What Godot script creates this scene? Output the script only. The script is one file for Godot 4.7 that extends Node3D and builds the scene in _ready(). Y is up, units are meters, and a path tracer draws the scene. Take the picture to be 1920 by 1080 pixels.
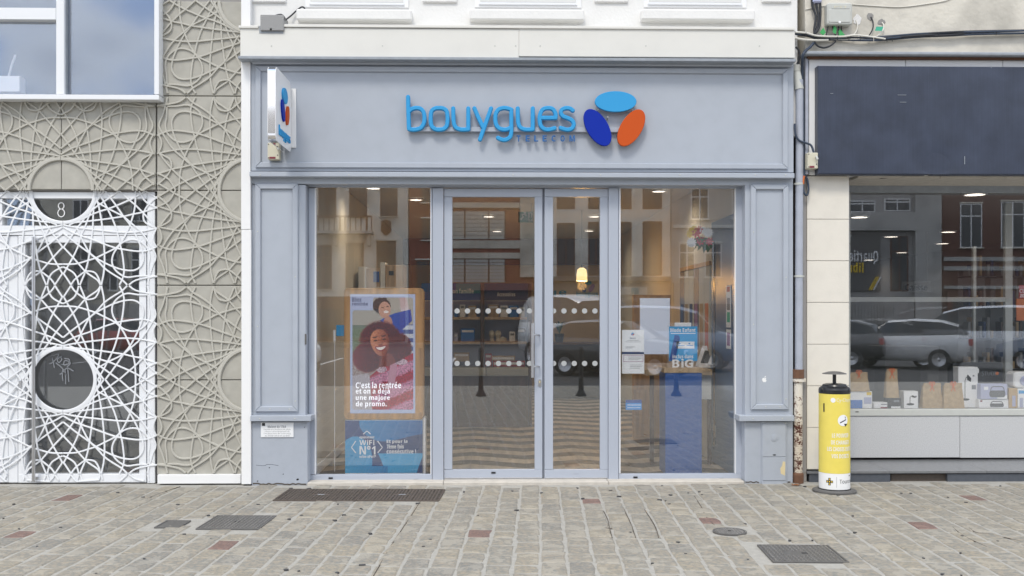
extends Node3D
# Street front: a blue-grey shop between a building clad in openwork relief panels and a second shop.
# X(u, z) / Y(u, v, z): photo pixel -> metres on the upright plane at depth z (z = 0 is the street line, +z towards the street).
const F := 1870.0
const CU := 960.0
const CV := 590.0
const CAM_Z := 9.35
const CAM_Y := 1.575
const OPP := 49.2        # facades across the square stand on this line
var yaw := -atan(40.0 / 1870.0)
var rng := RandomNumberGenerator.new()
var mats := {}
var tex := {}
var font_bold: SystemFont
var font_plain: SystemFont
var font_serif: SystemFont

func X(u: float, z := 0.0) -> float:
	var a := (u - CU) / F
	return (z - CAM_Z) / (-a * sin(yaw) - cos(yaw)) * (a * cos(yaw) - sin(yaw))

func Y(u: float, v: float, z := 0.0) -> float:
	var a := (u - CU) / F
	return CAM_Y - (z - CAM_Z) / (-a * sin(yaw) - cos(yaw)) * (v - CV) / F

func P(u: float, v: float, z := 0.0) -> Vector3:
	return Vector3(X(u, z), Y(u, v, z), z)

# ---------------------------------------------------------------- mesh building
class MB:
	var v := PackedVector3Array()
	var n := PackedVector3Array()
	var t := PackedVector2Array()
	var T := Transform3D()
	func tri(a: Vector3, b: Vector3, c: Vector3, ua := Vector2.ZERO, ub := Vector2.ZERO, uc := Vector2.ZERO) -> void:
		a = T * a; b = T * b; c = T * c
		var m := (b - a).cross(c - a)
		if m.length_squared() < 1e-18:
			return
		m = m.normalized()
		v.append(a); v.append(c); v.append(b)
		for i in 3: n.append(m)
		t.append(ua); t.append(uc); t.append(ub)
	func quad(a: Vector3, b: Vector3, c: Vector3, d: Vector3) -> void:
		tri(a, b, c, Vector2(0, 1), Vector2(1, 1), Vector2(1, 0)); tri(a, c, d, Vector2(0, 1), Vector2(1, 0), Vector2(0, 0))
	# smooth quad: normals given
	func squad(p: Array, q: Array) -> void:
		for k in [[0, 2, 1], [0, 3, 2]]:
			for i in k:
				v.append(T * p[i]); n.append((T.basis * q[i]).normalized()); t.append(Vector2.ZERO)
	# prism over a polygon (counter-clockwise in xy), front at z1 with a bevel c
	func prism(poly: PackedVector2Array, z0: float, z1: float, c := 0.0) -> void:
		var k := poly.size()
		var inner := PackedVector2Array()
		if c > 0.0:
			for i in k:
				var a := poly[(i + k - 1) % k]
				var b := poly[i]
				var d := poly[(i + 1) % k]
				var n1 := Vector2(-(b - a).y, (b - a).x).normalized()
				var n2 := Vector2(-(d - b).y, (d - b).x).normalized()
				inner.append(b + (n1 + n2) * (c / maxf(0.3, 1.0 + n1.dot(n2))))
		else:
			inner = poly
		var idx := Geometry2D.triangulate_polygon(inner)
		for i in range(0, idx.size(), 3):
			var a := inner[idx[i]]
			var b := inner[idx[i + 1]]
			var d := inner[idx[i + 2]]
			if (b - a).cross(d - a) < 0.0:
				var s := b; b = d; d = s
			tri(Vector3(a.x, a.y, z1), Vector3(b.x, b.y, z1), Vector3(d.x, d.y, z1))
			tri(Vector3(a.x, a.y, z0), Vector3(d.x, d.y, z0), Vector3(b.x, b.y, z0))
		for i in k:
			var j := (i + 1) % k
			var a := poly[i]
			var b := poly[j]
			if c > 0.0:
				quad(Vector3(a.x, a.y, z1 - c), Vector3(b.x, b.y, z1 - c), Vector3(inner[j].x, inner[j].y, z1), Vector3(inner[i].x, inner[i].y, z1))
			quad(Vector3(a.x, a.y, z0), Vector3(b.x, b.y, z0), Vector3(b.x, b.y, z1 - c), Vector3(a.x, a.y, z1 - c))
		if c > 0.0:  # the back face of a bevelled prism spans the outer outline
			var back := Geometry2D.triangulate_polygon(poly)
			for i in range(0, back.size(), 3):
				var a := poly[back[i]]
				var b := poly[back[i + 1]]
				var d := poly[back[i + 2]]
				if (b - a).cross(d - a) < 0.0:
					var s := b; b = d; d = s
				tri(Vector3(a.x, a.y, z0), Vector3(d.x, d.y, z0), Vector3(b.x, b.y, z0))
	func box(a: Vector3, b: Vector3, c := 0.0) -> void:
		# box with all edges chamfered by c
		var lo := Vector3(minf(a.x, b.x), minf(a.y, b.y), minf(a.z, b.z))
		var hi := Vector3(maxf(a.x, b.x), maxf(a.y, b.y), maxf(a.z, b.z))
		c = minf(c, minf(hi.x - lo.x, minf(hi.y - lo.y, hi.z - lo.z)) * 0.45)
		var g := func(sx: int, sy: int, sz: int, ax: int) -> Vector3:
			var p := Vector3(hi.x if sx > 0 else lo.x, hi.y if sy > 0 else lo.y, hi.z if sz > 0 else lo.z)
			if ax != 0: p.x -= sx * c
			if ax != 1: p.y -= sy * c
			if ax != 2: p.z -= sz * c
			return p
		for s in [-1, 1]:
			var q := [g.call(s, -1, -1, 0), g.call(s, 1, -1, 0), g.call(s, 1, 1, 0), g.call(s, -1, 1, 0)]
			if s < 0: q.reverse()
			quad(q[0], q[1], q[2], q[3])
			q = [g.call(-1, s, -1, 1), g.call(-1, s, 1, 1), g.call(1, s, 1, 1), g.call(1, s, -1, 1)]
			if s < 0: q.reverse()
			quad(q[0], q[1], q[2], q[3])
			q = [g.call(-1, -1, s, 2), g.call(1, -1, s, 2), g.call(1, 1, s, 2), g.call(-1, 1, s, 2)]
			if s < 0: q.reverse()
			quad(q[0], q[1], q[2], q[3])
		if c <= 0.0:
			return
		for s in [-1, 1]:
			for r in [-1, 1]:
				var q := [g.call(s, r, -1, 0), g.call(s, r, 1, 0), g.call(s, r, 1, 1), g.call(s, r, -1, 1)]
				if s * r > 0: q.reverse()
				quad(q[0], q[1], q[2], q[3])
				q = [g.call(s, -1, r, 0), g.call(s, -1, r, 2), g.call(s, 1, r, 2), g.call(s, 1, r, 0)]
				if s * r < 0: q.reverse()
				quad(q[0], q[1], q[2], q[3])
				q = [g.call(-1, s, r, 1), g.call(1, s, r, 1), g.call(1, s, r, 2), g.call(-1, s, r, 2)]
				if s * r > 0: q.reverse()
				quad(q[0], q[1], q[2], q[3])
				for k in [-1, 1]:
					var e := [g.call(s, r, k, 0), g.call(s, r, k, 1), g.call(s, r, k, 2)]
					if s * r * k < 0: e.reverse()
					tri(e[0], e[1], e[2])
	# surface of revolution about y through `at`; profile = [radius, height], bottom first
	func lathe(at: Vector3, prof: Array, seg := 24) -> void:
		for i in prof.size() - 1:
			var r0: float = prof[i][0]
			var y0: float = prof[i][1]
			var r1: float = prof[i + 1][0]
			var y1: float = prof[i + 1][1]
			var sl := Vector2(y1 - y0, r0 - r1).normalized()
			for k in seg:
				var a := TAU * k / seg
				var b := TAU * (k + 1) / seg
				var da := Vector3(sin(a), 0, cos(a))
				var db := Vector3(sin(b), 0, cos(b))
				var na := Vector3(da.x * sl.x, sl.y, da.z * sl.x)
				var nb := Vector3(db.x * sl.x, sl.y, db.z * sl.x)
				squad([at + da * r0 + Vector3(0, y0, 0), at + db * r0 + Vector3(0, y0, 0), at + db * r1 + Vector3(0, y1, 0), at + da * r1 + Vector3(0, y1, 0)], [na, nb, nb, na])
	func tube(path: Array, r: float, sides := 8, caps := true) -> void:
		var up := Vector3.UP
		var rings := []
		for i in path.size():
			var d: Vector3 = (path[mini(i + 1, path.size() - 1)] - path[maxi(i - 1, 0)]).normalized()
			if absf(d.dot(up)) > 0.95: up = Vector3(0, 0, 1) if absf(d.z) < 0.9 else Vector3.RIGHT
			var e := d.cross(up).normalized()
			up = e.cross(d).normalized()
			var ring := []
			for k in sides:
				var a := TAU * k / sides
				ring.append(e * cos(a) + up * sin(a))
			rings.append(ring)
		for i in path.size() - 1:
			for k in sides:
				var j := (k + 1) % sides
				var p0: Vector3 = path[i]
				var p1: Vector3 = path[i + 1]
				squad([p0 + rings[i][j] * r, p0 + rings[i][k] * r, p1 + rings[i + 1][k] * r, p1 + rings[i + 1][j] * r], [rings[i][j], rings[i][k], rings[i + 1][k], rings[i + 1][j]])
		if caps:
			for e in [0, path.size() - 1]:
				for k in range(1, sides - 1):
					var a: Vector3 = path[e] + rings[e][0] * r
					var b: Vector3 = path[e] + rings[e][k] * r
					var c: Vector3 = path[e] + rings[e][k + 1] * r
					if e == 0: tri(a, b, c)
					else: tri(a, c, b)
	# flat strip with bevelled shoulders along a 2-D line, standing h above z0
	func ribbon(line: PackedVector2Array, w: float, z0: float, h: float, closed := false, round_ends := false) -> void:
		var k := line.size()
		var prof := [Vector2(-0.5 * w, z0), Vector2(-0.5 * w, z0 + h * 0.72), Vector2(-0.32 * w, z0 + h), Vector2(0.32 * w, z0 + h), Vector2(0.5 * w, z0 + h * 0.72), Vector2(0.5 * w, z0)]
		var rows := []
		for i in k:
			var a := line[(i + k - 1) % k] if closed else line[maxi(i - 1, 0)]
			var b := line[(i + 1) % k] if closed else line[mini(i + 1, k - 1)]
			var d := (b - a).normalized()
			var s := Vector2(d.y, -d.x)
			var row := []
			for p in prof:
				row.append(Vector3(line[i].x + s.x * p.x, line[i].y + s.y * p.x, p.y))
			rows.append(row)
		for i in (k if closed else k - 1):
			var j := (i + 1) % k
			for m in prof.size() - 1:
				quad(rows[i][m + 1], rows[i][m], rows[j][m], rows[j][m + 1])
		if closed:
			return
		for e in [0, k - 1]:
			if round_ends:
				var d := (line[0] - line[1]).normalized() if e == 0 else (line[k - 1] - line[k - 2]).normalized()
				var s := Vector2(d.y, -d.x)
				var prev := []
				for g in 9:
					var a := PI * g / 8.0
					var o := s * cos(a) + d * sin(a)
					var now := [line[e] + o * w * 0.5, line[e] + o * w * 0.32]
					if g > 0:
						var f := func(q: Vector2, zz: float) -> Vector3: return Vector3(q.x, q.y, zz)
						quad(f.call(prev[0], z0), f.call(now[0], z0), f.call(now[0], z0 + h * 0.72), f.call(prev[0], z0 + h * 0.72))
						quad(f.call(prev[0], z0 + h * 0.72), f.call(now[0], z0 + h * 0.72), f.call(now[1], z0 + h), f.call(prev[1], z0 + h))
						tri(f.call(prev[1], z0 + h), f.call(now[1], z0 + h), f.call(line[e], z0 + h))
					prev = now
			else:
				var r: Array = rows[e]
				if e == 0:
					quad(r[0], r[1], r[4], r[5]); quad(r[1], r[2], r[3], r[4])
				else:
					quad(r[5], r[4], r[1], r[0]); quad(r[4], r[3], r[2], r[1])
	func mesh() -> ArrayMesh:
		var m := ArrayMesh.new()
		add_to(m)
		return m
	func add_to(m: ArrayMesh) -> void:
		var arr := []
		arr.resize(Mesh.ARRAY_MAX)
		arr[Mesh.ARRAY_VERTEX] = v; arr[Mesh.ARRAY_NORMAL] = n; arr[Mesh.ARRAY_TEX_UV] = t
		m.add_surface_from_arrays(Mesh.PRIMITIVE_TRIANGLES, arr)

func smooth_mesh(b: MB) -> ArrayMesh:
	var st := SurfaceTool.new()
	st.begin(Mesh.PRIMITIVE_TRIANGLES)
	st.set_smooth_group(0)
	for p in b.v: st.add_vertex(p.snapped(Vector3.ONE * 1e-5))
	st.generate_normals()
	return st.commit()

func smooth_line(pts: Array, per := 4) -> PackedVector2Array:
	var out := PackedVector2Array()
	for i in pts.size() - 1:
		var a: Vector2 = pts[maxi(i - 1, 0)]
		var b: Vector2 = pts[i]
		var c: Vector2 = pts[i + 1]
		var d: Vector2 = pts[mini(i + 2, pts.size() - 1)]
		for k in per:
			out.append(b.cubic_interpolate(c, a, d, float(k) / per))
	out.append(pts[pts.size() - 1])
	return out

func smooth3(pts: Array, per := 5) -> Array:
	var out := []
	for i in pts.size() - 1:
		var a: Vector3 = pts[maxi(i - 1, 0)]
		var d: Vector3 = pts[mini(i + 2, pts.size() - 1)]
		for k in per:
			out.append(pts[i].cubic_interpolate(pts[i + 1], a, d, float(k) / per))
	out.append(pts[pts.size() - 1])
	return out

func ellipse(cx: float, cy: float, rx: float, ry: float, turn := 0.0, seg := 40) -> PackedVector2Array:
	var o := PackedVector2Array()
	for i in seg:
		var a := TAU * i / seg
		o.append(Vector2(cx, cy) + Vector2(cos(a) * rx, sin(a) * ry).rotated(turn))
	return o

func round_rect(x0: float, y0: float, x1: float, y1: float, r: float) -> PackedVector2Array:
	var o := PackedVector2Array()
	for c in [[x1 - r, y1 - r, 0.0], [x0 + r, y1 - r, 90.0], [x0 + r, y0 + r, 180.0], [x1 - r, y0 + r, 270.0]]:
		for k in 6:
			var a := deg_to_rad(c[2] + k * 18.0)
			o.append(Vector2(c[0] + cos(a) * r, c[1] + sin(a) * r))
	return o

func rect(x0: float, y0: float, x1: float, y1: float) -> PackedVector2Array:
	return PackedVector2Array([Vector2(minf(x0, x1), minf(y0, y1)), Vector2(maxf(x0, x1), minf(y0, y1)), Vector2(maxf(x0, x1), maxf(y0, y1)), Vector2(minf(x0, x1), maxf(y0, y1))])

# ---------------------------------------------------------------- nodes
var taken := {}
func numbered(called: String) -> String:
	taken[called] = taken.get(called, -1) + 1
	return called if taken[called] == 0 else "%s_%03d" % [called, taken[called]]

func tag(o: Node, label: String, category: String, group := "") -> void:
	o.set_meta("label", label); o.set_meta("category", category)
	if group: o.set_meta("group", group)

func thing(called: String, label: String, category: String, at := Vector3.ZERO, group := "") -> Node3D:
	var o := Node3D.new()
	o.name = numbered(called)
	add_child(o)
	o.position = at
	tag(o, label, category, group)
	return o

func origin_of(o: Node) -> Vector3:
	var p := Vector3.ZERO
	while o != self and o != null:
		p += (o as Node3D).position
		o = o.get_parent()
	return p

# a mesh built in world coordinates, hung under its thing or part
func part(parent: Node, called: String, m: Mesh, material: Material) -> MeshInstance3D:
	var o := MeshInstance3D.new()
	o.mesh = m
	o.material_override = material
	o.name = numbered(called) if parent == self else called
	parent.add_child(o, true)
	o.position = -origin_of(parent)
	return o

func structure(called: String, m: Mesh, material: Material) -> MeshInstance3D:
	var o := part(self, called, m, material)
	o.set_meta("kind", "structure")
	return o

# upright plate whose front face covers the photo rectangle
func plate(parent: Node, called: String, material: Material, u0: float, v0: float, u1: float, v1: float, z0: float, z1: float, c := 0.003) -> MeshInstance3D:
	var um := (u0 + u1) / 2.0
	var b := MB.new()
	b.box(Vector3(X(u0, z1), Y(um, v1, z1), z0), Vector3(X(u1, z1), Y(um, v0, z1), z1), c)
	return part(parent, called, b.mesh(), material)

func block(parent: Node, called: String, material: Material, a: Vector3, b: Vector3, c := 0.003) -> MeshInstance3D:
	var m := MB.new()
	m.box(a, b, c)
	return part(parent, called, m.mesh(), material)

# four mitred bars round a photo rectangle (outer edge), w pixels wide
func frame_mesh(x0: float, y0: float, x1: float, y1: float, w: float, z0: float, z1: float, c := 0.003) -> ArrayMesh:
	var b := MB.new()
	var o := [Vector2(x0, y0), Vector2(x1, y0), Vector2(x1, y1), Vector2(x0, y1)]
	var i := [Vector2(x0 + w, y0 + w), Vector2(x1 - w, y0 + w), Vector2(x1 - w, y1 - w), Vector2(x0 + w, y1 - w)]
	for k in 4:
		var j := (k + 1) % 4
		b.prism(PackedVector2Array([o[k], o[j], i[j], i[k]]), z0, z1, c)
	return b.mesh()

func frame(parent: Node, called: String, material: Material, u0: float, v0: float, u1: float, v1: float, w: float, z0: float, z1: float, c := 0.003) -> MeshInstance3D:
	var um := (u0 + u1) / 2.0
	return part(parent, called, frame_mesh(X(u0, z1), Y(um, v1, z1), X(u1, z1), Y(um, v0, z1), w * 0.005, z0, z1, c), material)

func mouldings(parent: Node, called: String, material: Material, u0: float, v0: float, u1: float, v1: float, w: float, z0: float, z1: float) -> void:
	var um := (u0 + u1) / 2.0
	var x0 := X(u0, z1); var y0 := Y(um, v1, z1); var x1 := X(u1, z1); var y1 := Y(um, v0, z1)
	var ww := w * 0.005
	var o := [Vector2(x0, y0), Vector2(x1, y0), Vector2(x1, y1), Vector2(x0, y1)]
	var i := [Vector2(x0 + ww, y0 + ww), Vector2(x1 - ww, y0 + ww), Vector2(x1 - ww, y1 - ww), Vector2(x0 + ww, y1 - ww)]
	for k in 4:
		var b := MB.new()
		b.prism(PackedVector2Array([o[k], o[(k + 1) % 4], i[(k + 1) % 4], i[k]]), z0, z1, 0.006)
		part(parent, called, b.mesh(), material)

# a glass pane with thickness
func pane(parent: Node, u0: float, v0: float, u1: float, v1: float, z: float, double := true, coat := "glass_coating") -> MeshInstance3D:
	var um := (u0 + u1) / 2.0
	var b := MB.new()
	for k in (2 if double else 1):
		var zz := z - k * 0.02
		b.box(Vector3(X(u0, z), Y(um, v1, z), zz - 0.006), Vector3(X(u1, z), Y(um, v0, z), zz))
	var m := b.mesh()
	m.surface_set_material(0, mats.glass)
	if double:
		var c := MB.new()
		var zc := z - 0.012
		c.quad(Vector3(X(u0, z), Y(um, v1, z), zc), Vector3(X(u1, z), Y(um, v1, z), zc), Vector3(X(u1, z), Y(um, v0, z), zc), Vector3(X(u0, z), Y(um, v0, z), zc))
		c.add_to(m)
		m.surface_set_material(1, mats[coat])
	return part(parent, "pane", m, null)

# lettering fitted to a photo rectangle
func letters(parent: Node, called: String, text: String, material: Material, u0: float, v0: float, u1: float, v1: float, z: float, depth := 0.002, font: Font = null) -> MeshInstance3D:
	var um := (u0 + u1) / 2.0
	return letters_at(parent, called, text, material, Vector3(X(um, z), Y(um, (v0 + v1) / 2.0, z), z), X(u1, z) - X(u0, z), Y(um, v0, z) - Y(um, v1, z), depth, font)

func letters_at(parent: Node, called: String, text: String, material: Material, at: Vector3, w: float, h: float, depth := 0.002, font: Font = null, turn := 0.0) -> MeshInstance3D:
	var m := TextMesh.new()
	m.text = text
	m.font = font if font else font_bold
	m.font_size = 32
	m.pixel_size = 0.01
	m.depth = 1.0
	m.curve_step = 1.5
	var box := m.get_aabb()
	var s := Vector3(w / maxf(box.size.x, 1e-4), h / maxf(box.size.y, 1e-4), depth)
	var o := MeshInstance3D.new()
	o.mesh = m
	o.material_override = material
	o.name = called
	parent.add_child(o, true)
	var basis := Basis(Vector3.UP, turn) * Basis.from_scale(s)
	o.transform = Transform3D(basis, at - origin_of(parent) - basis * (box.get_center() * Vector3(1, 1, 0)))
	return o

# ---------------------------------------------------------------- materials
func noise_tex(key: String, freq: float, lo: float, hi: float, octaves := 4, size := 512, mid := -1.0) -> Texture2D:
	if tex.has(key):
		return tex[key]
	var n := FastNoiseLite.new()
	n.noise_type = FastNoiseLite.TYPE_SIMPLEX_SMOOTH
	n.frequency = freq
	n.fractal_octaves = octaves
	n.seed = key.hash() % 1000
	var t := NoiseTexture2D.new()
	t.width = size; t.height = size
	t.seamless = true
	t.noise = n
	var g := Gradient.new()
	g.offsets = PackedFloat32Array([0.0, 0.5, 1.0])
	var m := mid if mid >= 0.0 else (lo + hi) / 2.0
	g.colors = PackedColorArray([Color(lo, lo, lo), Color(m, m, m), Color(hi, hi, hi)])
	t.color_ramp = g
	tex[key] = t
	return t

func M(key: String, r: float, g: float, b: float, rough := 0.6, texture: Texture2D = null, scale := 1.0, bump: Texture2D = null, bump_cm := 0.0) -> StandardMaterial3D:
	var m := StandardMaterial3D.new()
	m.resource_name = key
	m.albedo_color = Color(r, g, b).linear_to_srgb()
	m.roughness = rough
	if texture or bump:
		m.uv1_triplanar = true
		m.uv1_world_triplanar = true
		m.uv1_scale = Vector3.ONE * scale
	if texture:
		m.albedo_texture = texture
	if bump:
		m.heightmap_enabled = true
		m.heightmap_texture = bump
		m.heightmap_scale = bump_cm
	mats[key] = m
	return m

func metal(key: String, r: float, g: float, b: float, rough := 0.35) -> StandardMaterial3D:
	var m := M(key, r, g, b, rough)
	m.metallic = 1.0
	return m

func glow(key: String, r: float, g: float, b: float, energy: float) -> StandardMaterial3D:
	var m := M(key, 0.8, 0.8, 0.8, 0.5)
	m.emission_enabled = true
	m.emission = Color(r, g, b).linear_to_srgb()
	m.emission_energy_multiplier = energy
	return m

# brush: fine streaks along one axis; blotch: patches with an outline
func image_tex(key: String, w: int, h: int, f: Callable) -> Texture2D:
	var im := Image.create(w, h, false, Image.FORMAT_RGBA8)
	for y in h:
		for x in w:
			im.set_pixel(x, y, f.call(x, y))
	var t := ImageTexture.create_from_image(im)
	tex[key] = t
	return t

func make_materials() -> void:
	font_bold = SystemFont.new(); font_bold.font_names = PackedStringArray(["Droid Sans"]); font_bold.font_weight = 700
	font_plain = SystemFont.new(); font_plain.font_names = PackedStringArray(["Droid Sans"])
	font_serif = SystemFont.new(); font_serif.font_names = PackedStringArray(["Droid Serif"]); font_serif.font_italic = true
	var soft := noise_tex("soft", 0.014, 0.90, 1.0, 6)
	var faint := noise_tex("faint", 0.011, 0.97, 1.0, 6, 512, 0.99)
	var grain := noise_tex("grain", 0.09, 0.0, 1.0, 4)
	var wall := noise_tex("wall", 0.008, 0.84, 1.0, 6, 512, 0.97)
	# stone: mottled, with pale cement smears that have an outline
	var n1 := FastNoiseLite.new(); n1.frequency = 0.012; n1.fractal_octaves = 5; n1.seed = 5
	var n2 := FastNoiseLite.new(); n2.frequency = 0.05; n2.fractal_octaves = 4; n2.seed = 9
	var a1 := n1.get_seamless_image(512, 512)
	var a2 := n2.get_seamless_image(512, 512)
	var smear := func(x: int, y: int) -> Color:
		var p := a1.get_pixel(x, y).r
		var q := a2.get_pixel(x, y).r
		var s := 0.78 + 0.20 * q + 0.06 * p
		var warm := 1.0 + 0.10 * (q - 0.5)
		var k := smoothstep(0.60, 0.635, p + 0.25 * (q - 0.5))
		var c := Color(s * warm, s, s / warm)
		return c.lerp(Color(1.0, 1.0, 1.0), k * 0.9)
	var stone_t := image_tex("stone_mottle", 512, 512, smear)
	var rust := func(x: int, y: int) -> Color:
		var p := a2.get_pixel(x, y).r * 0.55 + a1.get_pixel(x, y).r * 0.5
		var k := smoothstep(0.64, 0.67, p)
		return Color(0.92, 0.90, 0.87).lerp(Color(0.36, 0.17, 0.10), k)
	image_tex("rust", 512, 512, rust)
	var rust2 := func(x: int, y: int) -> Color:
		var p := a2.get_pixel(x, y).r * 0.5 + a1.get_pixel((x + 90) % 512, y).r * 0.55
		var k := smoothstep(0.52, 0.55, p)
		return Color(0.88, 0.85, 0.80).lerp(Color(0.33, 0.15, 0.10), k)
	image_tex("rust_heavy", 512, 512, rust2)
	var streak := func(x: int, y: int) -> Color:
		var q := a2.get_pixel((x * 7) % 512, (y / 14) % 512).r
		var p := a1.get_pixel(x, y).r
		var s := 0.82 + 0.10 * (q - 0.4) + 0.16 * (p - 0.4)
		return Color(s, s, s)
	image_tex("streak", 512, 512, streak)
	var woodf := func(x: int, y: int) -> Color:
		var q := a1.get_pixel((x * 3) % 512, (y / 10) % 512).r
		var s := 0.82 + 0.22 * (q - 0.3)
		return Color(s, s * 0.985, s * 0.96)
	image_tex("wood", 256, 512, woodf)

	M("paint", 0.405, 0.44, 0.498, 0.42, faint, 0.7)
	M("paint_old", 0.395, 0.428, 0.485, 0.55, faint, 1.3, grain, 0.08)
	M("frame_paint", 0.405, 0.44, 0.51, 0.33)
	M("render_white", 0.77, 0.765, 0.75, 0.8, faint, 0.6, grain, 0.12)
	M("band_cream", 0.71, 0.70, 0.66, 0.5, faint, 0.4)
	M("white_paint", 0.80, 0.80, 0.80, 0.4)
	M("white_lacquer", 0.76, 0.775, 0.80, 0.35)
	M("clad_panel", 0.45, 0.435, 0.385, 0.6, soft, 0.8)
	M("clad_strip", 0.465, 0.45, 0.40, 0.55)
	M("cream_wall", 0.68, 0.645, 0.57, 0.85, wall, 0.35, grain, 0.3)
	M("pillar_stone", 0.72, 0.68, 0.605, 0.7, faint, 0.9, grain, 0.05)
	M("granite", 0.58, 0.585, 0.59, 0.5, noise_tex("granite", 0.10, 0.86, 1.0, 5, 512, 0.95), 1.4)
	M("granite_wet", 0.20, 0.205, 0.215, 0.25, soft, 2.0)
	M("bluestone", 0.085, 0.095, 0.115, 0.55, soft, 2.0, grain, 0.1)
	M("dark_sign", 0.052, 0.066, 0.108, 0.38, tex.streak, 0.5)
	M("zinc", 0.33, 0.36, 0.40, 0.45, soft, 1.5)
	M("threshold", 0.58, 0.54, 0.48, 0.75, soft, 1.2, grain, 0.1)
	M("mortar", 0.42, 0.405, 0.37, 0.9, soft, 2.2, grain, 0.3)
	var tints := [[0.335, 0.307, 0.258], [0.325, 0.302, 0.258], [0.352, 0.318, 0.258], [0.292, 0.274, 0.24], [0.335, 0.308, 0.26], [0.235, 0.155, 0.132]]
	for i in tints.size():
		M("sett%d" % i, tints[i][0], tints[i][1], tints[i][2], 0.75, stone_t, 0.75 + 0.06 * i, grain, 0.35)
	M("cast_iron", 0.12, 0.116, 0.112, 0.5, soft, 3.0)
	M("worn_iron", 0.36, 0.345, 0.325, 0.4, noise_tex("wear", 0.06, 0.4, 1.0, 3, 256), 4.0)
	M("rust_mixed_iron", 0.20, 0.165, 0.135, 0.7, noise_tex("wear2", 0.02, 0.25, 1.0, 4, 256), 3.0)
	M("iron_rusty", 0.11, 0.088, 0.074, 0.75, soft, 3.0, grain, 0.2)
	M("rust_white", 0.82, 0.80, 0.76, 0.65, tex.rust, 1.5, grain, 0.2)
	M("rust_mixed", 0.80, 0.77, 0.72, 0.7, tex.rust_heavy, 1.6, grain, 0.2)
	M("rust_brown", 0.17, 0.085, 0.05, 0.85, soft, 3.0, grain, 0.3)
	M("pipe_grey", 0.42, 0.45, 0.52, 0.5, soft, 1.0)
	M("cable_black", 0.018, 0.02, 0.026, 0.5)
	M("cable_blue", 0.03, 0.045, 0.075, 0.5)
	M("cable_white", 0.66, 0.64, 0.58, 0.5)
	M("box_grey", 0.52, 0.53, 0.50, 0.5, faint, 2.0)
	M("box_cream", 0.60, 0.57, 0.45, 0.5, faint, 2.0)
	M("box_weathered", 0.62, 0.62, 0.62, 0.8, noise_tex("speck", 0.2, 0.2, 1.0, 3, 256, 0.75), 3.0)
	M("red_label", 0.20, 0.02, 0.04, 0.5)
	M("green_tag", 0.05, 0.34, 0.10, 0.6)
	M("teal_tag", 0.05, 0.40, 0.26, 0.6)
	M("cement_patch", 0.33, 0.32, 0.31, 0.9, soft, 4.0, grain, 0.3)
	M("filler_white", 0.78, 0.77, 0.76, 0.9, soft, 4.0)
	M("sky_blue", 0.042, 0.315, 0.63, 0.6)
	M("deep_blue", 0.003, 0.024, 0.33, 0.6)
	M("orange", 0.53, 0.082, 0.013, 0.6)
	for k in ["sky_blue", "deep_blue", "orange"]: mats[k].metallic_specular = 0.3
	M("letter_blue", 0.014, 0.11, 0.33, 0.6)
	M("sign_white", 0.82, 0.82, 0.82, 0.3)
	metal("chrome", 0.78, 0.78, 0.80, 0.06)
	metal("steel", 0.62, 0.62, 0.63, 0.28)
	M("yellow", 0.80, 0.66, 0.125, 0.4, faint, 2.0)
	M("black_plastic", 0.014, 0.015, 0.018, 0.3)
	M("black_print", 0.02, 0.02, 0.022, 0.6)
	M("grey_print", 0.20, 0.21, 0.23, 0.6)
	M("dot_white", 0.40, 0.41, 0.41, 0.5)
	M("paper", 0.78, 0.79, 0.80, 0.7)
	M("navy_print", 0.015, 0.04, 0.13, 0.6)
	M("mauve_print", 0.28, 0.10, 0.22, 0.6)
	M("sticker_blue", 0.02, 0.25, 0.62, 0.4)
	M("sticker_navy", 0.01, 0.06, 0.27, 0.4)
	M("hole", 0.01, 0.01, 0.01, 0.9)
	M("chip_cream", 0.66, 0.55, 0.33, 0.8)
	M("leaf_brown", 0.22, 0.09, 0.035, 0.8)
	M("wood", 0.62, 0.36, 0.145, 0.5, tex.wood, 1.6)
	M("wood_pale", 0.60, 0.45, 0.29, 0.5, tex.wood, 1.6)
	M("cardboard", 0.50, 0.34, 0.17, 0.8, faint, 3.0)
	M("kraft", 0.50, 0.355, 0.19, 0.8, noise_tex("crumple", 0.03, 0.85, 1.0, 3, 256), 2.5)
	M("ribbon_orange", 0.62, 0.13, 0.02, 0.4)
	M("room_cream", 0.62, 0.57, 0.46, 0.8, faint, 0.5)
	M("room_warm", 0.62, 0.46, 0.26, 0.8, faint, 0.5)
	M("room_grey", 0.30, 0.29, 0.28, 0.8, faint, 0.5)
	M("room_dark", 0.30, 0.29, 0.28, 0.8, faint, 0.5)
	M("ceiling", 0.60, 0.58, 0.54, 0.85)
	M("ceiling_grey", 0.34, 0.33, 0.32, 0.85)
	M("plank_light", 0.52, 0.45, 0.36, 0.45, tex.wood, 1.0)
	M("plank_dark", 0.075, 0.066, 0.058, 0.45, tex.wood, 1.0)
	M("floor_grey", 0.16, 0.155, 0.15, 0.35, soft, 1.0)
	M("blue_panel", 0.014, 0.075, 0.28, 0.35)
	M("blue_door", 0.05, 0.12, 0.24, 0.35)
	M("shelf_white", 0.66, 0.66, 0.64, 0.5)
	M("counter_green", 0.40, 0.41, 0.36, 0.45)
	M("walnut", 0.115, 0.06, 0.035, 0.5, tex.wood, 1.2)
	M("teal", 0.02, 0.20, 0.26, 0.5)
	M("exit_green", 0.03, 0.17, 0.14, 0.5)
	M("box_red", 0.36, 0.02, 0.03, 0.5)
	M("box_blue", 0.03, 0.16, 0.50, 0.5)
	M("box_black", 0.022, 0.024, 0.028, 0.4)
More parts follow.
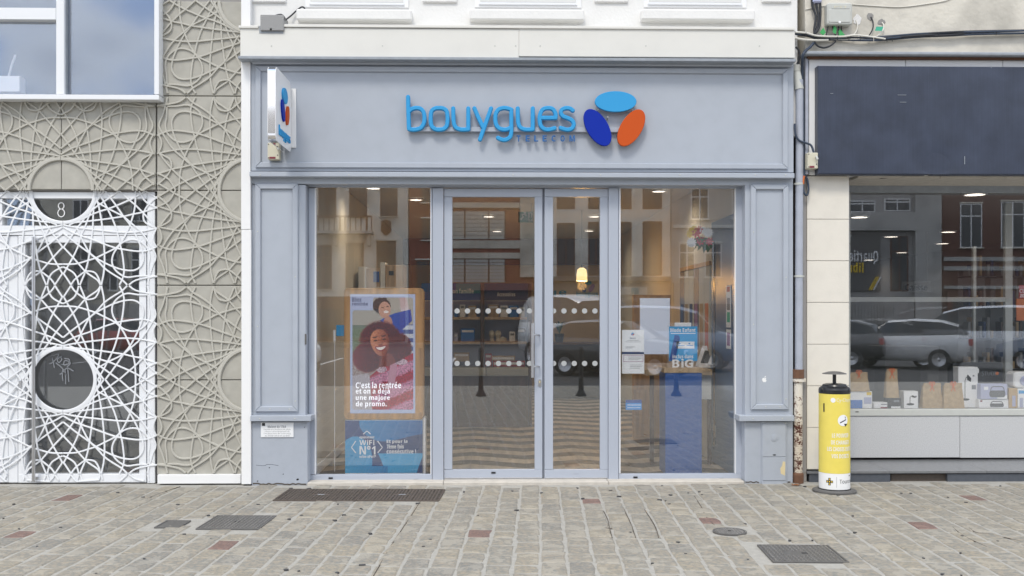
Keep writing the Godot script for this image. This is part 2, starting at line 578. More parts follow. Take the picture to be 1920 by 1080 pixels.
	M("box_lilac", 0.42, 0.44, 0.60, 0.5)
	M("poster_orange", 0.55, 0.14, 0.03, 0.6)
	M("leaf_green", 0.05, 0.12, 0.03, 0.6)
	M("petal_red", 0.55, 0.02, 0.06, 0.6)
	M("petal_white", 0.80, 0.80, 0.80, 0.6)
	M("petal_yellow", 0.80, 0.55, 0.03, 0.6)
	M("gum", 0.06, 0.06, 0.062, 0.8)
	M("joint_dirt", 0.085, 0.07, 0.055, 0.95)
	M("asphalt", 0.055, 0.055, 0.057, 0.85, soft, 0.6, grain, 0.4)
	M("far_ground", 0.20, 0.19, 0.175, 0.9, soft, 0.3)
	M("facade_cream", 0.62, 0.58, 0.49, 0.85, wall, 0.12)
	M("facade_white", 0.78, 0.75, 0.67, 0.85, wall, 0.12)
	M("facade_grey", 0.46, 0.45, 0.43, 0.85, wall, 0.12)
	M("facade_stone", 0.34, 0.33, 0.32, 0.85, wall, 0.12)
	M("brick_red", 0.27, 0.085, 0.055, 0.85, soft, 0.6)
	M("brick_dark", 0.15, 0.07, 0.052, 0.85, soft, 0.6)
	M("far_glass", 0.035, 0.04, 0.045, 0.12)
	M("far_frame_brown", 0.12, 0.05, 0.03, 0.6)
	M("far_frame_white", 0.70, 0.70, 0.70, 0.5)
	M("shutter", 0.45, 0.45, 0.42, 0.7)
	M("shop_dark", 0.13, 0.125, 0.12, 0.5)
	M("slate", 0.06, 0.065, 0.075, 0.6)
	M("banner_yellow", 0.75, 0.52, 0.03, 0.6)
	M("tyre", 0.018, 0.018, 0.018, 0.8)
	M("lamp_red", 0.40, 0.015, 0.015, 0.2)
	M("lamp_clear", 0.65, 0.66, 0.68, 0.1)
	M("bollard_black", 0.02, 0.02, 0.022, 0.45)
	for c in [["car_white", 0.72, 0.72, 0.72], ["car_black", 0.012, 0.012, 0.014], ["car_silver", 0.60, 0.62, 0.65], ["car_blue", 0.16, 0.20, 0.27], ["car_grey", 0.07, 0.075, 0.08], ["car_red", 0.40, 0.05, 0.03]]:
		var m := M(c[0], c[1], c[2], c[3], 0.3)
		m.clearcoat_enabled = true; m.clearcoat = 1.0; m.clearcoat_roughness = 0.03
	var g := StandardMaterial3D.new()
	g.resource_name = "glass"
	g.transparency = BaseMaterial3D.TRANSPARENCY_ALPHA
	g.albedo_color = Color(0.85, 0.9, 0.88, 0.004)
	g.roughness = 0.0
	g.metallic_specular = 0.5
	mats.glass = g
	# thin metal coating of the insulating glass
	var one := Image.create(2, 2, false, Image.FORMAT_RGBA8)
	one.fill(Color.WHITE)
	var co := StandardMaterial3D.new()
	co.resource_name = "glass_coating"
	co.transparency = BaseMaterial3D.TRANSPARENCY_ALPHA
	co.albedo_color = Color(0.93, 0.96, 1.0, 0.15)
	co.albedo_texture = ImageTexture.create_from_image(one)
	co.metallic = 1.0
	co.roughness = 0.0
	mats.glass_coating = co
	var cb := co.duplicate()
	cb.resource_name = "sky_tint_glass_coating"
	cb.albedo_color = Color(0.72, 0.82, 0.97, 0.22)  # blue of the reflected sky is put into this coating colour
	mats.sky_tint_coating = cb
	var ac := StandardMaterial3D.new()
	ac.resource_name = "acrylic"
	ac.transparency = BaseMaterial3D.TRANSPARENCY_ALPHA
	ac.albedo_color = Color(0.95, 0.97, 1.0, 0.06)
	ac.roughness = 0.05
	mats.acrylic = ac
	glow("downlight_glow", 1.0, 0.90, 0.76, 4.0)
	glow("pendant_glow", 1.0, 0.72, 0.30, 1.1)
	glow("screen_blue", 0.42, 0.55, 0.78, 0.42)

# ---------------------------------------------------------------- camera, sky, sun
func make_world() -> void:
	var cam := Camera3D.new()
	cam.name = "camera"
	cam.projection = Camera3D.PROJECTION_FRUSTUM
	cam.near = 0.1
	cam.far = 600.0
	cam.size = 2.0 * 540.0 / F * cam.near
	cam.frustum_offset = Vector2(0.0, (CV - 540.0) / F * cam.near)
	cam.position = Vector3(0, CAM_Y, CAM_Z)
	cam.rotation.y = yaw
	add_child(cam)
	cam.current = true
	var env := Environment.new()
	env.background_mode = Environment.BG_SKY
	env.tonemap_mode = Environment.TONE_MAPPER_LINEAR
	env.tonemap_exposure = 1.24
	env.background_energy_multiplier = 1.25
	env.sdfgi_enabled = true
	env.ssao_enabled = true
	env.ssil_enabled = true
	var sky := Sky.new()
	var pm := PanoramaSkyMaterial.new()
	pm.panorama = sky_panorama()
	sky.sky_material = pm
	env.sky = sky
	var we := WorldEnvironment.new()
	we.name = "world_environment"
	we.environment = env
	add_child(we)
	var sun := DirectionalLight3D.new()
	sun.name = "sun"
	sun.light_energy = 0.5
	sun.light_angular_distance = 14.0
	sun.light_color = Color(1.0, 0.97, 0.92)
	sun.shadow_enabled = true
	add_child(sun)
	sun.look_at_from_position(Vector3(-1.6, 7.0, 5.0), Vector3.ZERO)

func sky_panorama() -> Texture2D:
	var n := FastNoiseLite.new()
	n.noise_type = FastNoiseLite.TYPE_SIMPLEX_SMOOTH
	n.frequency = 2.2; n.fractal_octaves = 5; n.seed = 21
	var w := 768
	var h := 384
	var im := Image.create(w, h, false, Image.FORMAT_RGBF)
	for y in h:
		var el := (0.5 - (y + 0.5) / h) * PI
		for x in w:
			var az := (x + 0.5) / w * TAU
			var d := Vector3(cos(el) * sin(az), sin(el), cos(el) * cos(az))
			var q := d / maxf(0.35, d.y + 0.35)
			var k := n.get_noise_3d(q.x * 1.3, d.y * 1.2, q.z * 1.3)
			var c := smoothstep(-0.30, 0.16, k)
			var blue := Color(0.55, 0.70, 0.96)
			var cloud := Color(1.10, 1.10, 1.10).lerp(Color(0.82, 0.84, 0.88), smoothstep(0.05, 0.5, k))
			var s := blue.lerp(cloud, c)
			if d.y < 0.0: s = Color(0.5, 0.5, 0.5)
			im.set_pixel(x, y, s)
	return ImageTexture.create_from_image(im)

# ---------------------------------------------------------------- paving
var stone_shapes: Array = []
func stone_shape(seed_: int) -> Array:
	# ring of 8 outline points of a unit stone with wobbling edges: [outer, inner]
	var r := RandomNumberGenerator.new()
	r.seed = 700 + seed_
	var outer := []
	for p in [[-0.5, -0.5], [0.0, -0.5], [0.5, -0.5], [0.5, 0.0], [0.5, 0.5], [0.0, 0.5], [-0.5, 0.5], [-0.5, 0.0]]:
		outer.append(Vector2(p[0] + r.randf_range(-0.055, 0.03) * signf(p[0]), p[1] + r.randf_range(-0.045, 0.015) * signf(p[1])))
	if r.randf() < 0.4:   # a broken corner
		var c := r.randi_range(0, 3) * 2
		outer[c] *= r.randf_range(0.82, 0.92)
	return outer

func stone_into(b: MB, outer: Array, w: float, l: float, tilt: Vector2) -> void:
	var k := outer.size()
	var top := []
	var rim := []
	var low := []
	for p in outer:
		var q := Vector2(p.x * w, p.y * l)
		var i := q - Vector2(signf(q.x) * minf(0.011, absf(q.x)), signf(q.y) * minf(0.011, absf(q.y)))
		top.append(Vector3(i.x, i.x * tilt.x + i.y * tilt.y, i.y))
		rim.append(Vector3(q.x, -0.006, q.y))
		low.append(Vector3(q.x, -0.03, q.y))
	var mid := Vector3(0, 0.0015, 0)
	for i in k:
		var j := (i + 1) % k
		b.tri(mid, top[j], top[i])
		b.quad(top[i], top[j], rim[j], rim[i])
		b.quad(rim[i], rim[j], low[j], low[i])

var covers := []   # [centre, half width, half depth] in paving axes
const PHI := 0.0497
func pave_axes(p: float, q: float) -> Vector3:
	# p across the rows, q towards the street, both from the point below the camera
	return Vector3(p * cos(PHI) - q * sin(PHI), 0, CAM_Z + p * sin(PHI) + q * cos(PHI))

func ground_point(u: float, v: float) -> Vector3:
	var a := (u - CU) / F
	var t := CAM_Y * F / (v - CV)
	return Vector3(t * (a * cos(yaw) - sin(yaw)), 0, CAM_Z + t * (-a * sin(yaw) - cos(yaw)))

func to_pave(w: Vector3) -> Vector2:
	var d := w - Vector3(0, 0, CAM_Z)
	return Vector2(d.x * cos(PHI) + d.z * sin(PHI), -d.x * sin(PHI) + d.z * cos(PHI))

func screen_of(w: Vector3) -> Vector3:
	var d := w - Vector3(0, CAM_Y, CAM_Z)
	var depth := -d.x * sin(yaw) - d.z * cos(yaw)
	var side := d.x * cos(yaw) - d.z * sin(yaw)
	return Vector3(CU + F * side / depth, CV - F * d.y / depth, depth)

func make_ground() -> void:
	var b := MB.new()
	b.box(Vector3(-260, -0.4, -200), Vector3(260, -0.06, 260))
	structure("ground", b.mesh(), mats.far_ground)
	b = MB.new()
	b.box(Vector3(-60, -0.3, 12.6), Vector3(60, -0.05, 45.0))
	structure("road", b.mesh(), mats.asphalt)
	for k in 9:   # bay lines of the car park on the square
		var m := MB.new()
		m.box(Vector3(-14 + k * 4.2, -0.06, 23.0), Vector3(-13.88 + k * 4.2, -0.046, 28.0))
		structure("road_marking", m.mesh(), mats.white_paint)
	b = MB.new()
	b.box(Vector3(-14, -0.2, -0.6), Vector3(14, -0.006, 12.6))
	var pav := structure("pavement", b.mesh(), mats.mortar)
	# covers first, so that stones make room
	for c in [[445, 979.5, 0.235, 0.245, 0], [1503, 1038, 0.242, 0.235, 0], [1368, 997, 0.125, 0.125, 0], [602, 928, 0.352, 0.275, 0], [754, 928, 0.352, 0.275, 0], [324, 983, 0.095, 0.125, 0]]:
		covers.append([to_pave(ground_point(c[0], c[1])), c[2], c[3]])
	rng.seed = 77
	for i in 14:
		stone_shapes.append(stone_shape(i))
	var reds := []
	for r in [[905, 996], [1107, 934], [1323, 979], [1823, 928], [1759, 990], [445, 1013], [125, 929], [8, 1007]]:
		reds.append(to_pave(ground_point(r[0], r[1])))
	var list := []
	var pitch := 0.1735
	for col in range(-62, 62):
		var p := (col + 0.5) * pitch
		var q := -10.0 + rng.randf_range(0.0, 0.3)
		while q < 3.3:
			var l := rng.randf_range(0.19, 0.33)
			var c := Vector2(p, q + l / 2.0)
			var w := pitch - rng.randf_range(0.008, 0.021)
			var at := pave_axes(c.x, c.y)
			q += l
			var tint: int = [0, 0, 0, 1, 1, 2, 2, 3, 4, 4][rng.randi_range(0, 9)]
			var shape := rng.randi_range(0, 13)
			var tilt := Vector2(rng.randf_range(-0.02, 0.02), rng.randf_range(-0.012, 0.012))
			var lift := rng.randf_range(-0.0025, 0.002)
			if at.z < 0.14 or at.z > 12.4 or absf(at.x) > 11.0:
				continue
			if at.z > 3.9 and absf(at.x) > 5.0:
				continue
			var under := false
			for k in covers:
				var d: Vector2 = (c - k[0]).abs()
				if d.x < k[1] + w * 0.12 and d.y < k[2] + l * 0.12: under = true
			if under:
				continue
			for r in reds:
				var d: Vector2 = (c - r).abs()
				if d.x < pitch * 0.5 and d.y < l * 0.5: tint = 5
			list.append({"at": at, "w": w, "l": l - rng.randf_range(0.006, 0.012), "tint": tint, "shape": shape, "tilt": tilt, "lift": lift})
	# the 300 that show largest are stones of their own
	var seen := []
	for s in list:
		var sc := screen_of(s.at)
		s.size = 0.0
		if sc.z > 1.0 and sc.x > -20 and sc.x < 1940 and sc.y < 1092 and s.at.z < 4.0:
			s.size = s.w * s.l / pow(sc.z, 3)
			seen.append(s)
	seen.sort_custom(func(a, b2): return a.size > b2.size)
	var own := {}
	for i in mini(300, seen.size()): own[seen[i]] = true
	var rest := []
	for i in 6: rest.append(MB.new())
	var shared := {}
	for s in list:
		if own.has(s):
			var lk: int = int(round(s.l * 50.0))
			var key := "%d_%d" % [s.shape, lk]
			if not shared.has(key):
				var m := MB.new()
				stone_into(m, stone_shapes[s.shape], 0.158, lk / 50.0, Vector2(0, 0))
				shared[key] = m.mesh()
			var o := part(pav, "paving_stone", shared[key], mats["sett%d" % s.tint])
			var bs := Basis(Vector3.UP, -PHI) * Basis.from_scale(Vector3(s.w / 0.158, 1, s.l / (lk / 50.0)))
			bs = Basis(Vector3(0, 0, 1), s.tilt.x) * Basis(Vector3(1, 0, 0), s.tilt.y) * bs
			o.transform = Transform3D(bs, s.at + Vector3(0, s.lift, 0))
		else:
			var m: MB = rest[s.tint]
			m.T = Transform3D(Basis(Vector3.UP, -PHI), s.at + Vector3(0, s.lift, 0))
			stone_into(m, stone_shapes[s.shape], s.w, s.l, s.tilt)
	var joined := ArrayMesh.new()
	var o := MeshInstance3D.new()
	o.name = "distant_paving_stones"
	for i in 6:
		if rest[i].v.size():
			rest[i].add_to(joined)
			joined.surface_set_material(joined.get_surface_count() - 1, mats["sett%d" % i])
	o.mesh = joined
	o.set_meta("kind", "stuff")
	pav.add_child(o)
	# trodden-in gum and grit, far too small to pick apart
	rng.seed = 404
	var gum := MB.new()
	var flat := Transform3D(Basis(Vector3(1, 0, 0), Vector3(0, 0, -1), Vector3(0, 1, 0)), Vector3.ZERO)
	gum.T = flat
	for i in 150:
		var g := Vector2(rng.randf_range(-5.0, 5.0), -rng.randf_range(0.2, 4.0))
		var gr := rng.randf_range(0.006, 0.017)
		gum.prism(ellipse(g.x, g.y, gr * rng.randf_range(1.0, 1.6), gr, rng.randf() * PI, 9), -0.01, 0.0045)
	var spots := part(pav, "gum_spots", gum.mesh(), mats.gum)
	spots.set_meta("kind", "stuff")
	# opened joints
	for l in [[[788, 940], [772, 965], [745, 1005], [722, 1042], [700, 1080]], [[1132, 958], [1140, 975], [1143, 990], [1148, 1008]], [[1170, 955], [1180, 975], [1186, 990], [1192, 1008]], [[1208, 955], [1220, 972], [1230, 990], [1235, 1008]], [[1302, 930], [1318, 955], [1322, 966], [1340, 985]], [[1136, 990], [1152, 991], [1183, 989]], [[1812, 985], [1830, 998], [1860, 1002], [1915, 1015]], [[1786, 988], [1808, 1005], [1850, 1025]], [[275, 935], [300, 925], [338, 912]]]:
		var q := []
		for p in l:
			var w := ground_point(p[0], p[1])
			q.append(Vector2(w.x, -w.z))
		var m := MB.new()
		m.T = flat
		m.ribbon(smooth_line(q, 4), 0.005, -0.004, 0.0055)
		part(pav, "open_joint", m.mesh(), mats.joint_dirt)

# ---------------------------------------------------------------- openwork tile
# One square tile of the openwork pattern: the ring is centred on the lower left corner, 1 = tile side.
# Lines were drawn from the panel over the door, in units of 1/1011 from the corner (57, 1034).
var tile_lines := []
func make_tile() -> void:
	var raw := [
		[[57, 425], [130, 525], [210, 640], [330, 800], [430, 950], [490, 1034]],
		[[57, 135], [110, 230], [165, 330], [215, 440], [250, 560], [290, 650], [330, 760], [380, 870], [430, 970], [458, 1034]],
		[[235, 23], [262, 90], [290, 160], [320, 270], [340, 390], [355, 500], [370, 620], [375, 740], [382, 860], [395, 960], [405, 1034]],
		[[462, 23], [475, 80], [490, 160], [497, 280], [495, 400], [487, 500], [475, 620], [460, 740], [435, 870], [410, 960], [392, 1034]],
		[[655, 23], [685, 80], [705, 160], [700, 260], [685, 370], [665, 450], [640, 560], [600, 690], [550, 800], [500, 900], [425, 1034]],
		[[1068, 113], [960, 120], [850, 118], [740, 105], [660, 140], [600, 200], [577, 270], [590, 350], [640, 430], [690, 480], [770, 510], [850, 505], [920, 460], [965, 400], [980, 320], [966, 220], [966, 23]],
		[[57, 580], [130, 520], [220, 450], [330, 370], [410, 310], [500, 260], [600, 215], [700, 185], [800, 178], [870, 210], [910, 280], [905, 370], [880, 450], [830, 560], [770, 670], [700, 760], [620, 880], [505, 1034]],
		[[57, 430], [150, 330], [220, 250], [290, 170], [340, 130], [420, 75], [455, 23]],
		[[57, 245], [140, 245], [220, 255], [320, 285], [410, 315], [500, 360], [600, 410], [650, 450], [700, 520], [740, 600], [780, 700], [810, 800], [825, 900], [830, 1034]],
		[[57, 645], [150, 590], [250, 550], [370, 510], [500, 460], [620, 420], [700, 405], [800, 390], [900, 385], [980, 400], [1068, 440]],
		[[57, 668], [200, 640], [360, 620], [500, 605], [650, 590], [800, 590], [920, 605], [1068, 636]],
		[[57, 690], [250, 700], [380, 715], [500, 730], [600, 745], [700, 760], [800, 785], [900, 805], [1068, 862]],
		[[120, 668], [260, 730], [350, 775], [450, 815], [560, 850], [680, 900], [800, 955], [890, 1005], [930, 1034]],
		[[190, 690], [300, 770], [400, 855], [500, 925], [650, 1034]],
		[[425, 908], [560, 832], [690, 765], [780, 690], [900, 580], [1000, 430], [1047, 330], [1012, 230], [985, 140], [955, 23]],
		[[180, 655], [215, 610], [250, 530], [330, 380], [410, 300], [500, 200], [600, 130], [680, 80], [740, 23]],
		[[655, 1034], [760, 940], [830, 880], [910, 800], [980, 720], [1050, 625]],
		[[1058, 628], [940, 690], [912, 750], [922, 815], [970, 890], [1064, 975]],
		[[868, 1034], [920, 940], [980, 890], [1068, 848]],
		[[935, 1034], [1064, 955]],
		[[1052, 430], [1020, 500], [1024, 560], [1052, 630]],
		[[57, 215], [110, 190], [170, 150], [205, 90], [222, 23]],
		[[140, 23], [180, 80], [240, 130], [290, 165], [340, 170], [400, 150], [440, 80], [452, 23]],
		[[760, 23], [830, 72], [960, 102], [1068, 116]],
		[[57, 150], [100, 85], [140, 23]],
	]
	for l in raw:
		var pts := []
		for p in l:
			pts.append(Vector2((p[0] - 57.0) / 1011.0, (1034.0 - p[1]) / 1011.0))
		tile_lines.append(smooth_line(pts, 3))
	var arc := PackedVector2Array()
	for i in 15:
		arc.append(Vector2(cos(PI / 2 * i / 14.0), sin(PI / 2 * i / 14.0)) * 0.337)
	tile_lines.append(arc)

var tile_cache := {}
# strips of one tile; mx, my mirror it; side in metres; keep only s,t within the window
func tile_strips(parent: Node, called: String, material: Material, corner: Vector3, side: float, mx: bool, my: bool, low := 0.0, flat := false) -> void:
	var key := "%s%s%.3f%.3f%s" % [mx, my, side, low, flat]
	if not tile_cache.has(key):
		var set_ := []
		var i := 0
		for l in tile_lines:
			var q := PackedVector2Array()
			for p in l:
				if p.y >= low:
					q.append(Vector2(p.x * (-1.0 if mx else 1.0), p.y * (-1.0 if my else 1.0)) * side)
			i += 1
			if q.size() < 2:
				continue
			var b := MB.new()
			b.ribbon(q, (0.0152 if flat else 0.0172) if i < tile_lines.size() else 0.032, 0.0, 0.0045 + 0.00015 * i if flat else 0.0125 + 0.00035 * i)
			set_.append(b.mesh())
		tile_cache[key] = set_
	for m in tile_cache[key]:
		var o := part(parent, called, m, material)
		o.position += corner

# ---------------------------------------------------------------- building with the openwork cladding
func make_clad_building() -> void:
	var side := X(293.0) - X(115.0)
	var t := thing("clad_building", "pale building clad in relief panels of interlaced curves, with white openwork door", "building", Vector3(X(115), 0, 0))
	var x_in := X(-140)
	var x_out := X(470) - 0.002
	# closed shell: ground floor hall behind the door, room behind the upper window
	block(t, "wall", mats.room_dark, Vector3(X(293) + 0.004, -0.02, -3.0), Vector3(x_out, 6.4, -0.034))
	block(t, "wall", mats.room_dark, Vector3(x_in - 1.5, -0.02, -3.2), Vector3(x_out, 6.4, -3.002))
	block(t, "wall", mats.room_dark, Vector3(x_in - 1.5, -0.02, -2.998), Vector3(x_in - 1.3, 6.4, 0.0))
	block(t, "lintel", mats.room_dark, Vector3(x_in - 1.3, Y(100, 358), -2.998), Vector3(X(293), Y(100, 188), -0.034))
	block(t, "roof_slab", mats.zinc, Vector3(x_in - 1.5, 6.402, -3.2), Vector3(x_out, 6.6, 0.1))
	block(t, "hall_floor", mats.floor_grey, Vector3(x_in - 1.3, -0.02, -2.998), Vector3(X(293), 0.03, -0.16))
	# relief panels: a column of five beside the shop, two over the door
	var rows := [[2.0, 180.0, true], [180.0, 357.0, false], [357.0, 535.0, true], [535.0, 712.5, false], [712.5, 890.0, true]]
	for r in rows:
		var y1 := Y(380, r[0]) - 0.004
		var y0 := Y(380, r[1]) + 0.004
		var b := MB.new()
		b.box(Vector3(X(293) + 0.008, y0, -0.03), Vector3(x_out - 0.01, y1, 0.0), 0.004)
		var pnl := part(t, "relief_panel", b.mesh(), mats.clad_panel)
		var cy: float = y1 + 0.004 if r[2] else y0 - 0.004
		tile_strips(pnl, "relief_strip", mats.clad_strip, Vector3(X(293) + side, cy, 0.0), side - 0.012, true, r[2])
	for s in [false, true]:
		var b := MB.new()
		var xa := X(115) + (0.003 if not s else -side + 0.006)
		var xb := X(115) + (side - 0.006 if not s else -0.003)
		b.box(Vector3(xa, Y(115, 357) + 0.01, -0.03), Vector3(xb, Y(115, 180) - 0.004, 0.0), 0.004)
		var pnl := part(t, "relief_panel", b.mesh(), mats.clad_panel)
		tile_strips(pnl, "relief_strip", mats.clad_strip, Vector3(X(115) + (0.002 if not s else -0.002), Y(115, 357), 0.0), side - 0.012, s, false)
	plate(t, "plinth", mats.white_paint, 295, 890, 451, 907, -0.03, 0.045)
	plate(t, "corner_strip", mats.white_paint, 452, -140, 469.5, 430, -0.03, 0.10)
	plate(t, "corner_strip", mats.white_paint, 452.5, 430.5, 470.5, 908, -0.03, 0.097)
	# upper window: aluminium frame standing proud of the panels
	var w := plate(t, "window", mats.white_lacquer, -150, 177, 298, 186, -0.03, 0.13)
	w.name = "window"
	plate(w, "frame", mats.white_lacquer, 289, -140, 298, 176.6, -0.03, 0.12)
	plate(w, "mullion", mats.white_lacquer, 105, -140, 120, 176.6, -0.03, 0.10)
	plate(w, "transom", mats.white_lacquer, -150, 14, 104.6, 36, -0.03, 0.098)
	plate(w, "glazing_bead", mats.zinc, 120.5, -140, 123, 176.4, -0.02, 0.07)
	pane(w, 123, -140, 289, 177, 0.03, true, "sky_tint_coating")
	pane(w, -150, 36, 105, 177, 0.03, true, "sky_tint_coating")
	pane(w, -150, -140, 105, 14, 0.03, true, "sky_tint_coating")
	block(w, "added_dark_sheet", mats.slate, Vector3(x_in - 1.3, Y(100, 186), -0.5), Vector3(X(293), 6.39, -0.48))  # dark sheet added behind the panes so the reflected sky dominates
	# things on the sill inside the office
	var pot := thing("plant_pot", "small white square pot behind the upper office window", "pot", P(22, 178, -0.25))
	var m := MB.new()
	m.box(P(7, 177.5, -0.3) + Vector3(0, 0.0, 0), P(37, 142, -0.18), 0.006)
	part(pot, "pot", m.mesh(), mats.sign_white)
	m = MB.new()
	m.tube([P(16, 144, -0.24), P(22, 122, -0.24), P(29, 103, -0.24)], 0.011, 6)
	part(pot, "stick", m.mesh(), mats.sign_white)
	# ---- door
	var d := plate(t, "door", mats.white_lacquer, 276, 360, 290.5, 906, -0.16, -0.04)
	plate(d, "door_frame", mats.white_lacquer, -150, 360, 275.6, 372, -0.16, -0.042)
	plate(d, "door_frame", mats.white_lacquer, -150, 423, 275.6, 441, -0.16, -0.042)
	plate(d, "door_frame", mats.white_lacquer, -150, 372.5, 4, 422.5, -0.16, -0.044)
	pane(d, 4, 372, 276, 423, -0.085)
	frame(d, "leaf_frame", mats.white_lacquer, 34, 442, 274, 905, 13, -0.13, -0.045)
	plate(d, "side_leaf", mats.white_lacquer, -150, 442, 15, 905, -0.13, -0.048)
	plate(d, "jamb", mats.white_lacquer, 15.6, 442, 33.4, 905, -0.13, -0.055)
	plate(d, "threshold_bar", mats.white_lacquer, 34.5, 889, 273.5, 904, -0.128, -0.043)
	pane(d, 46, 454, 263, 890, -0.085)
	m = MB.new()
	for e in [[386.0, 5.2, 6.0], [399.3, 6.2, 7.2]]:
		m.ribbon(ellipse(X(114.5, -0.08), Y(114.5, e[0], -0.08), e[1] * 0.005, e[2] * 0.005, 0.0, 28), 0.0085, -0.0842, 0.003, true)
	part(d, "house_number", m.mesh(), mats.sign_white)
	for k in [[357.0, true, 0.0], [712.5, false, 0.0], [712.5, true, 0.0], [1068.0, false, 0.925]]:
		for s in [false, true]:
			tile_strips(d, "lattice_strip", mats.white_lacquer, Vector3(X(115) + (0.002 if not s else -0.002), Y(115, k[0]), -0.0395), side + 0.001, s, k[1], k[2], true)
	m = MB.new()
	m.tube([P(63, 444, 0.03), P(63, 902, 0.03)], 0.016, 12)
	part(d, "handle_bar", m.mesh(), mats.steel)
	for v in [449.0, 896.0]:
		m = MB.new()
		m.tube([P(63, v, -0.04), P(63, v, 0.03)], 0.011, 8)
		m.box(P(61, v - 3, -0.04), P(71, v + 3, -0.03), 0.002)
		part(d, "handle_bracket", m.mesh(), mats.steel)
	plate(d, "lock", mats.steel, 34.5, 713, 40, 727, -0.045, -0.03, 0.004)
	m = MB.new()
	for l in [[[86, 671], [98, 667], [110, 664], [106, 672], [98, 680], [92, 682]], [[98, 670], [100, 680], [102, 690]], [[112, 668], [116, 674], [110, 680], [108, 673], [116, 668]], [[120, 672], [130, 674], [128, 682], [120, 684], [122, 676], [132, 680], [126, 688]], [[104, 680], [112, 686], [120, 694], [124, 704]], [[118, 692], [117, 704], [118, 714]], [[122, 694], [123, 706], [123, 720]], [[127, 692], [128, 702], [129, 716]], [[112, 702], [118, 698], [126, 690], [138, 696]]]:
		var q := []
		for p in l: q.append(Vector2(X(p[0], -0.084), Y(p[0], p[1], -0.084)))
		m = MB.new()
		m.ribbon(smooth_line(q, 4), 0.010, -0.0845, 0.001)
		part(d, "scrawl", m.mesh(), mats.grey_print)

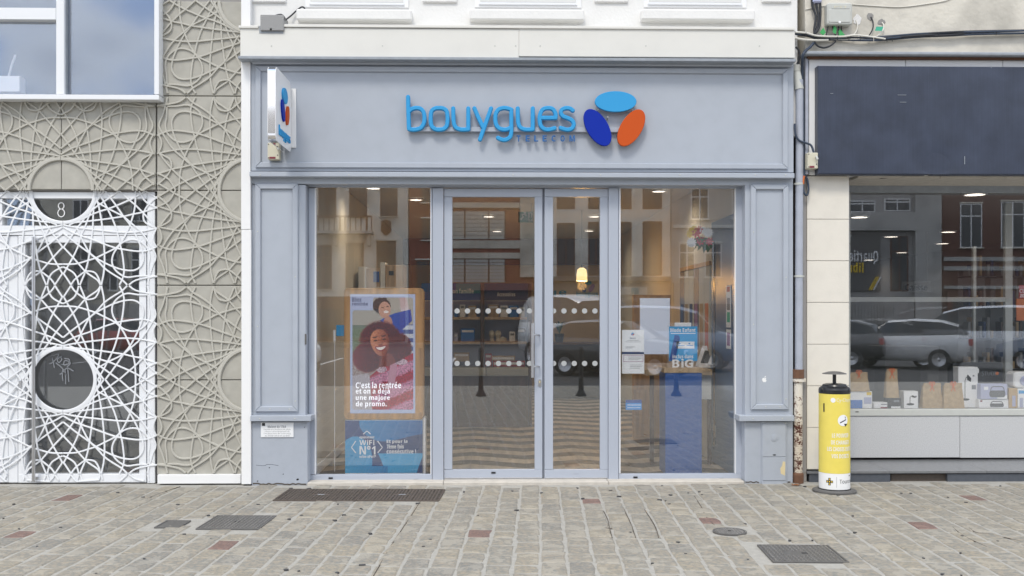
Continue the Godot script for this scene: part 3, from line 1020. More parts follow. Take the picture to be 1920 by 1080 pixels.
# ---------------------------------------------------------------- blue-grey shop: shell and front
func make_shop() -> Node3D:
	var xl := X(584, -0.1)
	var xr := X(1391, -0.1)
	var t := thing("shop_building", "blue-grey panelled shopfront under a white rendered upper floor", "building", Vector3(X(970), 0, 0))
	var back := -12.0
	# shell
	block(t, "wall", mats.room_cream, Vector3(X(471) + 0.0, -0.02, back), Vector3(xl, 3.04, -0.12))
	block(t, "wall", mats.room_cream, Vector3(xr, -0.02, back), Vector3(X(1489), 3.04, -0.12))
	block(t, "wall", mats.room_warm, Vector3(X(471), -0.02, back - 0.2), Vector3(X(1489), 3.04, back - 0.002))
	block(t, "ceiling", mats.ceiling, Vector3(X(471), 3.042, back - 0.2), Vector3(X(1489), 3.25, -0.14))
	block(t, "upper_wall", mats.render_white, Vector3(X(470) + 0.004, 3.252, -0.5), Vector3(X(1494), 6.4, 0.02))
	block(t, "upper_wall", mats.room_dark, Vector3(X(470) + 0.004, 3.252, -12.2), Vector3(X(1494), 6.38, -0.51))
	block(t, "roof_slab", mats.slate, Vector3(X(470), 6.402, -12.2), Vector3(X(1496), 6.6, 0.1))
	# upper floor windows: only the bottom rail and the sill show
	for s in [[555.0, 772.0, 572.0, 766.0], [880.0, 1096.0, 890.0, 1090.0], [1203.0, 1416.0, 1207.0, 1400.0]]:
		var w := plate(t, "window", mats.white_paint, s[2], -120, s[3], 14, 0.0, 0.035)
		plate(w, "pane", mats.shelf_white, s[2] + 10, -120, s[3] - 10, 4, 0.034, 0.038, 0.0)
		plate(w, "bottom_rail", mats.white_lacquer, s[2] + 8, 5, s[3] - 8, 9, 0.033, 0.05)
		plate(t, "sill", mats.render_white, s[0], 17, s[1], 37, 0.0, 0.115, 0.012)
		plate(w, "sill_board", mats.render_white, s[0] + 8, 37.5, s[1] - 8, 42, 0.0, 0.05, 0.01)
	for s in [[468.0, 536.0], [792.0, 857.0], [1115.0, 1178.0], [1429.0, 1484.0]]:
		plate(t, "quoin", mats.render_white, s[0], -100, s[1], 4, 0.0, 0.045, 0.008)
	# cream band with its drip strips
	var z := 0.20
	plate(t, "band_panel", mats.band_cream, 450.5, 53, 972.95, 107, -0.02, z)
	plate(t, "band_panel", mats.band_cream, 973.2, 53, 1490.5, 107, -0.02, z)
	plate(t, "drip_strip", mats.band_cream, 447, 47.5, 484, 52.5, -0.02, z + 0.015)
	plate(t, "drip_strip", mats.band_cream, 532, 48, 1490, 53.2, -0.02, z + 0.015)
	plate(t, "cornice", mats.zinc, 446, 107.5, 1492.5, 113, -0.02, z + 0.03)
	for u in [509.0, 717.0, 928.0, 967.0, 1013.0, 1211.0, 1424.0]:
		screw(t, u, 86.0, z)
	# fascia
	plate(t, "fascia_board", mats.paint, 470.5, 113.3, 1488, 322, -0.02, 0.085)
	plate(t, "fascia_soffit_moulding", mats.paint, 471, 113.4, 1487.5, 122, 0.086, 0.125, 0.01)
	mouldings(t, "fascia_moulding", mats.paint, 478.5, 125.5, 1478, 315.5, 10, 0.086, 0.108)
	plate(t, "lower_moulding", mats.paint, 467.5, 323, 1490, 332.5, -0.02, 0.135, 0.005)
	plate(t, "lintel", mats.paint, 471, 333, 1487, 346, -0.12, 0.055)
	for u in [488.0, 654.0, 962.0, 1126.0, 1275.0, 1416.0, 1473.0]:
		screw(t, u, 328.0, 0.135)
	# pilasters
	for s in [[472.0, 573.0, 478.0, 558.5, 344.0, 772.0], [1397.0, 1487.0, 1408.0, 1479.0, 345.0, 768.0]]:
		var left: bool = s[0] < 900.0
		plate(t, "pilaster", mats.paint, s[0], 346.3, s[1], 779, -0.13, 0.055)
		mouldings(t, "pilaster_moulding", mats.paint, s[2], s[4], s[3], s[5], 10, 0.056, 0.08)
		for p in [[s[2] + 5.0, s[4] + 90.0], [s[3] - 5.0, s[4] + 175.0], [s[2] + 5.0, s[5] - 160.0], [s[3] - 5.0, s[5] - 20.0], [s[2] + 28.0, s[5] - 5.0], [s[3] - 16.0, s[5] - 5.0]]:
			screw(t, p[0], p[1], 0.08)
		plate(t, "pilaster_cap", mats.paint, 469.0 if left else 1386.5, 779.3, 583.0 if left else 1489.5, 790, -0.06, 0.125, 0.004)
		plate(t, "pilaster_base", mats.paint_old, s[0] - 0.5, 790.3, s[1] + (4.0 if left else 0.0), 911.5 if left else 909.0, -0.13, 0.07, 0.006)
		for u in [s[0] + 15.0, s[1] - 20.0]:
			screw(t, u, 785.0, 0.125)
	var rev := plate(t, "hinge_plate", mats.cast_iron, 571.5, 626, 574.5, 646, 0.054, 0.062, 0.001)
	rev.name = "hinge_plate"
	# small meter hatch in the right-hand base
	var h := plate(t, "meter_hatch", mats.paint_old, 1428, 790.8, 1475.5, 908.5, 0.068, 0.086, 0.004)
	plate(h, "hatch_door", mats.paint_old, 1430, 794, 1473.5, 856.5, 0.086, 0.093, 0.003)
	plate(h, "hatch_door", mats.paint_old, 1430, 857.5, 1473.5, 901, 0.086, 0.093, 0.003)
	var b := MB.new()
	for e in [[7.0, 0.0935, 0.096], [4.2, 0.096, 0.100]]:
		b.prism(ellipse(X(1452, 0.093), Y(1452, 821, 0.093), e[0] * 0.005, e[0] * 0.005, 0.0, 24), e[1] - 0.003, e[2], 0.001)
	part(h, "hatch_lock", b.mesh(), mats.paint_old)
	b = MB.new()
	b.prism(PackedVector2Array([Vector2(X(1464, .093), Y(1464, 888, .093)), Vector2(X(1472, .093), Y(1464, 892, .093)), Vector2(X(1472.5, .093), Y(1464, 866, .093)), Vector2(X(1468, .093), Y(1464, 865, .093)), Vector2(X(1466, .093), Y(1464, 874, .093)), Vector2(X(1463, .093), Y(1464, 878, .093))]), 0.0925, 0.0937)
	part(h, "paint_chip", b.mesh(), mats.chip_cream)
	b = MB.new()
	b.prism(ellipse(X(1452, .093), Y(1452, 853, .093), 0.017, 0.006, 0.0, 12), 0.0925, 0.094)
	part(h, "keyhole", b.mesh(), mats.hole)
	# flaked patches and a crack low on the left base
	b = MB.new()
	for c in [[558, 899, 2.2], [505, 877, 1.1], [483, 902, 1.3], [571, 801, 0.9], [531, 889, 1.0]]:
		b.prism(ellipse(X(c[0], .07), Y(c[0], c[1], .07), c[2] * 0.006, c[2] * 0.004, 0.4, 9), 0.0692, 0.0706)
	part(t, "flake", b.mesh(), mats.hole)
	b = MB.new()
	var q := []
	for p in [[480, 872], [488, 873], [497, 873], [500, 871], [510, 871], [522, 873]]: q.append(Vector2(X(p[0], .07), Y(p[0], p[1], .07)))
	b.ribbon(smooth_line(q, 3), 0.003, 0.0698, 0.0006)
	part(t, "crack", b.mesh(), mats.hole)
	rng.seed = 88
	for s in [[474.0, 576.0, 0.075], [1398.0, 1428.0, 0.072], [1477.0, 1487.0, 0.072]]:
		var line := []
		var u: float = s[0]
		while u < s[1]:
			line.append(Vector2(X(u, s[2]), 0.002 + rng.randf_range(0.0, 0.012)))
			u += 5.0
		b = MB.new()
		if line.size() > 1: b.ribbon(smooth_line(line, 2), 0.011, s[2] - 0.006, 0.0065)
		if line.size() > 1: part(t, "broken_edge", b.mesh(), mats.joint_dirt)
	# apple-shaped sticker on the right pilaster
	b = MB.new()
	var ap := []
	for p in [[1433.4, 709.2], [1431.5, 708.3], [1429.6, 709.3], [1429.0, 712.0], [1429.8, 714.8], [1431.5, 716.8], [1433.3, 716.2], [1435.0, 716.9], [1436.8, 715.0], [1437.4, 713.4], [1436.2, 712.2], [1436.1, 710.6], [1437.0, 709.3], [1435.4, 708.4]]:
		ap.append(Vector2(X(p[0], .056), Y(p[0], p[1], .056)))
	ap.reverse()
	b.prism(PackedVector2Array(ap), 0.0552, 0.0562)
	b.prism(ellipse(X(1434.6, .056), Y(1434.6, 706.6, .056), 0.009, 0.004, 0.9, 10), 0.0552, 0.0562)
	part(t, "sticker", b.mesh(), mats.sign_white)
	# threshold stones
	for s in [[576.0, 831.0], [831.6, 1141.0], [1141.6, 1396.0]]:
		var um: float = (s[0] + s[1]) / 2.0
		block(t, "threshold_stone", mats.threshold, Vector3(X(s[0], 0.1), -0.05, -0.25), Vector3(X(s[1], 0.1), 0.022 + 0.001 * (um / 1000.0), 0.10), 0.006)
	# glazed front, set back
	var zf := -0.06
	var zb := -0.115
	plate(t, "head_rail", mats.frame_paint, 573.5, 346.4, 1396.5, 352, zb, zf - 0.004)
	for s in [[578.0, 347.5, 810.5, 903.0, 592.0, 807.0, 348.5, 890.0], [1160.0, 347.5, 1392.0, 902.5, 1163.5, 1378.5, 348.5, 888.5]]:
		var w := plate(t, "window", mats.frame_paint, s[0], s[7], s[1 + 1], s[3], zb, zf)
		plate(w, "frame", mats.frame_paint, s[0], 352.3, s[4], s[7] - 0.3, zb, zf)
		plate(w, "frame", mats.frame_paint, s[5], 352.3, s[2], s[7] - 0.3, zb, zf)
		plate(w, "glazing_bead", mats.white_lacquer, s[4] - 2.0, 353, s[4], s[7] - 0.5, zb, zf + 0.002, 0.001)
		plate(w, "glazing_bead", mats.white_lacquer, s[5], 353, s[5] + 1.5, s[7] - 0.5, zb, zf + 0.002, 0.001)
		pane(w, s[4], 349, s[5], s[7], -0.08)
		for u in [s[4] + 28.0, s[5] - 28.0]:
			plate(w, "drain_cap", mats.black_plastic if u < s[4] + 60.0 else mats.frame_paint, u - 4, s[7] + 5, u + 4, s[7] + 8, zf, zf + 0.004, 0.0)
	plate(t, "mullion", mats.frame_paint, 811, 352.4, 831.5, 905, zb, zf + 0.012)
	plate(t, "mullion", mats.frame_paint, 1141, 352.4, 1159.6, 905, zb, zf + 0.012)
	plate(t, "meeting_stile", mats.frame_paint, 1014, 353, 1024, 899, zb - 0.03, zb - 0.001)
	# door leaves
	for s in [[832.5, 1017.0, 848.0, 1002.5], [1021.0, 1140.3, 1037.0, 1125.0]]:
		var d := plate(t, "door", mats.frame_paint, s[0], 880.5, s[1], 900, zb, zf - 0.006)
		d.name = "door"
		plate(d, "leaf_frame", mats.frame_paint, s[0], 353.5, s[1], 369, zb, zf - 0.006)
		plate(d, "leaf_frame", mats.frame_paint, s[0], 369.3, s[2], 880.2, zb, zf - 0.006)
		plate(d, "leaf_frame", mats.frame_paint, s[3], 369.3, s[1], 880.2, zb, zf - 0.006)
		plate(d, "bottom_seal", mats.steel, s[0] + 1, 895.5, s[1] - 1, 897.5, zb, zf, 0.001)
		pane(d, s[2], 369, s[3], 880.5, -0.085)
		plate(d, "drain_cap", mats.black_plastic if s[0] < 900.0 else mats.frame_paint, (s[2] + s[3]) / 2 - 4, 885, (s[2] + s[3]) / 2 + 4, 888, zf - 0.006, zf - 0.001, 0.0)
		for v in [583.0, 681.5]:
			var k := 0
			while true:
				var u: float = (857.0 if s[0] < 900.0 else 1038.0) + k * 19.4
				k += 1
				if u > s[3] - 4.0: break
				var dot := MB.new()
				var poly := PackedVector2Array()
				for p in ellipse(u, v, 5.0, 5.0, 0.0, 20):
					poly.append(Vector2(X(clampf(p.x, s[2] + 0.4, s[3]), -0.08), Y(u, v, -0.08) + (p.y - v) * 0.005))
				dot.prism(poly, -0.0845, -0.0835)
				part(d, "dot", dot.mesh(), mats.dot_white)
		if s[0] < 900.0:
			b = MB.new()
			b.tube([P(998.5, 606, 0.02), P(998.5, 708, 0.02)], 0.0125, 14)
			part(d, "handle", b.mesh(), mats.steel)
			for v in [628.0, 687.0]:
				b = MB.new()
				b.tube([P(1011, v, -0.075), P(1010, v, -0.01), P(999, v, 0.02)], 0.008, 8)
				part(d, "handle_bracket", b.mesh(), mats.steel)
			b = MB.new()
			b.prism(round_rect(X(1009, -.06), Y(1012, 725, -.06), X(1015, -.06), Y(1012, 711, -.06), 0.012), -0.066, -0.055, 0.002)
			part(d, "lock", b.mesh(), mats.steel)
			b = MB.new()
			b.prism(ellipse(X(1012, -.055), Y(1012, 716, -.055), 0.007, 0.009, 0.0, 12), -0.0555, -0.054)
			part(d, "keyhole", b.mesh(), mats.chip_cream)
	return t

func screw(parent: Node, u: float, v: float, z: float) -> void:
	var b := MB.new()
	b.prism(ellipse(X(u, z), Y(u, v, z), 0.0065, 0.0065, 0.0, 10), z - 0.001, z + 0.003, 0.001)
	part(parent, "screw", b.mesh(), mats.box_grey)

# ---------------------------------------------------------------- signs
# rounded sign letters drawn as strokes, in quarter pixels from (750, 160)
const STROKES := {
	"b": [[[60, 86], [61, 150], [63, 220], [67, 326]], [[67, 326], [90, 331], [120, 330], [155, 318], [179, 283], [183, 240], [176, 200], [152, 174], [118, 169], [88, 177], [64, 196]]],
	"o": [[[293, 169], [325, 173], [350, 195], [357, 250], [350, 302], [325, 326], [293, 331], [261, 326], [236, 302], [229, 250], [236, 195], [261, 173], [293, 169]]],
	"u": [[[399, 172], [400, 225], [403, 278], [418, 314], [450, 329], [480, 331], [512, 329]], [[512, 172], [512, 250], [512, 327]]],
	"y": [[[558, 172], [590, 245], [622, 312]], [[683, 172], [645, 278], [600, 405]]],
	"g": [[[836, 182], [806, 171], [775, 169], [740, 180], [719, 212], [715, 250], [721, 292], [744, 321], [780, 331], [812, 326], [834, 312]], [[835, 184], [835, 260], [835, 345], [826, 386], [792, 407], [760, 405], [735, 393]]],
	"v": [[[883, 172], [884, 225], [887, 278], [902, 314], [934, 329], [964, 331], [996, 329]], [[996, 172], [996, 250], [996, 327]]],
	"e": [[[1168, 243], [1167, 212], [1146, 177], [1108, 169], [1070, 181], [1050, 222], [1048, 262], [1057, 304], [1084, 327], [1120, 331], [1160, 321]], [[1052, 243], [1110, 243], [1168, 243]]],
	"s": [[[1297, 188], [1274, 172], [1242, 170], [1214, 183], [1208, 208], [1225, 232], [1262, 246], [1294, 266], [1304, 294], [1290, 322], [1255, 332], [1205, 319]]],
}

func wordmark(parent: Node, called: String, material: Material, f: Callable, w: float, z0: float, h: float, T := Transform3D()) -> void:
	for key in STROKES:
		var b := MB.new()
		b.T = T
		var i := 0
		for st in STROKES[key]:
			var pts := []
			for p in st: pts.append(f.call(p))
			if pts[0].distance_to(pts[pts.size() - 1]) < 1e-6:
				var ring := PackedVector2Array()
				var n := pts.size() - 1
				for a in n:
					for k in 4: ring.append(pts[a].cubic_interpolate(pts[(a + 1) % n], pts[(a + n - 1) % n], pts[(a + 2) % n], k / 4.0))
				b.ribbon(ring, w, z0, h, true)
			else:
				b.ribbon(smooth_line(pts, 4), w, z0, h - 0.0006 * i, false, true)
			i += 1
		part(parent, called, b.mesh(), material)

func make_signs() -> void:
	# fascia sign: letters and three ovals on a rail
	var z := 0.155
	var f := func(p: Array) -> Vector2:
		var u: float = 750.0 + p[0] / 4.0
		return Vector2(X(u, z), Y(u, 160.0 + p[1] / 4.0, z))
	var t := thing("fascia_sign", "large bright blue rounded lettering with three coloured ovals on the fascia", "sign", P(985, 247, 0.09))
	plate(t, "rail", mats.paint, 767, 238.5, 1163, 247, 0.086, 0.125, 0.003)
	wordmark(t, "letter", mats.sky_blue, f, 0.0385, z - 0.028, 0.034)
	var c := [889, 957, 1021, 1084, 1152, 1219, 1291]
	var word := "TELECOM"
	for i in 7:
		var hw := 20.0 if i == 6 else 15.0
		letters(t, "small_letter", word[i], mats.letter_blue, 750 + (c[i] - hw) / 4.0, 254, 750 + (c[i] + hw) / 4.0, 265.3, 0.135, 0.02)
	var px := 0.00492 / 4.0 * 0.985
	for o in [[1617, 123, 159, 79, 0.0, "sky_blue"], [1481, 317, 156, 82, -1.03, "deep_blue"], [1734, 319, 156, 82, 1.03, "orange"]]:
		var q: Vector2 = f.call(o)
		var b := MB.new()
		b.prism(ellipse(q.x, q.y, o[2] * px, o[3] * px, o[4], 56), z - 0.02, z + 0.012, 0.003)
		part(t, "oval", b.mesh(), mats[o[5]])
	for p in [[1487, 195, 1500, 165], [1742, 195, 1728, 165], [1560, 250, 1555, 240]]:
		var q: Vector2 = f.call(p)
		var b := MB.new()
		b.tube([Vector3(q.x, q.y, 0.086), Vector3(q.x, q.y + 0.02, z - 0.015)], 0.006, 6)
		part(t, "bracket", b.mesh(), mats.box_grey)
	# projecting sign: white box with polished edge, standing out from the fascia
	var x0 := X(501.5, 0.76)
	var x1 := X(517.0, 0.76)
	var yt := Y(510, 124, 0.76)
	var yb := Y(510, 262, 0.76)
	t = thing("projecting_sign", "white square projecting sign with polished metal edge and three coloured ovals", "sign", Vector3(x0, yb, 0.1))
	var turn := Transform3D(Basis(Vector3(0, 0, -1), Vector3(0, 1, 0), Vector3(1, 0, 0)), Vector3.ZERO)   # local x -> -z, local z -> +x
	var b := MB.new()
	b.T = turn
	var edge := round_rect(-0.76, yb, -0.108, yt, 0.055)
	b.prism(edge, x0 + 0.003, x1 - 0.003)
	part(t, "edge_band", b.mesh(), mats.chrome)
	for s in [[x1 - 0.003, x1], [x0, x0 + 0.003]]:
		b = MB.new()
		b.T = turn
		b.prism(round_rect(-0.763, yb - 0.003, -0.105, yt + 0.003, 0.056), s[0], s[1])
		part(t, "face", b.mesh(), mats.sign_white)
	var side := yt - yb
	var g := func(a: float, c2: float) -> Vector2: return Vector2(-0.76 + a * 0.65, yt - c2 * side)
	for o in [[0.52, 0.29, 0.16, 0.105, 0.0, "sky_blue"], [0.40, 0.52, 0.155, 0.085, -1.1, "deep_blue"], [0.70, 0.53, 0.145, 0.085, 1.2, "orange"]]:
		var q: Vector2 = g.call(o[0], o[1])
		b = MB.new()
		b.T = turn
		b.prism(ellipse(q.x, q.y, o[2] * 0.61 * 1.05, o[3] * side * 1.05, o[4], 36), x1, x1 + 0.016, 0.002)
		part(t, "oval", b.mesh(), mats[o[5]])
	wordmark(t, "letter", mats.sky_blue, func(p: Array) -> Vector2: return g.call(0.17 + (p[0] - 45.0) / 1275.0 * 0.72, 0.765 + (p[1] - 86.0) / 320.0 * 0.165), 0.0108, x1, 0.013, turn)
	b = MB.new()
	b.box(Vector3(x0 + 0.01, Y(553, 277, 0.1), 0.086), Vector3(x1 + 0.045, Y(553, 166, 0.1), 0.100), 0.003)
	b.box(Vector3(x0 + 0.02, Y(553, 270, 0.1), 0.1002), Vector3(x1 - 0.012, Y(553, 175, 0.1), 0.112), 0.0)
	part(t, "wall_bracket", b.mesh(), mats.sign_white)
	# emergency switch boxes
	switch_box("cream switch box with red label below the projecting sign", 501.5, 267.5, 523.5, 299, 0.086)
	switch_box("cream switch box with red label beside the dark fascia", 1514.5, 286, 1534, 316, 0.052)
	# plaque
	t = thing("plaque", "small white historical plaque on the left pilaster base", "plaque", P(519, 820, 0.07))
	plate(t, "plate", mats.paper, 489, 792, 550.5, 820, 0.071, 0.079, 0.002)
	plate(t, "emblem", mats.black_print, 491.2, 793.2, 497, 798.5, 0.079, 0.0796, 0.0)
	letters(t, "lettering", "Maison de 1764", mats.grey_print, 502, 797.5, 536, 802.5, 0.079, 0.0008)
	var lines := ["Façade aux fenêtres en plein", "cintre, caractéristique de", "l'architecture de Tourcoing", "au XVIIIe siècle et au-delà"]
	for i in 4:
		letters(t, "lettering", lines[i], mats.grey_print, 494.5 + (i % 2) * 2, 803.8 + i * 3.8, 545.0 - (i % 2) * 2, 807.0 + i * 3.8, 0.079, 0.0006, font_serif)
	# notices stuck inside the right-hand pane
	t = thing("door_notice", "white paper notices with opening hours stuck on the glass beside the door", "notice", P(1187, 700, -0.13))
	var zn := -0.113
	plate(t, "sheet", mats.paper, 1166, 618.5, 1207.5, 659.5, zn - 0.001, zn, 0.0)
	plate(t, "sheet", mats.paper, 1166, 664.5, 1208, 700.5, zn - 0.001, zn, 0.0)
	plate(t, "strip", mats.navy_print, 1166, 660, 1207.5, 664, zn - 0.001, zn, 0.0)
	frame(t, "rule", mats.mauve_print, 1169, 666, 1206, 678.5, 0.8, zn, zn + 0.0006, 0.0)
	letters(t, "lettering", "Ouvert", mats.navy_print, 1181, 632.5, 1192, 635.5, zn, 0.0006)
	letters(t, "lettering", "10:00 - 12:00 - 14:00 - 19:00", mats.grey_print, 1173, 640, 1201, 642, zn, 0.0006)
	var b2 := MB.new()
	for r in [[1176, 638, 1198, 638.7], [1173, 650, 1190, 650.8], [1173, 652, 1186, 652.8], [1178, 669, 1203, 669.7], [1178, 671.5, 1203, 672.2], [1178, 674, 1198, 674.7], [1181, 684, 1203, 684.7], [1181, 687, 1203, 687.7], [1181, 690, 1200, 690.7]]:
		b2.prism(rect(X(r[0], zn), Y(r[0], r[3], zn), X(r[2], zn), Y(r[0], r[1], zn)), zn, zn + 0.0005)
	part(t, "text_lines", b2.mesh(), mats.grey_print)
	var q2: Vector3 = P(1186.5, 626, zn)
	for o in [[0.0, 0.006, 0.011, 0.006, 0.0, "sky_blue"], [-0.008, -0.006, 0.010, 0.0055, -1.03, "deep_blue"], [0.008, -0.006, 0.010, 0.0055, 1.03, "orange"]]:
		b2 = MB.new()
		b2.prism(ellipse(q2.x + o[0], q2.y + o[1], o[2], o[3], o[4], 16), zn, zn + 0.0006)
		part(t, "oval", b2.mesh(), mats[o[5]])
	t = thing("camera_sticker", "small bright blue video protection sticker low on the right window", "sticker", P(1188, 768, zn))
	plate(t, "sheet", mats.sticker_blue, 1173, 749.5, 1203, 768.5, zn - 0.001, zn, 0.0)
	plate(t, "band", mats.sticker_navy, 1173, 749.5, 1203, 755.5, zn, zn + 0.0005, 0.0)
	letters(t, "lettering", "vidéoprotection", mats.paper, 1176, 757.5, 1202, 761.5, zn, 0.0008)
	plate(t, "band", mats.paper, 1176, 764, 1201, 764.9, zn, zn + 0.0005, 0.0)

func switch_box(label: String, u0: float, v0: float, u1: float, v1: float, z: float) -> void:
	var t := thing("switch_box", label, "electrical box", P((u0 + u1) / 2, v1, z))
	plate(t, "case", mats.box_cream, u0, v0, u1, v1, z, z + 0.085, 0.006)
	plate(t, "label_strip", mats.red_label, u0 + 3.5, v1 - 5, u1 - 7, v1 - 1.5, z + 0.085, z + 0.087, 0.0)
	var b := MB.new()
	b.tube([P(u1 - 3.5, v0 + 9, z + 0.08), P(u1 - 3, v0 + 8, z + 0.115), P(u1 - 1.0, v0 + 13, z + 0.118)], 0.011, 8)
	part(t, "lever", b.mesh(), mats.box_grey)
	b = MB.new()
	for p in [[u0 + 2, v0 + 3], [u0 + 2, v1 - 3], [u1 - 3, v1 - 8]]:
		b.prism(ellipse(X(p[0], z + .085), Y(p[0], p[1], z + .085), 0.006, 0.006, 0.0, 8), z + 0.084, z + 0.0865)
	part(t, "screws", b.mesh(), mats.cast_iron)

# ---------------------------------------------------------------- inside the blue-grey shop
func lamp_spot(at: Vector3, r: float, energy: float, angle := 80.0) -> void:
	var l := SpotLight3D.new()
	l.name = numbered("downlight_beam")
	l.light_color = Color(1.0, 0.93, 0.83)
	l.light_energy = energy
	l.light_size = r
	l.spot_angle = angle
	l.spot_range = 30.0
	l.spot_attenuation = 2.0
	l.shadow_enabled = true
	add_child(l)
	l.position = at
	l.rotation.x = -PI / 2

func downlight(label: String, group: String, at: Vector3, r: float, energy: float) -> void:
	var t := thing("downlight", label, "light", at, group)
	var b := MB.new()
	b.lathe(at, [[r * 1.25, 0.0], [r * 1.25, -0.02], [r, -0.022], [r, -0.004]], 20)
	part(t, "trim_ring", b.mesh(), mats.sign_white)
	b = MB.new()
	b.lathe(at, [[0.0, -0.006], [r, -0.006]], 20)
	part(t, "light_disc", b.mesh(), mats.downlight_glow)
	lamp_spot(at + Vector3(0, -0.03, 0), r, energy)

# a point on the ceiling (height y) seen at a photo pixel
func ceiling_point(u: float, v: float, y: float) -> Vector3:
	var a := (u - CU) / F
	var t := (y - CAM_Y) * F / (CV - v)
	return Vector3(t * (a * cos(yaw) - sin(yaw)), y, CAM_Z + t * (-a * sin(yaw) - cos(yaw)))

func paint_screen() -> Texture2D:
	# poster picture in thirds of a pixel from (640, 530): two smiling people, the front one with curly hair and a striped shirt
	var n := FastNoiseLite.new(); n.frequency = 0.055; n.fractal_octaves = 3; n.seed = 4
	var e := func(x: float, y: float, cx: float, cy: float, rx: float, ry: float) -> float:
		return pow((x - cx) / rx, 2) + pow((y - cy) / ry, 2)
	var inr := func(x: float, y: float, x0: float, y0: float, x1: float, y1: float, r: float) -> bool:
		if x < x0 or x > x1 or y < y0 or y > y1: return false
		var dx := maxf(maxf(x0 + r - x, x - (x1 - r)), 0.0)
		var dy := maxf(maxf(y0 + r - y, y - (y1 - r)), 0.0)
		return dx * dx + dy * dy <= r * r
	var torso := PackedVector2Array([Vector2(160, 530), Vector2(215, 478), Vector2(262, 470), Vector2(330, 440), Vector2(420, 385), Vector2(420, 730), Vector2(175, 730)])
	var jersey := PackedVector2Array([Vector2(216, 212), Vector2(262, 188), Vector2(300, 172), Vector2(390, 150), Vector2(398, 215), Vector2(345, 262), Vector2(352, 300), Vector2(240, 262)])
	var arm := PackedVector2Array([Vector2(326, 83), Vector2(366, 83), Vector2(392, 190), Vector2(352, 205), Vector2(334, 150)])
	var bag := PackedVector2Array([Vector2(60, 525), Vector2(150, 510), Vector2(185, 600), Vector2(190, 730), Vector2(60, 730)])
	var draw := func(px: int, py: int) -> Color:
		var x := 50.0 + px * 1.6
		var y := 65.0 + py * 1.6
		var k := n.get_noise_2d(x * 1.6, y * 1.6)
		var c := Color8(186, 198, 230)
		var card: bool = inr.call(x, y, 62, 155, 405, 716, 14)
		var card2: bool = inr.call(x, y, 178, 83, 405, 300, 14)
		if not (card or card2):
			return c
		c = Color8(180, 174, 162) if y < 240 else Color8(160, 160, 152)
		if y > 238 and y < 256: c = Color8(122, 132, 116)
		if y >= 256 and x < 170: c = Color8(96, 112, 74).lerp(Color8(150, 160, 140), 0.5 + k)
		if x > 345 and y > 235: c = Color8(205, 208, 216) if int(y / 24.0) % 2 == 0 else Color8(70, 92, 150)
		if y > 400 and x < 175: c = Color8(128, 104, 96).lerp(Color8(196, 186, 182), 0.5 + k)
		var v2 := Vector2(x, y)
		if Geometry2D.is_point_in_polygon(v2, arm): c = Color8(206, 178, 176).lerp(Color8(226, 226, 236), smoothstep(120, 190, y))
		if Geometry2D.is_point_in_polygon(v2, jersey): c = Color8(48, 84, 196).lerp(Color8(36, 58, 140), 0.5 + k)
		if e.call(x, y, 262, 232, 26, 44) < 1.0: c = Color8(196, 142, 120)
		if e.call(x, y, 226 + 8 * k, 128, 50, 46 + 14 * k) < 1.0: c = Color8(82, 56, 44).lerp(Color8(40, 26, 22), 0.5 + k)
		if e.call(x, y, 243, 152, 34, 46) < 1.0:
			c = Color8(222, 172, 146).lerp(Color8(188, 132, 108), 0.4 + k * 0.6)
			if e.call(x, y, 252, 164, 14, 7) < 1.0: c = Color8(240, 232, 226)
			if e.call(x, y, 232, 140, 7, 3) < 1.0 or e.call(x, y, 260, 134, 7, 3) < 1.0: c = Color8(60, 40, 36)
		if Geometry2D.is_point_in_polygon(v2, bag): c = Color8(204, 198, 202).lerp(Color8(168, 160, 166), 0.5 + k)
		# hair: a mass of curls with lit and red-tinted strands
		var n2 := n.get_noise_2d(x * 4.2 + 300.0, y * 4.2)
		var curl := 0.42 * k + 0.30 * n2
		var hair := minf(e.call(x, y, 222, 322, 116, 104), minf(e.call(x, y, 148, 420, 84, 84), e.call(x, y, 326, 372, 70, 88)))
		var hair_on := 1.0 - smoothstep(0.92, 1.10, hair - curl * 0.6)
		var hc := Color8(26, 10, 12).lerp(Color8(168, 58, 48), clampf(0.28 + n2 * 2.2 + k * 0.8, 0.0, 1.0))
		if x < 165: hc = hc.lerp(Color8(150, 44, 46), clampf((165.0 - x) / 150.0 + k * 0.4, 0.0, 0.6))
		c = c.lerp(hc, hair_on)
		# neck and striped knitted shirt
		var neck: float = e.call(x, y, 258, 452, 46, 56)
		c = c.lerp(Color8(150, 76, 54).lerp(Color8(104, 44, 34), 0.5 + k), 1.0 - smoothstep(0.9, 1.08, neck))
		if Geometry2D.is_point_in_polygon(v2, torso):
			var s := fmod(y + 0.42 * (x - 200.0) + 16.0 * k + 400.0, 108.0)
			var red := smoothstep(0.0, 6.0, s) * (1.0 - smoothstep(52.0, 58.0, s))
			c = Color8(230, 152, 186).lerp(Color8(190, 8, 46), red)
			c = c.darkened(clampf(0.12 + k * 0.8 + n2 * 0.3, 0.0, 0.5))
			if absf(x - 292 + (y - 480) * 0.12) < 20 and y < 590: c = Color8(196, 140, 160)
			if e.call(x, y, 226, 488, 30, 20) < 1.0 or e.call(x, y, 334, 446, 38, 18) < 1.0: c = Color8(226, 196, 210).darkened(clampf(0.1 + k, 0.0, 0.3))
		# face, leaning to one side
		var ft := Vector2(x - 218, y - 338).rotated(0.16)
		var f := pow(ft.x / (53.0 - 0.10 * ft.y), 2) + pow(ft.y / 78.0, 2)
		var lit := clampf(0.55 - ft.x * 0.008 - ft.y * 0.002 + k * 0.35, 0.0, 1.0)
		var skin := Color8(122, 52, 40).lerp(Color8(222, 146, 100), lit)
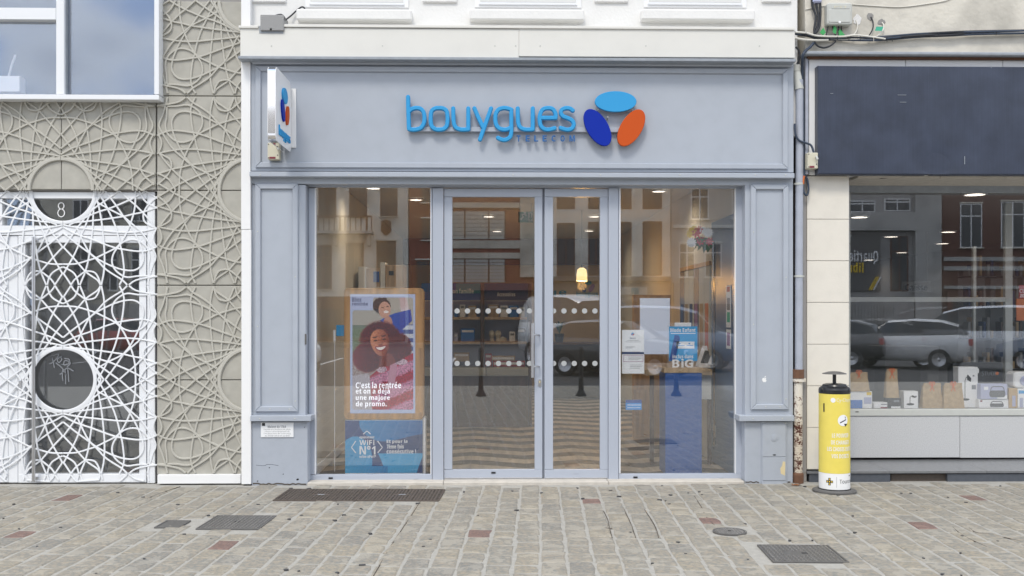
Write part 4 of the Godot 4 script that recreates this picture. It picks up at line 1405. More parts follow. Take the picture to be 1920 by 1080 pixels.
		for cheek in [[-27.0, 16.0], [26.0, 14.0]]:
			skin = skin.lerp(Color8(236, 160, 122), 0.55 * (1.0 - smoothstep(0.0, 1.0, pow((ft.x - cheek[0]) / 17.0, 2) + pow((ft.y - cheek[1]) / 15.0, 2))))
		for ex in [-24.0, 25.0]:
			var d := Vector2(ft.x - ex, ft.y + 16.0 - 0.012 * (ft.x - ex) * (ft.x - ex))
			skin = skin.lerp(Color8(26, 12, 12), 1.0 - smoothstep(0.4, 1.1, pow(d.x / 13.0, 2) + pow(d.y / 4.5, 2)))
			var w := Vector2(ft.x - ex, ft.y + 34.0 + 0.02 * (ft.x - ex) * (ft.x - ex))
			skin = skin.lerp(Color8(44, 20, 18), 0.9 * (1.0 - smoothstep(0.4, 1.1, pow(w.x / 17.0, 2) + pow(w.y / 4.0, 2))))
		skin = skin.lerp(Color8(132, 60, 46), 0.7 * (1.0 - smoothstep(0.3, 1.0, pow(ft.x / 14.0, 2) + pow((ft.y - 12.0) / 6.0, 2))))
		var my := ft.y - 34.0 + 0.012 * ft.x * ft.x
		skin = skin.lerp(Color8(146, 40, 44), 1.0 - smoothstep(0.7, 1.05, pow(ft.x / 36.0, 2) + pow(my / 15.0, 2)))
		skin = skin.lerp(Color8(248, 240, 234), 1.0 - smoothstep(0.7, 1.05, pow(ft.x / 29.0, 2) + pow((my + 1.0) / 8.5, 2)))
		c = c.lerp(skin, 1.0 - smoothstep(0.88, 1.06, f))
		return c
	return image_tex("poster_print", 229, 420, draw)

func paint_base() -> Texture2D:
	var draw := func(px: int, py: int) -> Color:
		var x := px / 220.0
		var y := py / 150.0
		var c := Color8(16, 58, 122).lerp(Color8(24, 52, 104), x)
		if pow((x - 0.70) / 0.52, 2) + pow((y - 0.05) / (0.33 + 0.08 * sin(x * 5.0)), 2) < 1.0: c = Color8(44, 140, 192).lerp(Color8(28, 96, 158), x)
		if pow((x - 0.13) / 0.22, 2) + pow((y - 0.75) / 0.45, 2) < 1.0: c = Color8(44, 150, 202)
		if x > 0.40 and y > 0.40 and absf(x - 0.72) < 0.16 + 0.34 * pow(1.0 - absf(y - 0.45), 2) * (1.0 if y < 0.62 else 0.6) and y > 0.62: c = Color8(62, 162, 210)
		if x < 0.55 and y > 0.86: c = Color8(58, 158, 206).lerp(Color8(44, 110, 170), x)
		return c
	return image_tex("base_print", 220, 150, draw)

func print_mat(key: String, t: Texture2D, lit := 0.0) -> StandardMaterial3D:
	var m := StandardMaterial3D.new()
	m.resource_name = key
	m.roughness = 0.35
	if lit > 0.0:
		m.albedo_color = Color(0.03, 0.03, 0.03)
		m.emission_enabled = true
		m.emission = Color.BLACK
		m.emission_texture = t
		m.emission_energy_multiplier = lit
	else:
		m.albedo_texture = t
	mats[key] = m
	return m

func picture(parent: Node, called: String, material: Material, u0: float, v0: float, u1: float, v1: float, z: float) -> MeshInstance3D:
	var um := (u0 + u1) / 2
	var b := MB.new()
	b.quad(Vector3(X(u0, z), Y(um, v1, z), z), Vector3(X(u1, z), Y(um, v1, z), z), Vector3(X(u1, z), Y(um, v0, z), z), Vector3(X(u0, z), Y(um, v0, z), z))
	return part(parent, called, b.mesh(), material)

func make_inside() -> void:
	var xl := X(584, -0.1)
	var xr := X(1391, -0.1)
	# ---- chevron floor
	var b := MB.new()
	b.box(Vector3(xl, -0.05, -11.99), Vector3(xr, 0.018, -0.14))
	var fl := structure("shop_floor", b.mesh(), mats.room_grey)
	var far := [MB.new(), MB.new()]
	var cw := 0.58
	var x0 := X(880, -0.5) - cw * 4
	for col in 9:
		for row in range(-2, 40):
			var zz := -0.15 - row * 0.30
			var slope := 0.30 if col % 2 == 0 else -0.30
			var xa := maxf(x0 + col * cw, xl + 0.004)
			var xb := minf(x0 + (col + 1) * cw, xr - 0.004)
			if xb - xa < 0.05: continue
			var za := zz - (slope if slope > 0 else 0.0) + (xa - x0 - col * cw) / cw * slope
			var zc := za + slope * (xb - xa) / cw
			var p := [Vector3(xa + 0.002, 0.021, minf(za, -0.16)), Vector3(xb - 0.002, 0.021, minf(zc, -0.16)), Vector3(xb - 0.002, 0.021, minf(zc - 0.297, -0.16)), Vector3(xa + 0.002, 0.021, minf(za - 0.297, -0.16))]
			if p[2].z > -0.165 and p[3].z > -0.165: continue
			if p[0].z < -11.9 or p[1].z < -11.9: continue
			var m: MB = MB.new() if zz > -4.6 else far[row & 1]
			m.quad(p[0], p[1], p[2], p[3])
			for i in 4:
				var q0: Vector3 = p[i]
				var q1: Vector3 = p[(i + 1) % 4]
				m.quad(Vector3(q0.x, 0.0185, q0.z), Vector3(q1.x, 0.0185, q1.z), q1, q0)
			if zz > -4.6:
				part(fl, "floor_plank", m.mesh(), mats.plank_light if row & 1 else mats.plank_dark)
	var joined := ArrayMesh.new()
	for i in 2:
		far[i].add_to(joined)
		joined.surface_set_material(i, mats.plank_light if i else mats.plank_dark)
	var o := MeshInstance3D.new()
	o.name = "distant_floor_planks"
	o.mesh = joined
	o.set_meta("kind", "stuff")
	fl.add_child(o)
	# ---- ceiling lights
	for p in [[916, 404], [932, 432], [1114, 404], [1105, 431], [1098, 454], [1056, 494], [1228, 409], [1210, 431], [1228, 472], [780, 372], [700, 350], [1235, 356], [1000, 352]]:
		downlight("small round recessed downlight in the ceiling of the blue-grey shop", "downlights of the blue-grey shop", ceiling_point(p[0], p[1], 3.04), 0.075, 1.5 if p[0] > 900 and p[0] < 940 else 0.6)
	# ---- advertising screen on its printed base, behind the left pane
	var z := -0.36
	var t := thing("advert_screen", "wood-framed advertising screen showing two smiling people, on a blue printed base", "screen", P(720, 888, z))
	b = MB.new()
	b.prism(round_rect(X(645, z), Y(720, 787, z), X(795, z), Y(720, 540, z), 0.045), z - 0.10, z, 0.006)
	part(t, "wooden_frame", b.mesh(), mats.wood)
	var scr := picture(t, "screen", print_mat("screen_print", paint_screen(), 0.55), 656.5, 551.5, 778.5, 775, z + 0.003)
	glow("screen_text", 0.75, 0.75, 0.85, 0.55)
	var lines := [["C'est la rentrée", 667, 716, 752, 728], ["et on a déjà", 667, 728, 731, 741], ["une majore", 667, 740.5, 731, 752.5], ["de promo.", 667, 752, 725, 765]]
	for l in lines:
		letters(scr, "lettering", l[0], mats.screen_text, l[1], l[2], l[3], l[4], z + 0.005, 0.001)
	letters(scr, "lettering", "Bbox", mats.navy_print, 660, 557, 678, 566, z + 0.005, 0.001)
	letters(scr, "lettering", "rentrée", mats.navy_print, 660, 566, 690, 573, z + 0.005, 0.001)
	var al := AreaLight3D.new()
	al.name = "screen_light"
	al.area_size = Vector2(0.62, 1.14)
	al.light_energy = 0.12
	al.light_color = Color(0.8, 0.85, 1.0)
	al.shadow_enabled = true
	add_child(al)
	al.position = P(717, 663, z + 0.02)
	al.rotation.y = PI
	b = MB.new()
	b.box(Vector3(X(647, z), 0.022, z - 0.22), Vector3(X(793, z), Y(720, 787.5, z), z - 0.004), 0.002)
	part(t, "base_box", b.mesh(), mats.sign_white)
	b = MB.new()
	b.box(Vector3(X(793, z), 0.022, z - 0.20), Vector3(X(797.5, z), Y(720, 784, z), z - 0.02), 0.001)
	part(t, "base_fold", b.mesh(), mats.sign_white)
	picture(t, "base_print", print_mat("base_print_mat", paint_base()), 647, 788, 792.5, 887, z - 0.002)
	for l in [["opérateur", 674, 817, 702, 823.5], ["WiFi", 674, 824.5, 702, 834.5], ["N°1", 674, 836, 704, 852], ["selon nPerf*", 674, 853, 705, 858.5], ["Et pour la", 725, 824, 764, 832.5], ["7ème fois", 725, 833, 757, 841], ["consécutive !", 725, 842, 780, 850.5]]:
		letters(t, "lettering", l[0], mats.sign_white, l[1], l[2], l[3], l[4], z - 0.001, 0.0012)
	for c in [[[667, 827], [659, 839], [667, 849]], [[708, 827], [717, 839], [708, 849]], [[681, 814], [688, 808], [695, 814]]]:
		var q := PackedVector2Array()
		for p in c: q.append(Vector2(X(p[0], z), Y(p[0], p[1], z)))
		b = MB.new()
		b.ribbon(q, 0.009, z - 0.001, 0.001)
		part(t, "chevron", b.mesh(), mats.sign_white)
	# small blue hanging card left of the screen
	t = thing("shelf_card", "small light blue card beside the wooden screen frame", "card", P(637, 632, -0.44))
	plate(t, "card", mats.sky_blue, 630.5, 609.5, 646, 630, -0.442, -0.44, 0.0)
	plate(t, "holder", mats.sign_white, 625, 619, 629, 640, -0.445, -0.435, 0.001)
	plate(t, "stand_rod", mats.sign_white, 627, 640, 628, 884, -0.444, -0.438, 0.0)
	# skirting on the left wall
	block(fl, "skirting", mats.white_paint, Vector3(xl + 0.001, 0.022, -11.9), Vector3(xl + 0.016, 0.12, -0.2))
	# white cases of a display behind the screen
	t = thing("display_cabinet", "white and wood cabinets of phone cases standing behind the advertising screen", "cabinet", P(715, 870, -3.0))
	for c in [[672, 500, 686, "shelf_white"], [686.5, 503, 712, "wood_pale"], [713, 492, 722, "shelf_white"], [722.5, 497, 756, "wood_pale"]]:
		block(t, "case", mats[c[3]], Vector3(X(c[0], -3.0), 0.022, -3.5), Vector3(X(c[2], -3.0), Y(c[0], c[1], -3.0), -3.0))
	plate(t, "poster", mats.blue_panel, 700, 509, 711, 529, -2.999, -2.99, 0.0)
	plate(t, "poster", mats.box_black, 729, 508, 738, 516, -2.999, -2.99, 0.0)
	# ---- shelf unit seen through the door
	z = -4.5
	t = thing("accessory_shelves", "tall shop shelf unit with wooden shelves, header panels and a pale counter", "shelf unit", P(915, 802, z))
	block(t, "back_panel", mats.shelf_white, Vector3(X(790, z), 0.022, z - 0.42), Vector3(X(996, z), Y(900, 531, z), z - 0.40))
	for s in [[790, 903, 563], [908, 990, 563]]:
		plate(t, "header_panel", mats.blue_panel if s[0] < 850 else mats.navy_print, s[0], 531, s[1], 563, z - 0.06, z - 0.02)
	plate(t, "header_band", mats.teal, 855, 531.5, 902, 550, z - 0.0195, z - 0.018, 0.0)
	letters(t, "lettering", "on famille", mats.sign_white, 849, 541, 888, 550, z - 0.015, 0.004)
	letters(t, "lettering", "Accessoires", mats.sign_white, 932, 548, 966, 555.5, z - 0.015, 0.004)
	for s in [[790, 900], [909, 988]]:
		for v in [597.0, 643.0]:
			block(t, "shelf", mats.wood_pale, Vector3(X(s[0], z), Y(900, v + 2.5, z), z - 0.40), Vector3(X(s[1], z), Y(900, v - 2.5, z), z))
		plate(t, "shelf_back", mats.box_lilac, s[0], 565, s[1], 685, z - 0.399, z - 0.38, 0.0)
	for u in [901.0, 991.0]:
		plate(t, "post", mats.walnut, u, 531, u + 6.5, 800, z - 0.40, z + 0.01)
	for u in [790.0, 912.0]:
		block(t, "counter", mats.counter_green, Vector3(X(u, z), Y(900, 704, z), z - 0.40), Vector3(X(u + (121 if u < 900 else 78), z), Y(900, 689, z), z + 0.15), 0.006)
	block(t, "base_front", mats.walnut, Vector3(X(790, z), 0.022, z - 0.40), Vector3(X(990, z), Y(900, 704.5, z), z + 0.06))
	var goods := [[852, 580, 858, 596, "box_blue"], [862, 571, 872, 596, "sign_white"], [878, 573, 893, 596, "wood_pale"], [915, 571, 935, 596, "wood_pale"], [938, 573, 952, 596, "sign_white"], [955, 573, 972, 596, "box_blue"], [974, 576, 984, 596, "sign_white"],
		[851, 624, 859, 641, "box_lilac"], [864, 616, 890, 641, "box_blue"], [955, 622, 966, 641, "sign_white"], [970, 615, 985, 641, "box_black"],
		[851, 661, 880, 678, "wood_pale"], [909, 663, 922, 687, "box_red"], [922, 667, 966, 676, "wood_pale"], [924, 676.5, 984, 688, "box_red"]]
	for g in goods:
		var k := thing("boxed_accessory", {"box_blue": "blue boxed accessory on the wooden shop shelf", "sign_white": "white boxed accessory on the wooden shop shelf", "wood_pale": "pale brown boxed accessory on the wooden shop shelf", "box_lilac": "lilac boxed accessory on the wooden shop shelf", "box_black": "black boxed accessory on the wooden shop shelf", "box_red": "red boxed accessory on the pale counter of the shelf unit"}[g[4]], "box", P((g[0] + g[2]) / 2.0, g[3], z - 0.2), "boxes on the accessory shelves")
		var base: float = 594.5 if g[3] < 600 else (640.5 if g[3] < 650 else g[3])
		plate(k, "carton", mats[g[4]], g[0], g[1], g[2], base, z - 0.28, z - 0.12, 0.004)
		plate(k, "print", mats.paper if g[4] != "sign_white" else mats.grey_print, g[0] + 2, g[1] + 3, g[2] - 2, g[1] + 7, z - 0.1199, z - 0.119, 0.0)
	for u in [922.0, 934.0, 943.0]:
		var k := thing("light_bulb_toy", "small pale rounded gadget on the middle wooden shelf", "gadget", P(u, 640.5, z - 0.15), "rounded gadgets on the middle shelf")
		b = MB.new()
		b.lathe(P(u, 640.5, z - 0.15), [[0.0, 0.0], [0.035, 0.0], [0.025, 0.05], [0.045, 0.10], [0.035, 0.145], [0.0, 0.16]] if u < 940 else [[0.0, 0.0], [0.06, 0.0], [0.05, 0.05], [0.0, 0.07]], 14)
		part(k, "body", b.mesh(), mats.room_cream)
	# ---- exit sign
	var ep := ceiling_point(986, 407, 2.86)
	t = thing("exit_sign", "green and white emergency exit sign hanging from the shop ceiling", "sign", ep)
	var ez := ep.z
	plate(t, "panel", mats.exit_green, 972, 397, 1000, 417, ez - 0.02, ez, 0.003)
	plate(t, "field", mats.dot_white, 990, 398.5, 999, 415.5, ez, ez + 0.002, 0.0)
	b = MB.new()
	var man := []
	for p in [[976, 412], [981, 407], [979, 402.5], [984, 401.5], [987, 405]]: man.append(Vector2(X(p[0], ez), Y(p[0], p[1], ez)))
	b.ribbon(PackedVector2Array(man), 0.02, ez, 0.002)
	b.prism(ellipse(X(984, ez), Y(984, 399.5, ez), 0.018, 0.018, 0.0, 12), ez, ez + 0.002)
	part(t, "pictogram", b.mesh(), mats.dot_white)
	b = MB.new()
	b.prism(PackedVector2Array([Vector2(X(994.5, ez), Y(994, 414, ez)), Vector2(X(998, ez), Y(994, 408, ez)), Vector2(X(995.5, ez), Y(994, 408, ez)), Vector2(X(995.5, ez), Y(994, 400, ez)), Vector2(X(993.5, ez), Y(994, 400, ez)), Vector2(X(993.5, ez), Y(994, 408, ez)), Vector2(X(991, ez), Y(994, 408, ez))]), ez + 0.002, ez + 0.004)
	part(t, "arrow", b.mesh(), mats.exit_green)
	for u in [975.0, 997.0]:
		b = MB.new()
		b.tube([P(u, 397, ez - 0.01), Vector3(P(u, 397, ez - 0.01).x, 3.045, ez - 0.01)], 0.006, 6)
		part(t, "hanger", b.mesh(), mats.steel)
	# ---- pendant lamp
	var pp := P(1091, 527, -4.6)
	t = thing("pendant_lamp", "glowing yellow glass pendant lamp hanging inside the shop", "lamp", pp)
	b = MB.new()
	b.lathe(pp, [[0.078, 0.0], [0.074, 0.10], [0.062, 0.16], [0.03, 0.185], [0.012, 0.19]], 20)
	part(t, "lamp_shade", b.mesh(), mats.pendant_glow)
	b = MB.new()
	b.lathe(pp, [[0.02, 0.185], [0.012, 0.22], [0.004, 0.25]], 10)
	b.tube([pp + Vector3(0, 0.24, 0), Vector3(pp.x, 3.045, pp.z)], 0.003, 5)
	part(t, "cord", b.mesh(), mats.cable_black)
	var ol := OmniLight3D.new()
	ol.name = "pendant_light"
	ol.light_color = Color(1.0, 0.75, 0.42)
	ol.light_energy = 0.5
	ol.light_size = 0.07
	ol.omni_range = 30.0
	ol.omni_attenuation = 2.0
	ol.shadow_enabled = true
	add_child(ol)
	ol.position = pp + Vector3(0, -0.06, 0)
	# ---- back wall lettering and logo
	z = -11.99
	t = thing("wall_lettering", "dark teal word in large letters on the warm back wall of the shop", "lettering", P(1020, 556, z))
	letters(t, "lettering", "boutique", mats.teal, 935, 541, 1062, 558, z + 0.01, 0.02)
	t = thing("wall_logo", "three dark ovals over a word on the warm back wall", "sign", P(1102, 560, z))
	for e in [[1101, 530, 8.5, 4.2, 0.0, "teal"], [1093, 540, 8.5, 4.2, -1.03, "sticker_navy"], [1109, 540, 8.5, 4.2, 1.03, "mauve_print"]]:
		b = MB.new()
		var q := P(e[0], e[1], z)
		b.prism(ellipse(q.x, q.y, e[2] * 0.0114, e[3] * 0.0114, e[4], 24), z + 0.004, z + 0.02)
		part(t, "oval", b.mesh(), mats[e[5]])
	letters(t, "lettering", "bouygues", mats.teal, 1081, 546, 1121, 558, z + 0.01, 0.01)
	# counter and plant at the back
	t = thing("back_counter", "dark counter standing before the warm back wall", "counter", P(1080, 700, -9.0))
	block(t, "top", mats.walnut, Vector3(X(1030, -9), 1.02, -9.7), Vector3(X(1170, -9), 1.06, -9.0), 0.005)
	block(t, "body", mats.box_black, Vector3(X(1034, -9), 0.022, -9.65), Vector3(X(1166, -9), 1.018, -9.04))
	t = thing("potted_plant", "small leafy plant in a dark pot on the back counter", "plant", P(1049, 605, -9.2))
	var base := Vector3(X(1049, -9.2), 1.062, -9.25)
	b = MB.new()
	b.lathe(base, [[0.0, 0.0], [0.07, 0.0], [0.09, 0.16], [0.0, 0.15]], 14)
	part(t, "pot", b.mesh(), mats.box_black)
	b = MB.new()
	rng.seed = 5
	for i in 26:
		var a := rng.randf() * TAU
		var out := Vector3(cos(a), 0, sin(a))
		var l := rng.randf_range(0.10, 0.22)
		var s := out.cross(Vector3.UP) * 0.018
		var p0 := base + Vector3(0, 0.15, 0)
		var p1 := p0 + out * l * 0.45 + Vector3(0, l, 0)
		var p2 := p0 + out * l * 0.9 + Vector3(0, l * 1.15, 0)
		b.tri(p0, p1 - s, p1 + s); b.tri(p1 - s, p2, p1 + s)
	part(t, "leaves", b.mesh(), mats.leaf_green)
	# dark beam under the ceiling, far back
	block(fl.get_parent().get_node("shop_building"), "beam", mats.walnut, Vector3(xl + 0.002, 2.55, -10.3), Vector3(xr - 0.002, 3.04, -9.9))
	# ---- right window: pedestal, leaflet holder, table
	z = -0.30
	t = thing("blue_pedestal", "blue display pedestal with a pale wooden top in the right window", "pedestal", P(1281, 888, z))
	block(t, "column", mats.blue_panel, Vector3(X(1247.5, z), 0.022, z - 0.34), Vector3(X(1316, z), Y(1281, 699.5, z), z), 0.002)
	block(t, "top_board", mats.wood_pale, Vector3(X(1245, z), Y(1281, 699, z), z - 0.345), Vector3(X(1317.5, z), Y(1281, 689.5, z), z + 0.006), 0.003)
	t = thing("leaflet_stand", "blue offer sign with big white letters in an acrylic stand on the pedestal", "sign", P(1281, 689, z - 0.05))
	var zs := z - 0.06
	plate(t, "acrylic_sheet", mats.acrylic, 1252, 606, 1310, 689.5, zs - 0.006, zs - 0.002, 0.0)
	plate(t, "backing", mats.sign_white, 1265, 605, 1296, 612, zs - 0.010, zs - 0.007, 0.0)
	plate(t, "leaflet", mats.sky_blue, 1254.5, 612, 1307.5, 677, zs - 0.0015, zs, 0.0)
	letters(t, "lettering", "Mode Enfant", mats.sign_white, 1257, 615, 1304, 622.5, zs, 0.001)
	plate(t, "text_line", mats.paper, 1258, 624.5, 1304, 625.8, zs, zs + 0.001, 0.0)
	plate(t, "panel", mats.paper, 1268, 640.5, 1302, 653.5, zs, zs + 0.001, 0.0)
	for r in [[1271, 647, 1284, 648.3], [1287, 647, 1300, 648.3], [1273, 643, 1276, 645.5], [1291, 643, 1294, 645.5]]:
		plate(t, "text_line", mats.sticker_blue, r[0], r[1], r[2], r[3], zs + 0.001, zs + 0.0016, 0.0)
	b = MB.new()
	b.prism(PackedVector2Array([Vector2(X(1254.6, zs), Y(1260, 676, zs)), Vector2(X(1266, zs), Y(1260, 676, zs)), Vector2(X(1275, zs), Y(1260, 634, zs)), Vector2(X(1273, zs), Y(1260, 629, zs)), Vector2(X(1265, zs), Y(1260, 628, zs))]), zs, zs + 0.001)
	part(t, "phone_picture", b.mesh(), mats.sticker_navy)
	letters(t, "lettering", "inclus dans", mats.sign_white, 1261, 664.5, 1300, 672, zs + 0.001, 0.001)
	letters(t, "big_letters", "BiG", mats.sign_white, 1260.5, 673, 1299.5, 689, zs + 0.004, 0.012)
	t = thing("wooden_table", "pale wooden display table behind the blue pedestal", "table", P(1255, 860, -1.1))
	block(t, "table_top", mats.wood_pale, Vector3(X(1211, -0.85), 0.95, -2.3), Vector3(X(1336, -0.85), 1.01, -0.85), 0.004)
	block(t, "side_panel", mats.shelf_white, Vector3(X(1300, -0.85), 0.70, -0.93), Vector3(X(1336, -0.85), 0.949, -0.90))
	for p in [[1222, -0.95], [1222, -2.2], [1330, -0.95], [1330, -2.2]]:
		block(t, "leg", mats.walnut, Vector3(X(p[0], p[1]) - 0.02, 0.022, p[1] - 0.02), Vector3(X(p[0], p[1]) + 0.02, 0.949, p[1] + 0.02))
	for k in 4:
		var u := 1318.0 - k * 5.0
		var zz := -1.25 - k * 0.25
		var e := thing("display_card", "tilted display card on the pale wooden table", "card", Vector3(X(u, zz), 1.011, zz), "tilted cards on the wooden table")
		b = MB.new()
		b.T = Transform3D(Basis(Vector3.UP, -0.9) * Basis(Vector3.RIGHT, -0.5), Vector3(X(u, zz), 1.012, zz))
		b.box(Vector3(-0.11, 0, -0.008), Vector3(0.11, 0.26, 0.0), 0.002)
		part(e, "board", b.mesh(), mats.sign_white if k % 2 == 0 else mats.kraft)
		b = MB.new()
		b.T = Transform3D(Basis(Vector3.UP, -0.9) * Basis(Vector3.RIGHT, -0.5), Vector3(X(u, zz), 1.012, zz))
		b.box(Vector3(-0.05, 0.05, 0.0005), Vector3(0.05, 0.2, 0.006), 0.002)
		part(e, "phone", b.mesh(), mats.box_black)
	# poster wall along the right-hand side
	t = thing("poster_wall", "row of tall cream and purple poster panels under a sloping wooden edge", "display", Vector3(xr - 0.05, 0, -2.0))
	for k in 6:
		var za := -1.25 - k * 0.28
		b = MB.new()
		b.box(Vector3(xr - 0.055, 0.022, za - 0.27), Vector3(xr - 0.003, 2.10, za), 0.003)
		var pnl := part(t, "panel", b.mesh(), mats.room_cream if k % 3 != 2 else mats.walnut)
		b = MB.new()
		b.box(Vector3(xr - 0.058, 1.15, za - 0.22), Vector3(xr - 0.0555, 1.70, za - 0.06))
		part(pnl, "print", b.mesh(), [mats.poster_orange, mats.cardboard, mats.mauve_print, mats.navy_print, mats.kraft, mats.navy_print][k])
	block(t, "wooden_edge", mats.wood, Vector3(xr - 0.06, 2.102, -2.93), Vector3(xr - 0.002, 2.15, -1.25))
	# blue inner door on the right
	t = thing("inner_door", "dark blue inner door with a steel handle at the side of the right window", "door", Vector3(xr - 0.04, 0, -0.7))
	block(t, "leaf", mats.blue_door, Vector3(xr - 0.05, 0.024, -1.18), Vector3(xr - 0.004, 2.55, -0.20), 0.003)
	block(t, "window_strip", mats.far_glass, Vector3(xr - 0.053, 0.2, -1.10), Vector3(xr - 0.0505, 2.35, -1.0))
	b = MB.new()
	b.tube([Vector3(xr - 0.05, 1.04, -1.1), Vector3(xr - 0.10, 1.04, -1.1), Vector3(xr - 0.10, 1.035, -0.96)], 0.011, 8)
	part(t, "handle", b.mesh(), mats.steel)
	block(t, "lock", mats.steel, Vector3(xr - 0.058, 0.30, -1.0), Vector3(xr - 0.0505, 0.42, -0.96), 0.002)
	t = thing("wall_leaflets", "narrow strip of coloured leaflets on the blue inner door", "leaflets", Vector3(xr - 0.06, 1.3, -0.4))
	for l in [[1.45, 1.86, "paper"], [1.24, 1.43, "paper"]]:
		block(t, "sheet", mats[l[2]], Vector3(xr - 0.056, l[0], -0.50), Vector3(xr - 0.0545, l[1], -0.30), 0.0)
	for l in [[1.80, 1.85, "box_red"], [1.62, 1.74, "grey_print"], [1.50, 1.60, "teal_tag"], [1.27, 1.40, "mauve_print"]]:
		block(t, "print", mats[l[2]], Vector3(xr - 0.0575, l[0], -0.46), Vector3(xr - 0.0565, l[1], -0.34), 0.0)
	# wood-framed blue monitor
	z = -3.2
	t = thing("totem_monitor", "pale blue monitor in a wooden frame standing behind the window notices", "monitor", P(1225, 760, z))
	block(t, "wooden_frame", mats.wood, Vector3(X(1187, z), 0.022, z - 0.08), Vector3(X(1258, z), Y(1225, 553, z), z - 0.004))
	plate(t, "screen", mats.screen_blue, 1200, 559, 1256, 664, z - 0.004, z + 0.004, 0.0)
	# hanging flowers
	var hc := P(1313, 443, -0.55)
	t = thing("hanging_flowers", "bunch of red, white and yellow flowers hanging behind the right window", "flowers", hc)
	b = MB.new()
	b.tube([hc + Vector3(0, 0.02, 0), Vector3(hc.x, 3.045, hc.z)], 0.002, 5)
	part(t, "wire", b.mesh(), mats.cable_black)
	b = MB.new()
	b.lathe(hc + Vector3(0, -0.11, 0), [[0.0, 0.0], [0.05, 0.02], [0.07, 0.08], [0.0, 0.1]], 12)
	for i in 14:
		var a := i * 2.4
		var tip := hc + Vector3(cos(a) * 0.12, -0.10 + 0.05 * sin(i * 1.7), sin(a) * 0.05)
		b.tri(hc, tip + Vector3(0.02, 0.02, 0), tip + Vector3(-0.01, -0.02, 0.01))
	part(t, "foliage", b.mesh(), mats.leaf_green)
	for fl2 in [[1296, 455, "petal_white", 0.055, 12], [1327, 436, "petal_white", 0.055, 12], [1318, 432, "petal_white", 0.04, 12], [1305, 437, "petal_red", 0.055, 7], [1313, 452, "petal_red", 0.05, 7], [1330, 453, "petal_red", 0.045, 7], [1311, 430, "petal_red", 0.04, 7], [1298, 432, "petal_yellow", 0.045, 8], [1293, 439, "petal_yellow", 0.04, 8], [1301, 428, "petal_yellow", 0.035, 8]]:
		var c := P(fl2[0], fl2[1], -0.50)
		b = MB.new()
		for k in fl2[4]:
			var a: float = TAU * k / fl2[4]
			var d: Vector3 = Vector3(cos(a), sin(a), 0.25) * float(fl2[3])
			var s: Vector3 = Vector3(-sin(a), cos(a), 0) * float(fl2[3]) * 0.24
			b.tri(c, c + d * 0.6 + s, c + d * 0.6 - s); b.tri(c + d * 0.6 + s, c + d, c + d * 0.6 - s)
		b.prism(ellipse(c.x, c.y, fl2[3] * 0.2, fl2[3] * 0.2, 0.0, 8), c.z, c.z + 0.012)
		part(t, "flower", b.mesh(), mats[fl2[2]])

